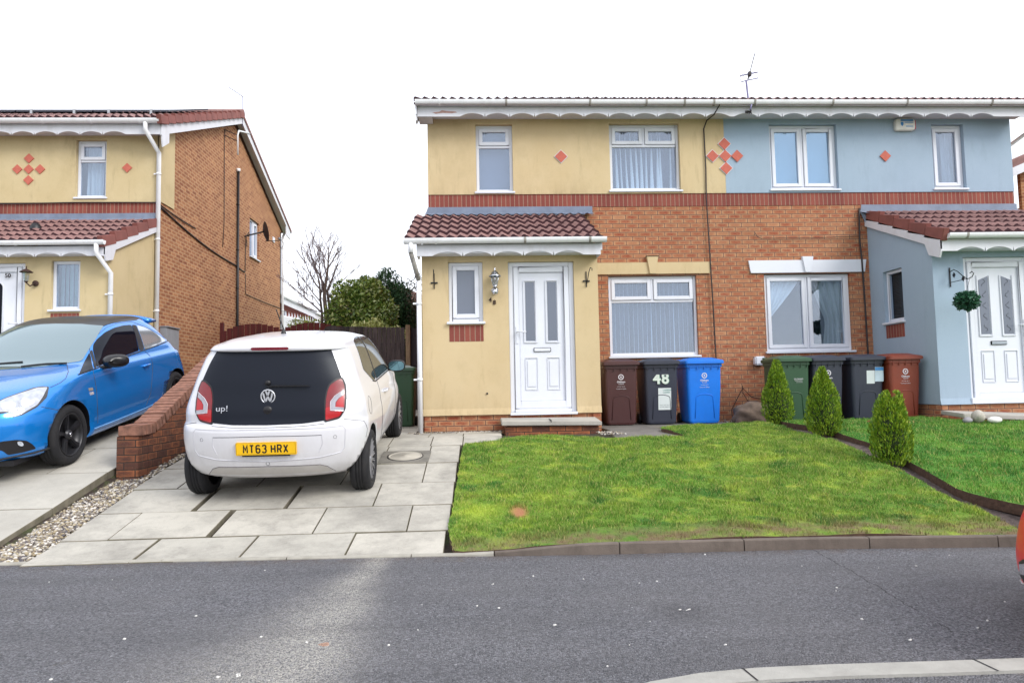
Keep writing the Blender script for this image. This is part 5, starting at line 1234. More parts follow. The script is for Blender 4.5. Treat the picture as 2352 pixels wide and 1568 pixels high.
for (y, z) in ((9.93, 2.82), (9.74, 2.74)):
    m.add([(7.1,y,z-.05),(7.1,y+.04,z),(7.1,y,z+.045),(7.1,y-.035,z),(7.106,y,z)], [(0,1,4),(1,2,4),(2,3,4),(3,0,4),(0,3,2,1)])
m.build('leaf', M_BLACKPL, t)
def leaf_cloud(name, mat, parent, centre, radii, n, size, seed=1, shell=.45, world=True, lean_up=0., lumps=6, ar=.45, cutz=None):
    g = np.random.default_rng(seed); u = g.normal(size=(n, 3)); u /= np.linalg.norm(u, axis=1)[:, None]
    lump = sum(np.sin(u@g.normal(size=3)*lumps+g.uniform(0, 6)) for _ in range(4))*.06
    rad = (1-shell*g.random(n)**1.6)*(1+lump); P = u*rad[:, None]*np.array(radii)+np.array(centre)
    if cutz is not None: P[:, 2] = np.maximum(P[:, 2], cutz)
    d = u*.6+g.normal(size=(n, 3))*.6; d[:, 2] += lean_up; d /= np.linalg.norm(d, axis=1)[:, None]
    s = np.cross(d, g.normal(size=(n, 3))); s /= np.linalg.norm(s, axis=1)[:, None]
    L = size*g.uniform(.6, 1.3, n)[:, None]; W = L*ar; nn = np.cross(d, s)
    V = np.stack([P-d*L*.5, P+s*W*.5+nn*L*.08, P+d*L*.5, P-s*W*.5+nn*L*.08], 1).astype(np.float32)
    me = bpy.data.meshes.new(name); me.vertices.add(n*4); me.vertices.foreach_set('co', V.ravel()); me.loops.add(n*4); me.loops.foreach_set('vertex_index', np.arange(n*4, dtype=np.int32)); me.polygons.add(n)
    me.polygons.foreach_set('loop_start', np.arange(0, n*4, 4, dtype=np.int32)); me.polygons.foreach_set('loop_total', np.full(n, 4, np.int32)); me.update(calc_edges=True); me.materials.append(mat)
    o = bpy.data.objects.new(name, me); COL.objects.link(o); setpar(o, parent); return o
def leaf_mat(name, cols, rough=.45, spread=1.):
    t = NT(name); g = t.n('ShaderNodeNewGeometry'); x = t.n('ShaderNodeValToRGB'); cr = x.color_ramp; cr.elements[0].color = cols[0]; cr.elements[1].color = cols[-1]
    for i, c in enumerate(cols[1:-1]): e = cr.elements.new((i+1)/(len(cols)-1)); e.color = c
    t.l(t.math('ADD', t.math('MULTIPLY', g.outputs['Random Per Island'], .6), t.math('MULTIPLY', t.noise(t.pos(), 3.5, 3), .45)), x.inputs[0]); t.base(x.outputs[0]); t.set(Roughness=rough)
    return t.m
t = thing('topiary_ball', 'round clipped green leaf ball hanging by the blue porch door', 'topiary', (7.1, 9.55, 2.35))
leaf_cloud('foliage', leaf_mat('topiary_leaf', [lin(24,56,44), lin(34,80,58), lin(60,112,80)]), t, (7.03, 9.60, 2.395), (.16, .16, .14), 2000, .05, 3, .5)
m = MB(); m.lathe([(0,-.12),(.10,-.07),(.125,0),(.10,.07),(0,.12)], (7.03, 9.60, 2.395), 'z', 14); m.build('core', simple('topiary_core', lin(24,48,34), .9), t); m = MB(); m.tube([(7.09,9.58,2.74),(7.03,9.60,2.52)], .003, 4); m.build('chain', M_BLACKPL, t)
t = thing('alarm_box', 'white burglar alarm box with red end high on the blue wall', 'alarm', (7.59, 11.6, 5.75)); m = MB()
m.prism([(7.42,5.655),(7.74,5.655),(7.77,5.70),(7.77,5.83),(7.74,5.865),(7.44,5.865),(7.41,5.84),(7.405,5.70)], 'y', 11.60, 11.68); m.build('alarm_case', simple('cream_plastic', lin(214,212,204), .4), t, bevel=.012)
m = MB(); m.box(7.735, 7.785, 11.607, 11.675, 5.675, 5.845); m.build('strobe_lens', simple('red_lens', lin(170,40,60), .3), t, bevel=.012)
m = MB(); m.box(7.50, 7.73, 11.5975, 11.5995, 5.815, 5.845); m.box(7.57, 7.73, 11.5975, 11.5995, 5.785, 5.80); m.box(7.59, 7.72, 11.5975, 11.5995, 5.715, 5.73)
m.prism([(7.50,5.80),(7.55,5.80),(7.55,5.755),(7.525,5.72),(7.50,5.755)], 'y', 11.597, 11.5995); m.build('printed_mark', BLUP, t)
# TV aerials
def aerial(lab, base, scale, x0, y0, parts): pass
t = thing('tv_aerial', 'thin TV aerial standing above the gutter over the party wall', 'aerial', (4.72, 11.5, 6.0)); m = MB()
m.tube([(4.66,11.22,5.86),(4.70,11.25,5.98),(4.74,11.4,6.06),(4.745,11.5,6.2),(4.725,11.5,6.50)], .016, 6); m.build('mast', simple('dull_aluminium', lin(122,118,150), .5, metal=.3), t)
m = MB()
m.tube([(4.62,11.5,6.58),(4.93,11.5,6.645)], .011, 4); m.tube([(4.64,11.5,6.475),(4.935,11.5,6.54)], .009, 4)
for x_ in (4.62, 4.775, 4.93): m.tube([(x_,11.5,6.58+(x_-4.62)*.21),(x_+.01,11.5,6.475+(x_-4.62)*.21)], .004, 4)
for q in range(6): m.tube([(4.64+.055*q, 11.42, 6.575+.0115*q), (4.64+.055*q, 11.58, 6.575+.0115*q)], .003, 4)
m.build('elements', simple('pale_aluminium', lin(140,140,176), .5, metal=.2), t); m = MB(); m.tube([(4.79,11.5,6.62),(4.90,11.5,6.98)], .007, 4); m.build('boom', M_CABLE, t); m = MB(); m.box(4.765, 4.815, 11.47, 11.53, 6.57, 6.65); m.tube([(4.775,11.5,6.58),(4.755,11.5,6.51)], .012, 6); m.build('dipole_box', M_CABLE, t, bevel=.01)
m = MB(); r_ = random.Random(3)
for _ in range(60): a = r_.uniform(0, 6.28); m.tube([(4.66+.03*math.cos(a), 11.30+.02*math.sin(a), 5.855+r_.uniform(-.02,.02)), (4.66+.06*math.cos(a+1), 11.30+.03*math.sin(a+1), 5.855+r_.uniform(-.035,.035))], .003, 3)
m.build('tangled_lashing', M_CABLE, t)
t = thing('tv_aerial', 'small TV aerial on a short pole at the ridge of the left house', 'aerial', (-6.0, 18.1, 8.6)); m = MB()
m.tube([(-6.02,18.1,8.2),(-6.02,18.1,9.04)], .009, 6); m.build('mast', simple('dull_aluminium', lin(150,148,170), .5), t); m = MB(); m.tube([(-6.38,18.1,9.28),(-6.0,18.1,9.02)], .006, 4)
for q in range(7): m.tube([(-6.38+.06*q, 17.95, 9.28-.041*q), (-6.38+.06*q, 18.25, 9.28-.041*q)], .003, 4)
m.build('elements', simple('dull_aluminium', lin(150,148,170), .5), t)
t = thing('wall_bracket', 'white bent pole on a rusty bracket near the top of the brick gable', 'bracket', (LX+.1, 17.8, 7.6)); m = MB()
m.tube([(LX+.20,18.65,8.25),(LX+.22,17.75,7.98),(LX+.20,17.72,7.85),(LX+.20,17.74,7.35)], .022, 8); m.build('pole', M_GUT, t); m = MB(); m.tube([(LX+.0,17.35,7.72),(LX+.2,17.74,7.7)], .012, 4); m.tube([(LX+.0,17.35,7.88),(LX+.0,17.35,7.55)], .012, 4); m.tube([(LX+.0,17.35,7.86),(LX+.2,17.74,7.86)], .012, 4); m.build('bracket_arm', M_RUST, t)
t = thing('satellite_dish', 'black satellite dish on the brick gable in front of its small window', 'satellite dish', (LX+.1, 18.9, 5.5)); m = MB()
c = Vector((LX+.46, 19.05, 5.66)); n_ = Vector((.84, .50, .20)).normalized(); a_ = n_.cross(Vector((0,0,1))).normalized(); b_ = a_.cross(n_)
vs = []; fs = []; R0 = 7
for i in range(R0+1):
    rr_ = .25*i/R0
    for k in range(28): q = 2*PI*k/28; p = c+a_*rr_*math.cos(q)*.9+b_*rr_*math.sin(q)*1.1+n_*(.07*(rr_/.25)**2); vs.append(p)
for i in range(R0):
    for k in range(28): fs.append((i*28+k, i*28+(k+1) % 28, (i+1)*28+(k+1) % 28, (i+1)*28+k))
m.add(vs, fs, 0, True); m.build('dish', simple('dark_mesh_dish', lin(54,50,54), .6), t, recalc=False)
m = MB(); lo_ = c-b_*.26; m.tube([lo_, lo_+n_*.40-b_*.02], .012, 6); m.tube([c, Vector((LX+.12,18.95,5.55)), Vector((LX,18.9,5.5))], .022, 8); m.build('arm', M_BLACKPL, t)
m = MB(); q = lo_+n_*.42; m.tube([q-n_*.03, q+b_*.06-n_*.05], .03, 8); m.build('receiver', simple('grey_plastic', lin(120,120,126), .5), t)
m = MB(); m.tube([q, q-b_*.12+n_*.06, q-b_*.22, q-b_*.18-n_*.08, q-b_*.04-n_*.06], .007, 5); m.build('looped_cable', M_CABLE, t); m = MB(); m.tube([(LX+.1,18.95,5.5),(LX+.15,18.8,5.6),(LX+.1,18.7,5.45),(LX+.05,18.95,5.3),(LX+.02,18.95,5.2)], .009, 5); m.build('looped_cable', M_CABLE, t)

# rock, wire frame, pebble balls, covers
def rock(name, lab, cat, c, s, mat, seed, amp=.045):
    r = random.Random(seed); bm = bmesh.new(); bmesh.ops.create_icosphere(bm, subdivisions=4 if amp > .05 else 3, radius=1)
    ph = [Vector((r.uniform(-1, 1), r.uniform(-1, 1), r.uniform(-1, 1)))*3 for _ in range(5)]
    for v in bm.verts: k = 1+sum(math.sin(v.co.dot(p)+i) for i, p in enumerate(ph))*amp*.8+(sum(math.sin(v.co.dot(p)*4.3+i*2) for i, p in enumerate(ph))*.035 if amp > .05 else 0); v.co = Vector((v.co.x*s[0]*k, v.co.y*s[1]*k, v.co.z*s[2]*k))
    me = bpy.data.meshes.new(name); bm.to_mesh(me); bm.free(); me.materials.append(mat)
    for p in me.polygons: p.use_smooth = True
    o = bpy.data.objects.new(name, me); COL.objects.link(o); o.location = c; tag(o, lab, cat); return o
M_ROCK = simple('brown_sandstone', lin(112,96,84), .95, .4, 6, dirt=lin(44,38,34), dirtamt=.9, dirtscale=5, bump=.9, bscale=14)
rock('rock', 'rough brown rock lying by the brick wall beside the green bin', 'rock', (4.35, 10.75, .73), (.37, .25, .22), M_ROCK, 4, .11)
rock('stone_ball', 'grey ribbed stone ball under the edge of the blue porch doorstep', 'ornament', (6.66, 9.02, .775), (.085, .085, .085), simple('grey_shell_stone', lin(176,170,160), .8, .15, 60, bump=.6, bscale=120), 2)
rock('white_pebble', 'smooth white pebble to the right of the stone ball', 'pebble', (6.82, 8.93, .73), (.085, .07, .045), simple('white_pebble', lin(220,218,212), .6, .03), 6)
rock('grey_shell', 'grey pointed shell to the left of the stone ball', 'shell', (6.50, 9.0, .73), (.07, .05, .04), simple('grey_shell', lin(140,138,142), .7), 9)
t = thing('wire_frame', 'rusty bent wire plant support leaning by the brown rock', 'plant support', (4.3, 11.2, .67)); m = MB()
m.tube([(4.10,11.1,.66),(4.12,11.2,.85),(4.38,11.35,1.20),(4.5,11.3,1.05),(4.7,11.2,1.0),(4.85,11.1,.98)], .008, 5); m.tube([(4.38,11.35,1.24),(4.38,11.35,1.12),(4.45,11.2,.9),(4.55,11.0,.72)], .007, 5); m.tube([(4.10,11.0,.66),(4.07,10.95,.80),(4.09,11.0,.9)], .007, 5); m.build('bent_wire', M_RUST, t)
def cover(name, lab, x, y, r_, mat, ring=True, sq=False):
    z = gzA(y); t = thing(name, lab, 'manhole cover', (x, y, z+.004)); sl = (gzA(y+.2)-gzA(y-.2))/.4
    f = lambda X, Y, Z: (X, Y, Z+z+.006+sl*(Y-y))
    m = MB(f); m.lathe([(0,.010),(.03,.010),(.032,.006),(r_*.86,.006),(r_*.88,.003),(r_*.93,.003),(r_*.95,.0075),(r_,.0075),(r_+.006,-.01)], (x, y, 0), 'z', 40); m.build('cover_disc', mat, t, recalc=False)
    if ring: m = MB(f); m.lathe([(r_+.004,-.004),(r_+.006,.005),(r_+.016,.005),(r_+.018,-.004)], (x, y, 0), 'z', 40); m.build('rubber_ring', M_BLACKPL, t, recalc=False)
    if sq: m = MB(f); m.box(x-.27, x+.27, y-.24, y+.24, -.03, .0005); m.build('concrete_bed', M_DARKC, t)
    return t
cover('manhole_cover', 'pale round manhole cover with black ring in the drive flags', -.815, 7.86, .185, simple('pale_cover_concrete', lin(168,162,150), .9, .1, 20, bump=.3), sq=True)
cover('manhole_cover', 'brown round manhole cover at the corner of the lawn and path', .018, 8.33, .165, simple('brown_cover_concrete', lin(128,112,102), .9, .15, 20, bump=.4), ring=False)

# ============================================================ FAR HOUSES
def farhouse(lab, x0, x1, y0, y1, zg_, ze, mat, wins, pitch=.42, ridge='y'):
    h = thing('distant_house', lab, 'house', ((x0+x1)/2, (y0+y1)/2, zg_)); fs = FR('right', x1)
    wall(fs, y0, y1, zg_, ze, wins, mats=[mat, M_INT], parent=h); m = MB(); m.box(x0, x1-.1, y0, y0+.1, zg_, ze); m.box(x0, x1-.1, y1-.1, y1, zg_, ze); m.box(x0, x0+.1, y0+.1, y1-.1, zg_, ze); m.build('end_wall', mat, h)
    for wn in wins: window(fs, *wn[:4], h, [(0,.5,0,1,True),(.5,1,0,1,True)], backing=None)
    xm = (x0+x1)/2; zr = ze+pitch*(x1-xm); m = MB(); a, b = y0-.2, y1+.2
    m.add([(x1+.35,a,ze+.03),(xm,a,zr+.17),(x0-.35,a,ze+.03),(x1+.35,b,ze+.03),(xm,b,zr+.17),(x0-.35,b,ze+.03),(x1+.35,a,ze-.05),(xm,a,zr+.09),(x0-.35,a,ze-.05),(x1+.35,b,ze-.05),(xm,b,zr+.09),(x0-.35,b,ze-.05)], [(0,1,4,3),(1,2,5,4),(6,9,10,7),(7,10,11,8),(0,6,7,1),(1,7,8,2),(3,4,10,9),(4,5,11,10),(0,3,9,6),(2,8,11,5)])
    rf = m.build('roof', simple('grey_brown_tile', lin(112,96,92), .9, .2), h, recalc=True); g = MB(); g.prism([(y0+.01, ze), (y1-.01, ze), (y1-.01, ze+.01), (y0+.01, ze+.01)], 'x', x1-.1, x1); g.build('wall_top', mat, h)
    m = MB(); m.prism([(x0, ze), (x1, ze), (xm, zr)], 'y', y0, y0+.1); m.build('gable', mat, h)
    m = MB(); m.box(x1+.33, x1+.36, y0-.2, y1+.2, ze-.34, ze+.0); m.box(x1, x1+.33, y0-.2, y1+.2, ze-.19, ze-.17); m.build('fascia', M_FASC, h); m = MB(); m.tube([(x1+.42,y0-.2,ze-.02),(x1+.42,y1+.2,ze-.02)], .06, 8); m.build('gutter', M_GUT, h)
    return h
farhouse('red brick house with white fascia far behind the left gable', -16, -8.9, 29.5, 37, 1.2, 5.55, M_REDB, [(30.6,31.6,3.9,5.1),(32.3,33.2,3.9,5.1),(35,36,3.9,5.1)])
farhouse('smaller red brick house beyond the first, behind the bare tree', -16, -9.3, 39, 46, 1.2, 5.7, M_REDB, [(40,41,4.1,5.2),(43,44,4.1,5.2)])
t = thing('conservatory', 'white conservatory roof with ridge cresting beyond the red fence', 'conservatory', (-8.4, 30, 1.2)); m = MB()
m.prism([(28.0, 1.2), (39, 1.2), (39, 4.95), (28.0, 4.35)], 'x', -8.75, -7.9); m.build('white_panels', M_WHITE, t); m = MB()
for i in range(22): y = 28.6+.48*i; z = 4.38+.055*(y-28.5); m.add([(-8.0,y-.06,z),(-8.0,y+.06,z),(-8.0,y,z+.26),(-7.97,y,z+.1)], [(0,1,3),(1,2,3),(2,0,3),(0,2,1)])
m.tube([(-8.0,28.0,4.36),(-8.0,39,4.96)], .05, 6); m.build('ridge_cresting', M_WHITE, t, recalc=False)
t = thing('distant_house', 'sliver of orange brick house behind the dark shrubs by the downpipe', 'house', (-3, 45, 1)); m = MB(); m.box(-9, -1.5, 44, 52, .5, 6.3); m.build('wall', M_REDB, t); m = MB(); m.prism([(-9.3,6.3),(-1.2,6.3),(-5.2,8.0)], 'y', 43.6, 52.4); m.build('roof', M_TILE, t)
t = thing('neighbour_house', 'brick house with white verge board at the right edge beyond the blue house', 'house', (16, 17, .8)); m = MB(); m.box(12.6, 21, 15.2, 24, .4, 5.2); m.build('brick_wall', M_BRICKL, t)
m = MB(); m.prism([(12.6,5.2),(21,5.2),(21,8.6),(12.6,6.0)], 'y', 15.2, 15.3); m.build('gable_wall', M_BRICKL, t)
m = MB(); m.prism([(12.0,5.93),(21.2,9.7),(21.2,9.9),(12.0,6.13)], 'y', 14.95, 24.2); m.build('roof', M_TILE, t); m = MB(); m.prism([(12.0,5.75),(21.2,9.5),(21.2,9.72),(12.0,5.95)], 'y', 14.92, 14.96); m.build('verge_board', M_FASC, t)
# ============================================================ CARS
WORLD = False
def pchip(xs, ys, x):
    """smooth monotone-ish interpolation (cubic Hermite, finite-difference tangents)"""
    xs = np.array(xs, float); ys = np.array(ys, float); d = np.diff(ys)/np.diff(xs); m = np.empty(len(xs)); m[0], m[-1] = d[0], d[-1]
    for i in range(1, len(xs)-1): m[i] = 0 if d[i-1]*d[i] <= 0 else 2*d[i-1]*d[i]/(d[i-1]+d[i])
    i = np.clip(np.searchsorted(xs, x)-1, 0, len(xs)-2); h = xs[i+1]-xs[i]; t = (x-xs[i])/h
    return (2*t**3-3*t**2+1)*ys[i]+(t**3-2*t**2+t)*h*m[i]+(-2*t**3+3*t**2)*ys[i+1]+(t**3-t**2)*h*m[i+1]
class Car:
    def __init__(s, name, label, origin, pitch, facing, paint, sl, nring=120, nz=90, arches=(), archr=.33, yaw=0, cf=((0,),(.8,)), cr=((0,),(.5,))):
        s.cfz, s.cfv = cf; s.crz, s.crv = cr
        """sl rows: z, y_front, y_rear, half width, corner exponent front, rear"""
        s.o = thing(name, label, 'car'); c, sn = math.cos(pitch), math.sin(pitch)
        if facing > 0: X, Yv, Z = Vector((1,0,0)), Vector((0,c,sn)), Vector((0,-sn,c))
        else: X, Yv, Z = Vector((-1,0,0)), Vector((0,-c,-sn)), Vector((0,-sn,c))
        m = Matrix.Identity(4)
        for i in range(3): m[i][0], m[i][1], m[i][2], m[i][3] = X[i], Yv[i], Z[i], origin[i]
        if yaw: m = Matrix.Translation(origin) @ Matrix.Rotation(yaw, 4, 'Z') @ Matrix.Translation(-Vector(origin)) @ m
        s.M = m; s.Mi = m.inverted(); s.o.matrix_world = m; s.paint = paint
        s.camL = s.Mi @ Vector((0, 0, CAMH))
        z = [r[0] for r in sl]; zz = np.unique(np.concatenate([np.linspace(z[0], z[-1], nz), np.array(z), z[-1]-(z[-1]-z[-3])*np.linspace(0, 1, 14)**2]))
        cols = [pchip(z, [r[k] for r in sl], zz) for k in range(1, 6)]
        vs = []; 
        for j, Z_ in enumerate(zz):
            yf, yr, w_, nf, nr = (c_[j] for c_ in cols); cf, cr = np.interp(Z_, s.cfz, s.cfv), np.interp(Z_, s.crz, s.crv); L_ = (yf-yr)*.48; cf, cr = min(cf, L_), min(cr, L_); t = np.linspace(0, 2*PI, 721)[:-1]
            sn_, cs_ = np.sin(t), np.cos(t); n = np.where(cs_ > 0, nf, nr)     # t=0 at the front centre
            y = np.where(cs_ > 0, yf-cf+np.abs(cs_)**(2/n)*cf, yr+cr-np.abs(cs_)**(2/n)*cr); x = np.sign(sn_)*np.abs(sn_)**(2/n)*w_
            P = np.stack([x, y], 1); Q = np.vstack([P, P[:1]]); dl = np.hypot(*np.diff(Q, axis=0).T); L = np.concatenate([[0], np.cumsum(dl)])
            # resample separately front/rear half so columns stay aligned
            res = []
            idx = [0, 180, 181, 360, 540, 541, 720]; cnts = [nring//5, nring//8, nring//5, nring//5, nring//8, nring//5]; y[180] = yf-cf; x[180] = w_; y[181] = yr+cr; x[181] = w_; y[540] = yr+cr; x[540] = -w_; y[541] = yf-cf; x[541] = -w_
            P = np.stack([x, y], 1); Q = np.vstack([P, P[:1]]); dl = np.hypot(*np.diff(Q, axis=0).T); L = np.concatenate([[0], np.cumsum(dl)])
            for q in range(6):
                a, b = L[idx[q]], L[idx[q+1]]; 
                ss = np.linspace(a, b, cnts[q]+1)[:-1]; res.append(np.stack([np.interp(ss, L, Q[:, 0]), np.interp(ss, L, Q[:, 1])], 1))
            res = np.vstack(res); vs += [(p[0], p[1], Z_) for p in res]
        n = len(res); R = len(zz)
        fs = [(j*n+i, j*n+(i+1) % n, (j+1)*n+(i+1) % n, (j+1)*n+i) for j in range(R-1) for i in range(n)]
        fs += [tuple(range(n))[::-1], tuple((R-1)*n+i for i in range(n))]
        me = bpy.data.meshes.new('body'); me.from_pydata(vs, [], fs); bm = bmesh.new(); bm.from_mesh(me); bmesh.ops.recalc_face_normals(bm, faces=bm.faces); bm.to_mesh(me); bm.free()
        me.polygons.foreach_set('use_smooth', [True]*len(me.polygons)); me.materials.append(paint); me.materials.append(M_BLACKPL)
        s.bvh = BVHTree.FromPolygons([v.co.copy() for v in me.vertices], [tuple(p.vertices) for p in me.polygons])
        b = bpy.data.objects.new('body', me); COL.objects.link(b)
        for (x, y, zc, sd) in arches:
            cb = MB(); cb.lathe([(0, 0), (archr, 0), (archr, .26), (0, .26)], (x if sd > 0 else x-.26+.0, y, zc), 'x', 48, smooth=False)
            cu = cb.build('cut', M_BLACKPL); md = b.modifiers.new('b', 'BOOLEAN'); md.operation = 'DIFFERENCE'; md.object = cu; md.solver = 'EXACT'; md.material_mode = 'TRANSFER'
            dg = bpy.context.evaluated_depsgraph_get(); dg.update(); nm = bpy.data.meshes.new_from_object(b.evaluated_get(dg)); b.modifiers.clear(); b.data = nm; bpy.data.objects.remove(cu)
        s.body = b; b.parent = s.o; b.name = 'body'
        bpy.data.meshes.remove(me)
    def hit(s, px, py):
        d = (s.Mi.to_3x3() @ ray(px, py)).normalized(); h = s.bvh.ray_cast(s.camL, d, 60)
        if h[0] is None: return None
        return h[0], h[1], d
    def proj(s, u, v, mode):
        if mode == 'px':
            h = s.hit(u, v)
            if h is None:
                return None
            p, n, d = h; n = n if n.dot(d) < 0 else -n; return p, n
        o, d = {'rear': (Vector((u, -9, v)), Vector((0,1,0))), 'front': (Vector((u, 9, v)), Vector((0,-1,0))), 'right': (Vector((9, u, v)), Vector((-1,0,0))), 'left': (Vector((-9, u, v)), Vector((1,0,0))), 'top': (Vector((u, v, 9)), Vector((0,0,-1)))}[mode]
        h = s.bvh.ray_cast(o, d, 60)
        if h[0] is None: return None
        n = h[1] if h[1].dot(d) < 0 else -h[1]; return h[0], n
    def patch(s, name, poly, mat, mode, off=.004, step=None, parent=None, mirror=False, closed=True, rnd=0):
        """thin shell lying on the body inside a polygon drawn in the given projection"""
        step = step or (6 if mode == 'px' else .035); pts = [Vector(p) for p in poly]
        if rnd:
            q = []
            for i, p in enumerate(pts):
                a, b = pts[i-1], pts[(i+1) % len(pts)]; ra = min(rnd, (a-p).length*.45); rb = min(rnd, (b-p).length*.45); p0 = p+(a-p).normalized()*ra; p1 = p+(b-p).normalized()*rb
                for k in range(5): t = k/4; q.append(p0*(1-t)**2+p*2*t*(1-t)+p1*t*t)
            pts = q
        bd = []
        for i, p in enumerate(pts):
            b = pts[(i+1) % len(pts)]; n = max(1, int((b-p).length/step))
            for k in range(n): bd.append(p.lerp(b, k/n))
        n = len(bd); P2 = [(p.x, p.y) for p in bd]; xs_ = np.arange(min(p[0] for p in P2), max(p[0] for p in P2), step); ys_ = np.arange(min(p[1] for p in P2), max(p[1] for p in P2), step)
        gx, gy = np.meshgrid(xs_, ys_); gx, gy = gx.ravel()+step*.31, gy.ravel()+step*.27; m = in_poly(gx, gy, P2)
        vv, ee, ff, *_ = geometry.delaunay_2d_cdt(bd+[Vector((a, b)) for a, b in zip(gx[m], gy[m])], [(i, (i+1) % n) for i in range(n)], [list(range(n))], 1, 1e-5)
        V = []; ok = []
        for v in vv:
            r = s.proj(v.x, v.y, mode); ok.append(r is not None); V.append((r[0]+r[1]*off) if r else Vector((0, 0, 0)))
        F = [tuple(f) for f in ff if all(ok[i] for i in f)]
        # smooth normals offset; skirt round the border
        F2 = []
        for f in F:
            nn = (V[f[1]]-V[f[0]]).cross(V[f[2]]-V[f[0]])
            ctr = (V[f[0]]+V[f[1]]+V[f[2]])/3; bn = s.bvh.find_nearest(ctr)
            out_ = ctr-bn[0]; F2.append(f if nn.dot(out_) > 0 else f[::-1])
        F = F2
        mb = MB(); mb.add(V, F, 0, True)
        cnt = {}
        for f in F:
            for a, b in zip(f, f[1:]+f[:1]): cnt[(min(a, b), max(a, b))] = cnt.get((min(a, b), max(a, b)), 0)+1
        for (a, b), c in cnt.items():
            if c == 1:
                na = s.bvh.find_nearest(V[a])[1]; nb = s.bvh.find_nearest(V[b])[1]; A, B = V[a]-(V[a]-s.bvh.find_nearest(V[a])[0])*1.3, V[b]-(V[b]-s.bvh.find_nearest(V[b])[0])*1.3
                mb.add([V[a], V[b], B, A], [(0,1,2,3)], 0, False)
        o = mb.build(name, mat, parent or s.o, recalc=False)
        if mirror:
            m2 = MB(); m2.v = [(-x, y, z) for x, y, z in mb.v]; m2.f = [f[::-1] for f in mb.f]; m2.mi = mb.mi[:]; m2.smooth = mb.smooth[:]; o2 = m2.build(name, mat, parent or s.o, recalc=False); return o, o2
        return o
    def line(s, name, poly, mat, mode, r=.003, parent=None, step=None, mirror=False, off=0, sub=True):
        pts = []; step = step or (5 if mode == 'px' else .03)
        for a, b in zip(poly, poly[1:]):
            a, b = Vector(a), Vector(b); n = max(1, int((b-a).length/step))
            for k in range(n): pts.append(a.lerp(b, k/n))
        pts.append(Vector(poly[-1])); P = [s.proj(p.x, p.y, mode) for p in pts]; P = [q[0]+q[1]*(off) for q in P if q]
        if len(P) < 2: return None
        if mirror: mb = MB(); mb.tube([Vector((-p.x, p.y, p.z)) for p in P], r, 5); mb.build(name, mat, parent or s.body, recalc=False)
        mb = MB(); mb.tube(P, r, 5)
        return mb.build(name, mat, parent or s.body, recalc=False)
M_TYRE = simple('tyre_rubber', lin(24,24,28), .85, .15, 20, dirt=lin(80,76,72), dirtamt=.25, dirtscale=8, bump=.3, bscale=60)
M_SEAM = simple('panel_gap', lin(60,60,66), .7)
def wheel(car, x, y, z, R_, wd, side, style, rimR):
    """side: +1 wheel whose outer face looks to +x"""
    f = lambda a, b, c: (x+side*a, y+b, z+c); m = MB(f); h = wd/2
    m.lathe([(rimR, h-.012), (rimR+.015, h), (R_-.045, h+.004), (R_-.015, h-.008), (R_-.003, h-.03), (R_, h-.045), (R_, h-.06), (R_-.006, h-.062), (R_-.006, h-.070), (R_, h-.072), (R_, .008), (R_-.006, .005), (R_-.006, -.005), (R_, -.008), (R_, -h+.072), (R_-.006, -h+.07), (R_-.006, -h+.062), (R_, -h+.06), (R_-.003, -h+.03), (R_-.02, -h+.006), (rimR, -h)], (0, 0, 0), 'x', 56)
    w_ = thing.__globals__['bpy'].data.objects.new('wheel', None); COL.objects.link(w_); w_.empty_display_size = .1; w_.parent = car.o
    m.build('tyre', M_TYRE, w_, recalc=True)
    RM = simple('dark_alloy', lin(40,40,44), .35, .1, metal=.3) if style == 'blade' else simple('grey_alloy', lin(150,150,154), .35, .06, metal=.5)
    DK = simple('alloy_recess', lin(26,26,30), .6)
    m = MB(f); m.lathe([(0, h-.075), (rimR*.9, h-.09), (rimR-.012, h-.03), (rimR+.002, h-.004), (rimR-.006, h-.002), (rimR-.014, h-.012), (rimR-.02, h-.03)], (0, 0, 0), 'x', 48)
    rim = m.build('rim', DK if style != 'blade' else RM, w_, recalc=False)
    m = MB(f)
    def bar(a0, r0, r1, w0, w1, h0, h1, twist=0):
        c, s_ = math.cos(a0), math.sin(a0); a1 = a0+twist; c1, s1 = math.cos(a1), math.sin(a1); t0, t1 = (-s_, c), (-s1, c1); q = []
        for (rr, ww, hh, cc, ss, tt) in ((r0, w0, h0, c, s_, t0), (r1, w1, h1, c1, s1, t1)):
            for sg in (-1, 1): q.append((hh, rr*cc+tt[0]*ww*sg, rr*ss+tt[1]*ww*sg)); q.append((hh-.025, rr*cc+tt[0]*ww*sg*1.2, rr*ss+tt[1]*ww*sg*1.2))
        m.add(q, [(0,2,6,4),(0,4,5,1),(2,3,7,6),(1,5,7,3),(0,1,3,2),(4,6,7,5)])
    if style == 'blade':
        for k in range(5):
            a = PI/2+k*2*PI/5
            bar(a-.13, .045, rimR-.01, .016, .010, h-.035, h-.012, .05); bar(a+.16, .045, rimR-.01, .012, .030, h-.05, h-.016, -.28)
    else:
        for k in range(16): bar(k*2*PI/16+.05, .05, rimR-.008, .0035, .006, h-.02, h-.008); bar(k*2*PI/16+.16, .06, rimR-.008, .002, .004, h-.024, h-.012)
        for k in range(4): bar(k*PI/2+.3, .03, rimR*.62, .018, .006, h-.016, h-.012)
    m.build('spokes', RM, rim, recalc=True)
    m = MB(f); m.lathe([(0, h-.008), (.03, h-.009), (.045, h-.02), (.055, h-.04)], (0, 0, 0), 'x', 20); m.build('hub_cap', RM, rim, recalc=False)
    if style == 'blade': m = MB(f); m.lathe([(0, h-.004), (.02, h-.005), (.022, h-.010)], (0, 0, 0), 'x', 16); m.build('wheel_badge', M_CHROME, rim, recalc=False)
    return w_
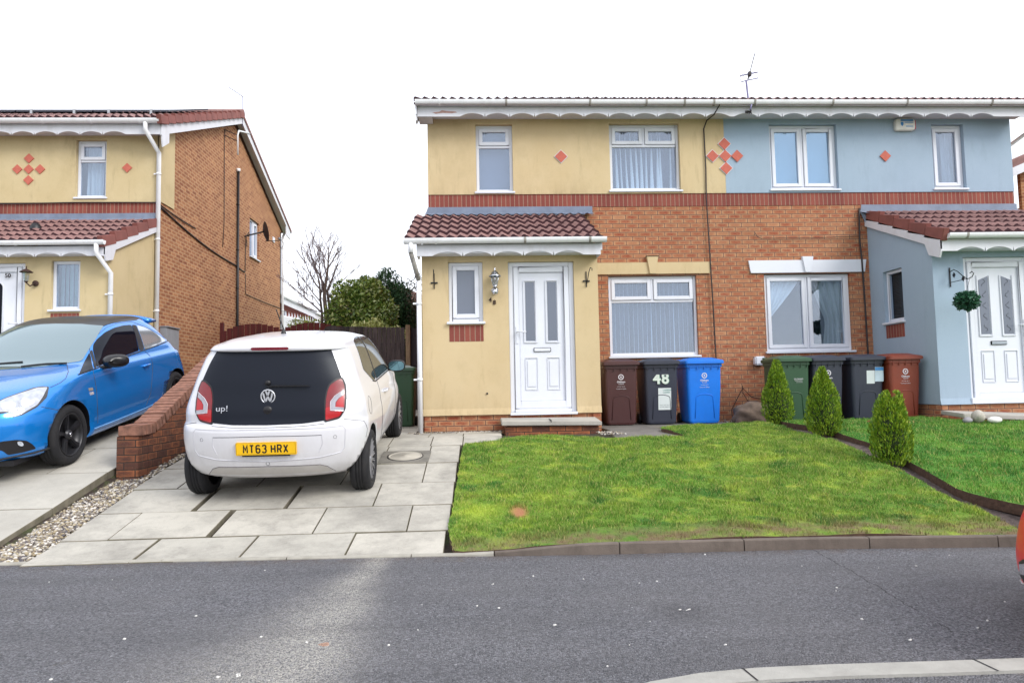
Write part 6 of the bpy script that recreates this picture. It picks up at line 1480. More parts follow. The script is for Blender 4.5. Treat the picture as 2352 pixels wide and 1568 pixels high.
def paint(name, col, metal=0, rough=.32, coat=1., dirt=None, z0=0):
    t = NT(name); p = t.obj(); c = col
    if dirt:
        s = t.n('ShaderNodeSeparateXYZ'); t.l(p, s.inputs[0]); low = t.math('SUBTRACT', 1, t.math('MINIMUM', t.math('MAXIMUM', t.math('DIVIDE', t.math('SUBTRACT', s.outputs[2], .25), .55), 0), 1))
        n = t.ramp(t.noise(t.scale(p, (2, 2, 1)), 3, 7, .7), .3, .75); c = t.mix(t.math('MULTIPLY', t.math('MULTIPLY', low, t.math('ADD', t.math('MULTIPLY', n, .7), .3)), .6), col, dirt)
        c = t.mix(t.math('MULTIPLY', t.noise(p, 90, 4, .8), .12), c, dirt)
    t.base(c); t.set(Metallic=metal, Roughness=rough, Coat_Weight=coat, Coat_Roughness=.03); return t.m
# ------------------------------------------------------------ white hatchback
P_WHITE = paint('white_car_paint', lin(216,216,222), 0, .35, .7, lin(150,145,138))
SLW = [(.235,2.86,-.42,.73,2.5,2.5),(.27,2.92,-.47,.775,2.5,2.6),(.37,2.97,-.525,.815,2.5,2.6),(.50,2.99,-.548,.832,2.5,2.6),(.60,2.98,-.552,.838,2.5,2.6),(.66,2.96,-.55,.836,2.5,2.6),(.70,2.93,-.538,.832,2.5,2.6),(.73,2.90,-.505,.826,2.5,2.6),
       (.85,2.78,-.478,.812,2.5,2.6),(.92,2.52,-.458,.794,2.5,2.6),(1.0,2.12,-.435,.768,2.5,2.6),(1.1,1.98,-.41,.735,2.5,2.6),(1.2,1.85,-.375,.700,2.5,2.6),(1.3,1.70,-.335,.660,2.5,2.6),(1.352,1.60,-.31,.632,2.5,2.6),(1.362,1.58,-.348,.626,2.5,2.6),(1.385,1.52,-.355,.606,2.5,2.6),(1.403,1.48,-.345,.585,2.5,2.6),(1.42,1.40,-.29,.545,2.5,2.6),(1.447,1.26,-.19,.48,2.5,2.6),(1.464,1.10,-.06,.39,2.5,2.5),(1.475,.92,.10,.29,2.5,2.4),(1.481,.7,.28,.16,2.4,2.4)]
OW = (-1.85, 6.85, .345)
cw = Car('parked_car', 'white three-door hatchback with black glass tailgate reversed up the flagged drive', OW, math.atan(.335/2.42), 1, P_WHITE, SLW,
         arches=[(x, y, .29, s_) for y in (0, 2.42) for x, s_ in ((.64, 1), (-.64, -1))], archr=.335, cf=((.3,.8,1.0,1.4),(.8,.9,.45,.4)), cr=((.3,.7,.8,1.3,1.45),(.42,.42,.36,.34,.4)))
for y in (0, 2.42):
    for s_ in (1, -1): wheel(cw, s_*.742, y, .285, .29, .185, s_, 'multi', .205)
GLS = cw.patch('rear_window', [(-.515,1.35),(-.565,1.24),(-.618,1.10),(-.60,1.05),(-.52,1.0),(-.50,.95),(-.50,.745),(-.30,.727),(0,.722),(.30,.727),(.50,.745),(.50,.95),(.52,1.0),(.60,1.05),(.618,1.10),(.565,1.24),(.515,1.35)], M_REARGL, 'rear', .004)
LAMPR = simple('red_lamp_lens', lin(170,0,20), .3, .15, 12, coat=.3); LAMPD = simple('deep_red_lens', lin(120,0,18), .3, .2, 8, coat=.3); LAMPW = simple('clear_lamp_lens', lin(150,148,158), .15, .15, 20, coat=1); CHR = simple('lamp_chrome_edge', lin(206,200,206), .2, metal=.3)
for s_ in (1, -1):
    k = lambda L: [(s_*(a+.008), .74+(b-.765)*.985) for a, b in L]
    cw.patch('lamp_surround', k([(.476,.752),(.605,.778),(.652,.855),(.657,.96),(.645,1.068),(.615,1.14),(.565,1.132),(.505,1.085),(.486,1.025),(.476,.95)]), M_BLACKPL, 'rear', .0055, step=.02, rnd=.02)
    LP = cw.patch('tail_light', k([(.487,.765),(.60,.79),(.640,.86),(.644,.96),(.632,1.06),(.610,1.125),(.575,1.118),(.515,1.075),(.497,1.02),(.487,.95)]), LAMPD, 'rear', .009, step=.02, rnd=.02)
    cw.patch('lamp_lens', k([(.487,.775),(.60,.80),(.632,.865),(.634,.90),(.487,.88)]), LAMPR, 'rear', .011, step=.02, parent=LP, rnd=.01)
    cw.patch('clear_section', k([(.632,1.025),(.560,.975),(.528,.93),(.528,.855),(.634,.845),(.636,.872),(.566,.882),(.566,.92),(.590,.955),(.634,.985)]), LAMPW, 'rear', .012, step=.015, parent=LP)
    cw.line('chrome_edge', k([(.632,1.027),(.560,.978),(.526,.93),(.526,.855),(.634,.843)]), CHR, 'rear', .0032, parent=LP, off=.013)
    cw.patch('lamp_lens', k([(.632,.978),(.594,.95),(.572,.918),(.572,.886),(.634,.878)]), LAMPR, 'rear', .012, step=.015, parent=LP)
cw.patch('brake_light', [(-.17,1.383),(-.155,1.395),(.155,1.395),(.17,1.383),(.155,1.370),(-.155,1.370)], simple('dark_red_brake_lens', lin(112,16,38), .2, coat=1), 'rear', .004, step=.03, rnd=.008)
cw.line('tailgate_gap', [(-.49,.718),(-.30,.708),(0,.705),(.30,.708),(.49,.718)], M_SEAM, 'rear', .0035)
for s_ in (1, -1): cw.line('tailgate_gap', [(s_*.515,1.36),(s_*.50,1.40),(s_*.47,1.43)], M_SEAM, 'rear', .003)
cw.line('bumper_crease', [(-.655,.50),(-.665,.66),(-.64,.69),(-.45,.688),(0,.69),(.45,.688),(.64,.69),(.665,.66),(.655,.50)], simple('soft_crease', lin(190,190,196), .4), 'rear', .005, off=-.001)
cw.line('bumper_crease', [(-.655,.50),(-.62,.455),(-.45,.425),(0,.405),(.45,.425),(.62,.455),(.655,.50)], MATS['soft_crease'], 'rear', .007, off=-.002)
cw.line('bumper_crease', [(-.47,.625),(0,.632),(.47,.625)], M_SEAM, 'rear', .0028)
cw.line('bumper_crease', [(.47,.622),(.475,.55),(.44,.47)], MATS['soft_crease'], 'rear', .004, mirror=True, off=-.001)
cw.patch('diffuser', [(-.54,.282),(-.49,.335),(-.44,.352),(.44,.352),(.49,.335),(.54,.282)], simple('grimy_white_panel', lin(176,172,168), .5, .08, 8), 'rear', .004)
cw.line('diffuser_edge', [(-.56,.272),(-.50,.335),(-.44,.356),(0,.36),(.44,.356),(.50,.335),(.56,.272)], simple('diffuser_shadow_gap', lin(110,106,106), .8), 'rear', .004)
for x, z in ((-.58, .60), (.58, .60)): cw.line('parking_sensor', [(x+.014*math.cos(a), z+.014*math.sin(a)) for a in np.linspace(0, 6.3, 12)], M_SEAM, 'rear', .0016, step=.01)
cw.line('tow_cover', [(.0+.016*math.cos(a), .385+.016*math.sin(a)) for a in np.linspace(0, 6.3, 12)], M_SEAM, 'rear', .002, step=.01)
# number plate
STK_ = {'M': [[(0,0),(0,1),(.5,.38),(1,1),(1,0)]], 'T': [[(0,1),(1,1)],[(.5,1),(.5,0)]], '6': [[(.92,.86),(.8,.98),(.62,1),(.38,1),(.12,.94),(0,.76),(0,.24),(.12,.06),(.38,0),(.62,0),(.88,.06),(1,.24),(1,.36),(.88,.53),(.62,.58),(.38,.58),(.12,.52),(0,.40)]],
 '3': [[(.04,.84),(.14,.97),(.36,1),(.64,1),(.88,.93),(.96,.78),(.86,.60),(.62,.54),(.42,.54)],[(.62,.54),(.9,.46),(1,.27),(.9,.07),(.64,0),(.36,0),(.12,.04),(0,.17)]], 'H': [[(0,0),(0,1)],[(1,0),(1,1)],[(0,.5),(1,.5)]],
 'R': [[(0,0),(0,1),(.62,1),(.88,.94),(1,.76),(.9,.56),(.62,.48),(0,.48)],[(.55,.48),(1,0)]], 'X': [[(0,0),(1,1)],[(0,1),(1,0)]]}
def ribbon(mb, pts, w_, y):
    pts = [Vector(p) for p in pts]; L, R = [], []
    for i, p in enumerate(pts):
        a = (p-pts[i-1]).normalized() if i else (pts[1]-p).normalized(); b = (pts[i+1]-p).normalized() if i < len(pts)-1 else a; n = Vector((-(a+b).y, (a+b).x)).normalized(); k = w_/2/max(.45, n.dot(Vector((-a.y, a.x)))); L.append(p+n*k); R.append(p-n*k)
    for i in range(len(pts)-1): mb.add([(L[i].x,y,L[i].y),(R[i].x,y,R[i].y),(R[i+1].x,y,R[i+1].y),(L[i+1].x,y,L[i+1].y)], [(0,1,2,3)])
def plate_text(txt, parent, y, zc):
    cwid, h, st_, gap, sp = .0435, .077, .0125, .0105, .022; tot = sum(sp if c == ' ' else cwid+gap for c in txt)-gap; x = -tot/2-.002
    for c in txt:
        if c == ' ': x += sp; continue
        mb = MB(); q = st_/2
        for k, pl in enumerate(STK_[c]): ribbon(mb, [(x+q+p[0]*(cwid-st_), zc-h/2+q+p[1]*(h-st_)) for p in pl], st_, y-.0002*k)
        mb.build('plate_character', BLK, parent, recalc=False); x += cwid+gap
PL = simple('yellow_plate', lin(226,178,20), .35, .04); BLK = simple('plate_black', lin(26,24,24), .4)
YP = -.572
mb = MB(); mb.box(-.26, .26, YP, YP+.03, .470, .583); pl_ = mb.build('number_plate', PL, cw.o, bevel=.004)
def atrear(x, y, z): return Matrix(((1,0,0,x),(0,0,-1,y),(0,1,0,z),(0,0,0,1)))
plate_text('MT63 HRX', pl_, YP-.001, .5265)
text_obj('plate_text', 'www.motor.co.uk', .012, M_LBL, pl_, atrear(0, YP-.0030, .466), ex=.0003) if False else None
mb = MB(); mb.box(-.26+.006, .26-.006, YP-.0008, YP+.0005, .4805, .4820); mb.box(-.254, .254, YP-.0008, YP+.0005, .581, .5825); mb.box(-.254, -.2525, YP-.0008, YP+.0005, .4805, .5825); mb.box(.2525, .254, YP-.0008, YP+.0005, .4805, .5825); mb.build('plate_border', BLK, pl_)
mb = MB(); mb.box(-.205, .205, YP-.002, YP+.02, .4605, .4745); mb.build('plate_holder', BLK, cw.o, bevel=.003)
# emblem
def emblem(car, cx, cz, R_, y):
    m = MB(lambda a, b, c: (cx+a, y+b, cz+c)); m.lathe([(R_*.84, .002), (R_*.86, -.006), (R_*.93, -.010), (R_, -.006), (R_*1.01, .004)], (0, 0, 0), 'y', 40)
    def stroke(p, q, w_=.0065):
        d = Vector((q[0]-p[0], q[1]-p[1])); d.normalize(); n = Vector((-d.y, d.x))*w_
        m.add([(p[0]-n.x,-.007,p[1]-n.y),(q[0]-n.x,-.007,q[1]-n.y),(q[0]+n.x,-.007,q[1]+n.y),(p[0]+n.x,-.007,p[1]+n.y),(p[0]-n.x,.002,p[1]-n.y),(q[0]-n.x,.002,q[1]-n.y),(q[0]+n.x,.002,q[1]+n.y),(p[0]+n.x,.002,p[1]+n.y)], [(0,1,2,3),(0,4,5,1),(2,6,7,3)])
    r = R_*.86
    V1, V0 = (-.30*r, .92*r), (0, .16*r)
    stroke(V1, V0); stroke((.30*r, .92*r), V0)
    stroke((-.76*r, .60*r), (-.36*r, -.86*r)); stroke((-.36*r, -.86*r), (0, .02*r)); stroke((0, .02*r), (.36*r, -.86*r)); stroke((.36*r, -.86*r), (.76*r, .60*r))
    e = m.build('emblem', simple('emblem_silver', lin(206,208,214), .25, .03, metal=.4), car.o, recalc=False)
    m = MB(lambda a, b, c: (cx+a, y+b, cz+c)); m.lathe([(0, 0), (R_*.88, 0), (R_, .012)], (0, 0, 0), 'y', 32); m.build('emblem_back', M_BLACKPL, e, recalc=False)
def yrear(x, z): return cw.proj(x, z, 'rear')[0].y
emblem(cw, 0, .968, .064, yrear(0, .968)-.010)
text_obj('tailgate_lettering', 'up!', .072, simple('badge_grey', lin(176,178,186), .3, metal=.4), cw.o, Matrix(((1,0,0,-.40),(0,.22,-.97,yrear(-.40, .868)-.012),(0,.97,.22,.868),(0,0,0,1))), ex=.003, xs=1.2, bold=.0)
mb = MB(); mb.lathe([(0,-.012),(.03,-.012),(.04,0)], (0, yrear(0, .845), .848), 'y', 20); mb.build('camera_boss', M_BLACKPL, cw.o)
mb = MB(); y = yrear(.0, 1.07)
mb.lathe([(0,-.02),(.022,-.02),(.026,0)], (-.005, y, 1.085), 'y', 14); mb.prism([(-.01,1.062),(.10,1.066),(.33,1.060),(.36,1.055),(.36,1.048),(.10,1.05),(0,1.05)], 'y', y-.028, y-.014); mb.build('rear_wiper', M_BLACKPL, cw.o)
mb = MB(); an = cw.proj(-.05, .30, 'top')[0]; mb.lathe([(.03,0),(.022,.02),(.01,.045),(.006,.06)], (an.x, an.y, an.z-.004), 'z', 12); mb.tube([(an.x, an.y, an.z+.05), (an.x-.03, an.y-.12, an.z+.24)], .006, 6); mb.build('roof_antenna', M_BLACKPL, cw.o)
# side glass, both sides
for sd in ('right', 'left'):
    cw.patch('side_window', [(.225,1.12),(.36,1.335),(.42,1.385),(.60,1.405),(.80,1.41),(.70,.985),(.62,.965),(.50,.985)], M_SIDEGL, sd, .004, rnd=.04)
    cw.patch('side_window', [(.86,1.408),(1.10,1.395),(1.35,1.335),(1.66,1.16),(1.93,.985),(1.90,.965),(.76,.965)], M_SIDEGL, sd, .004, rnd=.03)
    cw.patch('window_pillar', [(.805,1.41),(.855,1.408),(.755,.965),(.705,.985)], M_BLACKPL, sd, .003)
    cw.line('window_trim', [(.50,.975),(.62,.953),(.76,.950),(1.90,.95)], M_BLACKPL, sd, .008)
    cw.line('door_gap', [(.83,1.43),(.72,.95),(.72,.55),(.76,.32),(1.85,.30),(1.92,.60),(1.93,.90)], M_SEAM, sd, .0035)
    hz = cw.proj(1.10, .80, sd)[0]; q = 1 if sd == 'right' else -1; mb = MB(); mb.tube([(hz.x-q*.01, 1.0, .79), (hz.x+q*.03, 1.03, .80), (hz.x+q*.03, 1.16, .80), (hz.x-q*.01, 1.19, .79)], .012, 8); mb.build('door_handle', P_WHITE, cw.o, recalc=False)
cw.line('fuel_flap', [(.02+.085*math.cos(a), .80+.085*math.sin(a)) for a in np.linspace(0, 6.3, 24)], M_SEAM, 'right', .0022, step=.02)
for sd in ('right', 'left'):
    cw.line('bumper_gap', [(-.33,.735),(-.20,.70),(-.33+.02,.62)] if False else [(-.40,.74),(-.28,.70),(-.24,.62),(-.27,.55)], M_SEAM, sd, .003)
cw.patch('windscreen', [(-.60,1.0),(-.50,1.36),(.50,1.36),(.60,1.0)], M_CARGLASS, 'front', .004, rnd=.04)
for s_ in (1, -1):
    cw.patch('headlight', [(s_*.52,.70),(s_*.70,.72),(s_*.72,.82),(s_*.56,.84)], LAMPW, 'front', .005, rnd=.03)
    mr = bpy.data.objects.new('door_mirror', None); COL.objects.link(mr); mr.parent = cw.o
    mb = MB(); cx, cy, cz = s_*.885, 1.72, 1.0
    vs = []; fs = []
    for j, (dy, sc_) in enumerate(((-.035, .93), (-.03, 1.0), (.02, .97), (.06, .80), (.09, .45), (.10, .08))):
        for k in range(20): a = 2*PI*k/20; ex = abs(math.cos(a))**.75*math.copysign(1, math.cos(a)); ez = abs(math.sin(a))**.75*math.copysign(1, math.sin(a)); vs.append((cx+.105*sc_*ex, cy+dy, cz+.068*sc_*ez))
    for j in range(5):
        for k in range(20): fs.append((j*20+k, j*20+(k+1) % 20, (j+1)*20+(k+1) % 20, (j+1)*20+k))
    fs.append(tuple(range(20))); mb.add(vs, fs, 0, True); mb.build('mirror_shell', M_BLACKPL, mr)
    mb = MB(); mb.add([(cx+.092*abs(math.cos(2*PI*k/20))**.75*math.copysign(1, math.cos(2*PI*k/20)), cy-.037, cz+.056*abs(math.sin(2*PI*k/20))**.75*math.copysign(1, math.sin(2*PI*k/20))) for k in range(20)], [tuple(range(20))]); mb.build('mirror_glass', simple('mirror_silver', lin(120,160,170), .05, .02, metal=.9), mr, recalc=False)
    mb = MB(); mb.tube([(cx-s_*.06, cy+.02, cz-.04), (s_*.72, cy+.04, .95)], .02, 8); mb.build('mirror_arm', M_BLACKPL, mr)
mb = MB(); mb.box(-.60, .60, .1, 2.75, .20, .26); mb.build('underbody', M_BLACKPL, cw.o)

# ------------------------------------------------------------ blue hatchback
P_BLUE = paint('blue_car_paint', lin(8,126,214), .42, .27, 1.)
SLB = [(.165,.68,-3.0,.76,2.5,2.6),(.20,.78,-3.05,.81,2.5,2.6),(.28,.83,-3.12,.848,2.5,2.6),(.33,.84,-3.14,.846,2.5,2.6),(.40,.84,-3.15,.856,2.5,2.6),(.52,.83,-3.17,.868,2.5,2.6),(.60,.81,-3.16,.866,2.5,2.6),(.68,.76,-3.14,.860,2.5,2.6),(.76,.66,-3.10,.858,2.5,2.6),(.82,.50,-3.07,.858,2.5,2.6),(.865,.30,-3.05,.852,2.5,2.6),(.895,.14,-3.045,.838,2.5,2.6),(.92,0,-3.035,.808,2.5,2.6),
       (.945,-.17,-3.02,.790,2.5,2.6),(.985,-.42,-3.0,.772,2.5,2.6),(1.05,-.57,-2.95,.738,2.5,2.6),(1.12,-.71,-2.88,.708,2.5,2.6),(1.20,-.88,-2.80,.672,2.5,2.6),(1.28,-1.06,-2.70,.632,2.5,2.6),(1.34,-1.22,-2.61,.595,2.5,2.6),(1.375,-1.34,-2.55,.565,2.5,2.6),(1.40,-1.47,-2.45,.52,2.5,2.6),(1.415,-1.62,-2.25,.44,2.5,2.6),(1.423,-1.78,-2.05,.30,2.4,2.4)]
OB = (-5.06, 7.53, .59)
cb = Car('parked_car', 'bright blue hatchback with black roof and black wheels nosed down the left drive', OB, math.atan(.161), -1, P_BLUE, SLB,
         arches=[(x, y, .30, s_) for y in (0, -2.56) for x, s_ in ((.66, 1), (-.66, -1))], archr=.355, cf=((.16,.65,.8,.95,1.05,1.4),(.75,.75,.75,.42,.38,.4)), cr=((.3,.7,1.0,1.4),(.5,.5,.5,.5)))
for y in (0, -2.56):
    for s_ in (1, -1): wheel(cb, s_*.755, y, .30, .31, .20, s_, 'blade', .222)
# shapes read off the photograph, laid on the bodywork
def D4(L): return [((cx/2.2395)/1.7415, (1200+cy/2.2395)/1.7415) for cx, cy in L]
WS = cb.patch('windscreen', [(-.668,.992),(-.4,.968),(0,.955),(.4,.968),(.668,.992),(.60,1.20),(.535,1.335),(.3,1.362),(0,1.37),(-.3,1.362),(-.535,1.335),(-.60,1.20)], M_WSCREEN, 'front', .005, rnd=.02)
def side(name, L, mat, **k): return cb.patch(name, D4(L), mat, 'px', .005, mirror=True, rnd=4, **k)
side('side_window', [(868,598),(850,520),(832,448),(834,400),(870,350),(940,290),(1020,250),(1100,228),(1172,222),(1205,300),(1242,452),(1100,505)], M_CARGLASS)
side('quarter_glass', [(708,662),(752,560),(800,470),(826,600),(840,610)], M_CARGLASS)
side('rear_quarter_window', [(1222,226),(1290,242),(1370,282),(1440,330),(1484,364),(1400,402),(1296,442),(1262,330)], M_QGLASS)
side('window_pillar', [(1178,222),(1218,226),(1258,330),(1292,442),(1248,452),(1208,300)], M_BLACKPL)
side('window_pillar', [(806,455),(826,448),(866,600),(846,612)], M_BLACKPL)
cb.line('window_trim', D4([(700,668),(860,612),(1000,556),(1100,515),(1245,463),(1400,410),(1500,368)]), M_BLACKPL, 'px', .009, mirror=True)
cb.line('door_gap', D4([(800,400),(806,470),(826,600),(845,690),(866,820),(874,1000),(876,1100)]), M_SEAM, 'px', .0035, mirror=True)
cb.line('door_gap', D4([(1292,450),(1345,500),(1368,570),(1362,700),(1350,830),(1310,940)]), M_SEAM, 'px', .0035, mirror=True)
cb.line('door_gap', D4([(800,400),(850,330),(960,240),(1060,205),(1180,195),(1230,212),(1400,285),(1500,360)]), M_SEAM, 'px', .003, mirror=True)
cb.line('bonnet_gap', D4([(600,580),(612,640),(590,700),(540,740),(450,782)]), M_SEAM, 'px', .0035, mirror=True)
cb.line('bumper_gap', D4([(370,955),(450,970),(520,985)]), M_SEAM, 'px', .003, mirror=True)
hl = cb.patch('headlight', D4([(440,776),(380,772),(300,785),(200,820),(60,870),(-140,960),(-160,1020),(0,1018),(120,1005),(108,1052),(200,1030),(330,960),(420,870)]), simple('headlamp_black', lin(30,30,36), .2, coat=1), 'px', .004, rnd=4, mirror=True)
HLM = simple('headlamp_lens', lin(176,180,190), .12, .22, 24, metal=.3, coat=1)
for h_, mir in ((hl[0], 1), (hl[1], -1)): pass
l1 = cb.patch('lamp_lens', D4([(425,782),(330,790),(220,825),(60,880),(-130,965),(-150,1005),(0,1004),(140,995),(150,1010),(128,1038),(210,1010),(330,940),(380,870)]), HLM, 'px', .008, rnd=4, parent=hl[0])
l2 = cb.patch('lamp_reflector', D4([(200,880),(270,900),(310,890),(300,930),(220,965),(180,940)]), simple('lamp_reflector', lin(224,226,232), .3, .1, 40), 'px', .011, rnd=5, parent=hl[0])
l3 = cb.patch('lamp_reflector', D4([(10,930),(110,910),(150,940),(110,980),(20,985)]), simple('lamp_reflector', lin(224,226,232), .3, .1, 40), 'px', .011, rnd=5, parent=hl[0])
for L_ in (l1, l2, l3):
    c2 = bpy.data.meshes.new('m'); src = L_.data; c2.from_pydata([(-v.co.x, v.co.y, v.co.z) for v in src.vertices], [], [tuple(p.vertices)[::-1] for p in src.polygons]); c2.materials.append(src.materials[0]); ob = bpy.data.objects.new(L_.name.split('.')[0], c2); COL.objects.link(ob); ob.parent = hl[1]
fg = cb.patch('fog_lamp_recess', D4([(325,1328),(290,1290),(240,1258),(150,1250),(40,1262),(-120,1290),(-130,1340),(20,1345),(70,1385),(200,1362)]), M_BLACKPL, 'px', .004, mirror=True, rnd=5)
cb.patch('fog_lamp', D4([(150,1265),(190,1262),(210,1290),(200,1308),(160,1300)]), simple('fog_glass', lin(170,176,186), .1, .3, 40, coat=1), 'px', .012, rnd=8, parent=fg[0])
cb.line('splitter_gap', D4([(-250,1465),(0,1425),(150,1395),(300,1365),(440,1325)]), M_BLACKPL, 'px', .012, mirror=True)
cb.line('sill_crease_highlight', D4([(845,1150),(1000,1090),(1150,1030),(1300,968),(1480,880)]), simple('sill_highlight', lin(110,170,226), .2), 'px', .005, mirror=True)  # lighter blue line: highlight along the sill put into the colour
cb.line('sill_gap', D4([(845,1168),(1010,1110),(1180,1040)]), M_SEAM, 'px', .003, mirror=True)
cb.patch('front_grille', [(-.45,.42),(-.52,.56),(-.42,.66),(.42,.66),(.52,.56),(.45,.42)], M_BLACKPL, 'front', .006, rnd=.04)
cb.patch('roof_panel', [(-.53,-1.33),(-.575,-1.6),(-.58,-2.1),(-.50,-2.5),(.50,-2.5),(.58,-2.1),(.575,-1.6),(.53,-1.33),(.3,-1.255),(0,-1.235),(-.3,-1.255)], simple('black_roof_paint', lin(16,15,19), .30, .05), 'top', .004)
# shut line, handle, badge, tail lamp
q = cb.hit(*D4([(1305,582)])[0])[0]; mb = MB()
for s_ in (1, -1): mb.tube([(s_*-(abs(q.x)-.01), q.y+.09, q.z-.005), (s_*-(abs(q.x)+.025), q.y+.07, q.z), (s_*-(abs(q.x)+.025), q.y-.07, q.z+.004), (s_*-(abs(q.x)-.01), q.y-.09, q.z)], .012, 8)
mb.build('door_handle', P_BLUE, cb.o, recalc=False)
mb = MB(); mb.lathe([(0,.002),(.045,.002),(.05,-.002)], (-abs(q.x)-.001, q.y-.01, q.z-.02), 'x', 18); mb.build('handle_cup', simple('deep_blue', lin(12,60,130), .3), cb.o)
cb.patch('side_badge', D4([(790,788),(828,782),(832,808),(796,814)]), simple('badge_bronze', lin(170,160,150), .3, metal=.4), 'px', .005); cb.patch('side_badge', D4([(800,826),(834,818),(838,842),(808,850)]), CHR, 'px', .005)
cb.patch('tail_light', D4([(1592,405),(1632,404),(1640,425),(1638,455),(1620,430)]), LAMPR, 'px', .006, step=4)
# spoiler
mb = MB(); vs = []; fs = []; N = 24
for i in range(N+1):
    u = -1+2*i/N; x = .60*u; y0 = -2.34-.06*(1-u*u); y1 = -2.68-.05*(1-u*u)+.06*abs(u)**3; z0 = 1.405-.06*abs(u)**3; z1 = 1.405-.07*abs(u)**3
    vs += [(x, y0, z0), (x, (y0+y1)/2, z0+.012), (x, y1, z1), (x, y1+.01, z1-.028), (x, y0-.05, z0-.045)]
for i in range(N):
    for k in range(5): fs.append((i*5+k, i*5+(k+1) % 5, (i+1)*5+(k+1) % 5, (i+1)*5+k))
fs += [tuple(range(5)), tuple(N*5+k for k in range(5))]; mb.add(vs, fs, 0, True); sp_ = mb.build('roof_spoiler', P_BLUE, cb.o)
# wipers, mirrors
cb.line('wiper', D4([(600,574),(420,580),(300,592),(190,605)]), M_BLACKPL, 'px', .011, off=.012, parent=cb.o); cb.line('wiper', D4([(205,562),(100,570),(0,578),(-80,590)]), M_BLACKPL, 'px', .011, off=.012, parent=cb.o)
for s_ in (1, -1):
    mr = bpy.data.objects.new('door_mirror', None); COL.objects.link(mr); mr.parent = cb.o; cx, cy, cz = -s_*.965, -.74, .975
    vs = []; fs = []
    for j, (dy, sc_) in enumerate(((.10, .10), (.085, .5), (.05, .85), (0, 1.0), (-.035, .98), (-.04, .93))):
        for k in range(20): a = 2*PI*k/20; ex = abs(math.cos(a))**.8*math.copysign(1, math.cos(a)); ez = abs(math.sin(a))**.8*math.copysign(1, math.sin(a)); vs.append((cx+.125*sc_*ex, cy+dy+.03*ex*-s_*-1, cz+.075*sc_*ez))
    for j in range(5):
        for k in range(20): fs.append((j*20+k, j*20+(k+1) % 20, (j+1)*20+(k+1) % 20, (j+1)*20+k))
    fs.append(tuple(5*20+k for k in range(20))); mb = MB(); mb.add(vs, fs, 0, True); mb.build('mirror_shell', MATS['black_roof_paint'], mr)
    mb = MB(); mb.tube([(cx+s_*.05, cy-.01, cz-.06), (-s_*.78, cy+.05, .90)], .022, 8); mb.build('mirror_arm', M_BLACKPL, mr)
mb = MB(); mb.box(-.66, .66, -2.9, .62, .14, .19); mb.build('underbody', M_BLACKPL, cb.o)
# ------------------------------------------------------------ red car at the right edge
P_RED = paint('red_car_paint', lin(206,8,34), 0, .45, .25)
SLR = [(0.085,0.68,-3.1,0.76,2.5,2.6),(0.14,0.77,-3.1,0.80,2.5,2.6),(0.18,0.80,-3.15,0.82,2.5,2.6),(0.3,0.82,-3.2,0.86,2.5,2.6),(0.45,0.8,-3.2,0.87,2.5,2.6),(0.6,0.74,-3.2,0.868,2.5,2.6),(0.75,0.6,-3.15,0.86,2.5,2.6),(0.85,0.35,-3.1,0.84,2.5,2.6),(0.95,-0.1,-3.05,0.8,2.5,2.6),(1,-0.42,-3,0.77,2.5,2.6),(1.12,-0.71,-2.9,0.71,2.5,2.6),(1.28,-1.06,-2.7,0.63,2.5,2.6),(1.38,-1.38,-2.5,0.56,2.5,2.6),(1.42,-1.62,-2.2,0.44,2.5,2.6),(1.43,-1.8,-2,0.3,2.4,2.4)]
cr_ = Car('parked_car', 'red car just showing its front corner at the right edge of the road', (3.36, 2.95, .05), 0, 1, P_RED, SLR, nring=80, nz=50, arches=[(x, y, .30, s_) for y in (0, -2.5) for x, s_ in ((.66, 1), (-.66, -1))], archr=.35, yaw=math.radians(59), cf=((0,),(.8,)))
for y in (0, -2.5):
    for s_ in (1, -1): wheel(cr_, s_*.755, y, .30, .31, .20, s_, 'multi', .21)
rf = cr_.patch('fog_lamp_recess', [(2343,1290),(2352,1284),(2420,1290),(2440,1325),(2400,1345),(2355,1338),(2344,1318)], M_BLACKPL, 'px', .005)
cr_.patch('fog_lamp', [(2348,1296),(2366,1294),(2366,1322),(2350,1318)], LAMPW, 'px', .014, parent=rf); cr_.line('chrome_strip', [(2340,1318),(2352,1340),(2400,1352)], CHR, 'px', .006, off=.004)
for s_ in (1, -1): cr_.patch('headlight', [(s_*.50,.62),(s_*.56,.72),(s_*.80,.76),(s_*.78,.66)], HLM, 'front', .005, rnd=.02)
cr_.patch('windscreen', [(-.60,1.02),(-.52,1.34),(.52,1.34),(.60,1.02)], M_CARGLASS, 'front', .004, rnd=.04)
for sd in ('left', 'right'): cr_.patch('side_window', [(-.85,1.0),(-1.2,1.27),(-2.0,1.33),(-2.6,1.2),(-2.7,1.02)], M_SIDEGL, sd, .004, rnd=.04)
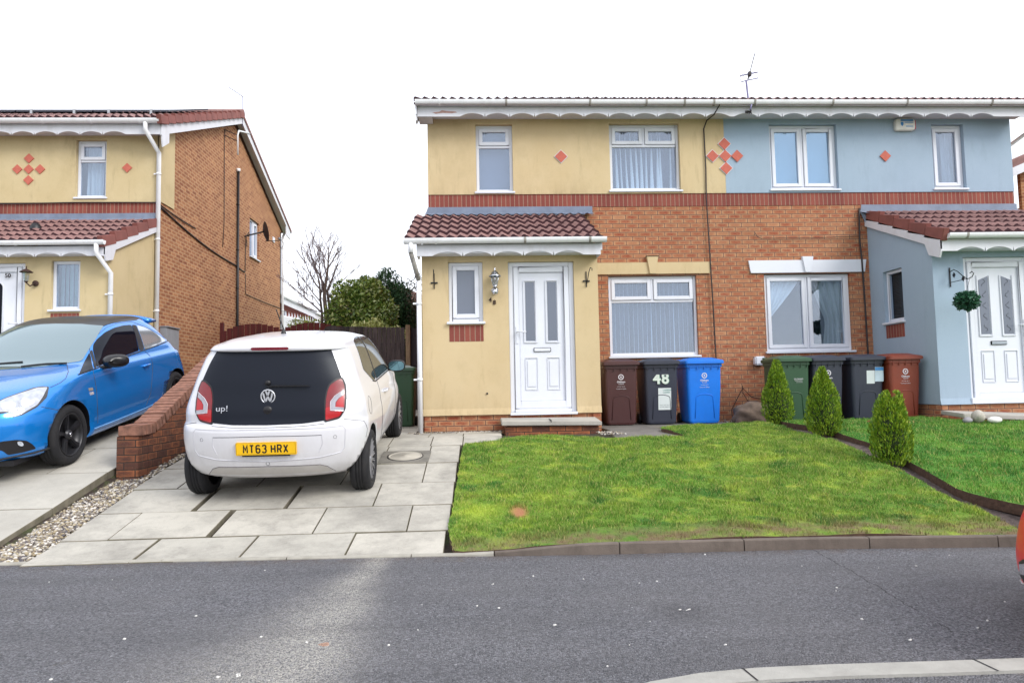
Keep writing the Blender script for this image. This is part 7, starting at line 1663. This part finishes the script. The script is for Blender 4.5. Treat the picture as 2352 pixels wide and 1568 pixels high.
# ============================================================ TREES AND SHRUBS
WORLD = True
M_BARK = simple('grey_bark', lin(112,98,90), .9, .25, 12, bump=.5)
LAUR = leaf_mat('laurel_leaf', [lin(36,64,26), lin(84,116,46), lin(150,168,84), lin(222,226,180)], .25)  # palest leaf tones carry the glossy highlights as colour
CONI = leaf_mat('cypress_spray', [lin(30,58,38), lin(48,84,50), lin(70,104,58)], .7)
def shrub(name, lab, cat, base, clouds, mat, trunk_h=None, trunk_r=.06, coremat=None):
    t = thing(name, lab, cat, base)
    for i, (c, r, n, s, kw) in enumerate(clouds): leaf_cloud('foliage', mat, t, c, r, n, s, seed=hash(name) % 97+i if False else 17+i+int(abs(base[0])*10), **kw)
    m = MB(); c0 = clouds[0][0]
    m.tube([(base[0], base[1], base[2]), (base[0]+.03, base[1], (base[2]+c0[2])/2), (c0[0], c0[1], c0[2])], [trunk_r, trunk_r*.8, trunk_r*.4], 7)
    for k in range(6): a = k*1.05; m.tube([(c0[0], c0[1], c0[2]-.3*c0[2]*.2), (c0[0]+clouds[0][1][0]*.6*math.cos(a), c0[1]+clouds[0][1][1]*.6*math.sin(a), c0[2]+clouds[0][1][2]*.3*math.sin(k*2))], [trunk_r*.45, trunk_r*.15], 5)
    m.build('trunk', M_BARK, t, recalc=False); return t
# laurel: px 755..905, 630..745 at about 18 m
shrub('laurel_bush', 'big round glossy green laurel bush rising over the grey fence', 'bush', (-3.2, 18.2, .85),
      [((-2.98, 18.2, 3.18), (.82, .85, 1.04), 11000, .12, dict(shell=.35, ar=.42)), ((-2.60, 18.0, 2.95), (.60, .7, .8), 5500, .095, dict(shell=.4, ar=.40))], LAUR)
m = bpy.data.objects['laurel_bush']
shrub('cypress_tree', 'dark feathery evergreen behind the laurel bush', 'tree', (-2.35, 20.5, .9),
      [((-2.62, 20.5, 3.45), (.72, .8, 1.35), 15000, .12, dict(shell=.9, ar=.28, lean_up=.5)), ((-2.15, 20.4, 2.9), (.66, .8, 1.25), 12000, .12, dict(shell=.9, ar=.28, lean_up=.5))], CONI)
VAR = leaf_mat('variegated_leaf', [lin(104,128,60), lin(184,190,110), lin(236,234,180)], .4)
shrub('variegated_shrub', 'pale variegated shrub just above the grey fence boards', 'shrub', (-2.4, 16.6, .85),
      [((-2.45, 16.7, 2.62), (.42, .3, .36), 1700, .10, dict(lean_up=.9, ar=.3)), ((-1.95, 16.7, 2.58), (.28, .25, .2), 700, .10, dict(lean_up=.9, ar=.3)), ((-2.85, 16.7, 2.6), (.22, .2, .3), 500, .10, dict(lean_up=.9, ar=.3))], VAR, trunk_r=.03)
YG = leaf_mat('yellow_green_leaf', [lin(110,128,48), lin(164,176,84), lin(190,196,110)], .5)
shrub('yellow_shrub', 'small yellow-green shrub beneath the bare tree by the red fence', 'shrub', (-4.6, 19.5, .9), [((-4.85, 19.6, 3.02), (.42, .3, .36), 1800, .07, dict(shell=.9)), ((-4.5, 19.5, 2.9), (.3, .3, .4), 1000, .07, dict(shell=.9))], YG, trunk_r=.03)
DK = leaf_mat('dark_leaf', [lin(44,40,40), lin(70,70,54), lin(104,96,66)], .6)
shrub('dark_shrub', 'thin dark-leaved shrub between the cypress and the white downpipe', 'shrub', (-1.7, 20, .9), [((-1.75, 20, 3.6), (.34, .4, .95), 1500, .075, dict(shell=.9)), ((-1.7, 20, 2.6), (.5, .4, .7), 1800, .075, dict(shell=.7))], DK, trunk_r=.03)
# bare tree: the main limbs follow the real one, fine twigs are grown from them
t = thing('bare_tree', 'leafless grey tree with many fine upright branches beside the laurel bush', 'tree', (-4.2, 18.6, .9)); m = MB(); tw = MB(); rr = random.Random(21)
def limb(pts, r0, r1, depth_off=0., twigs=6, tl=.7):
    P = []
    for k, (cx, cy) in enumerate(pts):
        Y = 18.6+depth_off*k/len(pts); X, Z = atY((1100+cx/3.485)/1.7415, (950+cy/3.485)/1.7415, Y); P.append(Vector((X, Y, Z)))
    n = len(P); (m if r0 > .03 else tw).tube(P, [r0+(r1-r0)*k/(n-1) for k in range(n)], 6)
    for _ in range(twigs):
        s_ = rr.uniform(.25, .98)*(n-1); k = min(int(s_), n-2); q = P[k].lerp(P[k+1], s_-k); d = (P[k+1]-P[k]).normalized(); a = rr.uniform(0, 6.28)
        nd = (d*.9+Vector((math.cos(a)*.7, math.sin(a)*.5, .25))).normalized(); L = tl*rr.uniform(.5, 1.2); e = q+nd*L*.5; f = e+(nd+Vector((rr.uniform(-.15, .15), 0, .2))).normalized()*L*.5; tw.tube([q, e, f], [.010, .007, .0045], 3)
        for __ in range(2): b2 = q.lerp(f, rr.uniform(.3, .8)); tw.tube([b2, b2+(nd+Vector((rr.uniform(-.6, .6), rr.uniform(-.4, .4), .2))).normalized()*L*.45], [.006, .004], 3)
limb([(735,1300),(728,1150),(700,960),(688,800),(700,680),(722,560),(738,420),(742,280),(752,110)], .07, .010, -.3, 16)
limb([(785,1300),(778,1150),(762,980),(742,850),(730,740),(770,640),(820,520),(860,400),(885,350)], .055, .010, .4, 14)
limb([(660,1250),(655,1050),(632,860),(625,690),(600,560),(565,430),(560,340)], .04, .008, .5, 12)
limb([(690,800),(655,640),(630,480),(612,330),(606,150)], .03, .007, -.5, 12)
limb([(722,560),(700,440),(680,300),(665,110)], .02, .006, .5, 8)
limb([(700,690),(640,560),(560,400),(500,250),(480,120)], .024, .006, -.3, 12)
limb([(660,760),(560,640),(470,470),(420,330),(400,280)], .022, .006, .3, 10)
limb([(668,1060),(560,960),(440,860),(330,760),(210,650)], .026, .006, .2, 12, .6)
limb([(640,900),(520,760),(400,590),(290,450)], .018, .006, -.2, 9, .6)
limb([(650,980),(540,830),(430,780),(300,690)], .014, .005, .3, 7, .5)
limb([(742,850),(820,760),(900,640),(980,560)], .018, .005, -.5, 7, .6)
limb([(790,1100),(900,1090),(980,1020),(1070,980)], .014, .005, -.6, 5, .5)
limb([(738,420),(800,330),(860,230)], .014, .005, .2, 6, .5)
limb([(645,1040),(560,1020),(470,1000),(380,960)], .012, .005, .1, 5, .5)
m.build('trunk', M_BARK, t, recalc=False); tw.build('twigs', simple('twig', lin(122,108,110), .9, .2), t, recalc=False)
# dwarf conifers along the trench
THU = leaf_mat('golden_conifer_spray', [lin(44,80,14), lin(84,122,18), lin(128,156,26), lin(166,180,50)], .6)
def conifer(lab, x, y, H_, W_, seed, lean=0, pr=None):
    z = gzA(y)-.02; t = thing('dwarf_conifer', lab, 'shrub', (x, y, z), group='dwarf conifers along the trench'); g = np.random.default_rng(seed); n = 7000
    s = g.random(n)**.85; prof = np.interp(s, [0, .06, .2, .38, .6, .8, .93, 1], pr or [.5, .78, .98, 1, .90, .66, .38, .10])
    a = g.uniform(0, 2*PI, n); col = np.sin(a*7+seed)*np.sin(s*13+a*3)*.12+np.sin(a*3+s*5+seed)*.09+np.sin(a*2+seed*2)*np.sin(s*7+seed)*.09; s = np.clip(s*(1+.10*np.sin(a*3+seed)*(s > .6)), 0, 1.06); rad = prof*W_/2*(1-.5*g.random(n)**2.2)*(1+col)
    P = np.stack([x+rad*np.cos(a)+lean*s, y+rad*np.sin(a), z+s*H_], 1)
    d = np.stack([np.cos(a)*.45, np.sin(a)*.45, np.full(n, .9)], 1)+g.normal(size=(n, 3))*.25; d /= np.linalg.norm(d, axis=1)[:, None]
    q = np.cross(d, g.normal(size=(n, 3))); q /= np.linalg.norm(q, axis=1)[:, None]; L = (.034*g.uniform(.6, 1.4, n))[:, None]; Wd = L*.34
    V = np.stack([P-d*L*.5, P+q*Wd*.5, P+d*L*.6, P-q*Wd*.5], 1).astype(np.float32); me = bpy.data.meshes.new('foliage'); me.vertices.add(n*4); me.vertices.foreach_set('co', V.ravel()); me.loops.add(n*4); me.loops.foreach_set('vertex_index', np.arange(n*4, dtype=np.int32)); me.polygons.add(n)
    me.polygons.foreach_set('loop_start', np.arange(0, n*4, 4, dtype=np.int32)); me.polygons.foreach_set('loop_total', np.full(n, 4, np.int32)); me.update(calc_edges=True); me.materials.append(THU); o = bpy.data.objects.new('foliage', me); COL.objects.link(o); setpar(o, t)
    m = MB(); m.tube([(x, y, z-.02), (x+lean*.5, y, z+H_*.5), (x+lean*.9, y, z+H_*.9)], [.02, .014, .004], 6); m.build('trunk', M_BARK, t)
    m = MB(); m.lathe([(0,.05*H_),(W_*.26,.1*H_),(W_*.36,.35*H_),(W_*.26,.62*H_),(W_*.10,.85*H_),(0,.93*H_)], (x, y, z), 'z', 12); m.build('shade_core', simple('conifer_shade', lin(40,54,24), .95, .3, 30), t)  # dark solid core: shade between the sprays put into its colour
conifer('slim dwarf conifer in front of the green bin, farthest of the three', 4.37, 10.0, .90, .42, 3, -.01, [.45, .72, .95, 1, .84, .58, .30, .06])
conifer('middle dwarf conifer with a narrow tip in front of the charcoal bins', 4.36, 8.62, .80, .41, 5, 0, [.5, .85, 1, .98, .86, .55, .24, .05])
conifer('widest, flat-topped dwarf conifer, nearest of the three by the trench', 4.31, 7.15, .72, .375, 9, .02, [.55, .82, .95, 1, .97, .86, .60, .26])
# the odd leaf and weed
t = thing('fallen_leaves', 'few brown dead leaves lying on the right lawn', 'leaves', (5.6, 9.0, .68)); leaf_cloud('dead_leaf', simple('dead_leaf_brown', lin(150,110,70), .8, .2), t, (5.45, 9.15, .72), (.35, .2, .02), 26, .07, 4)
weeds = leaf_cloud('weeds', leaf_mat('weed_leaf', [lin(70,104,40), lin(120,140,60)], .6), None, (3.3, 5.3, .17), (.0001, .0001, .0001), 3, .02, 4)
bpy.data.objects.remove(weeds)
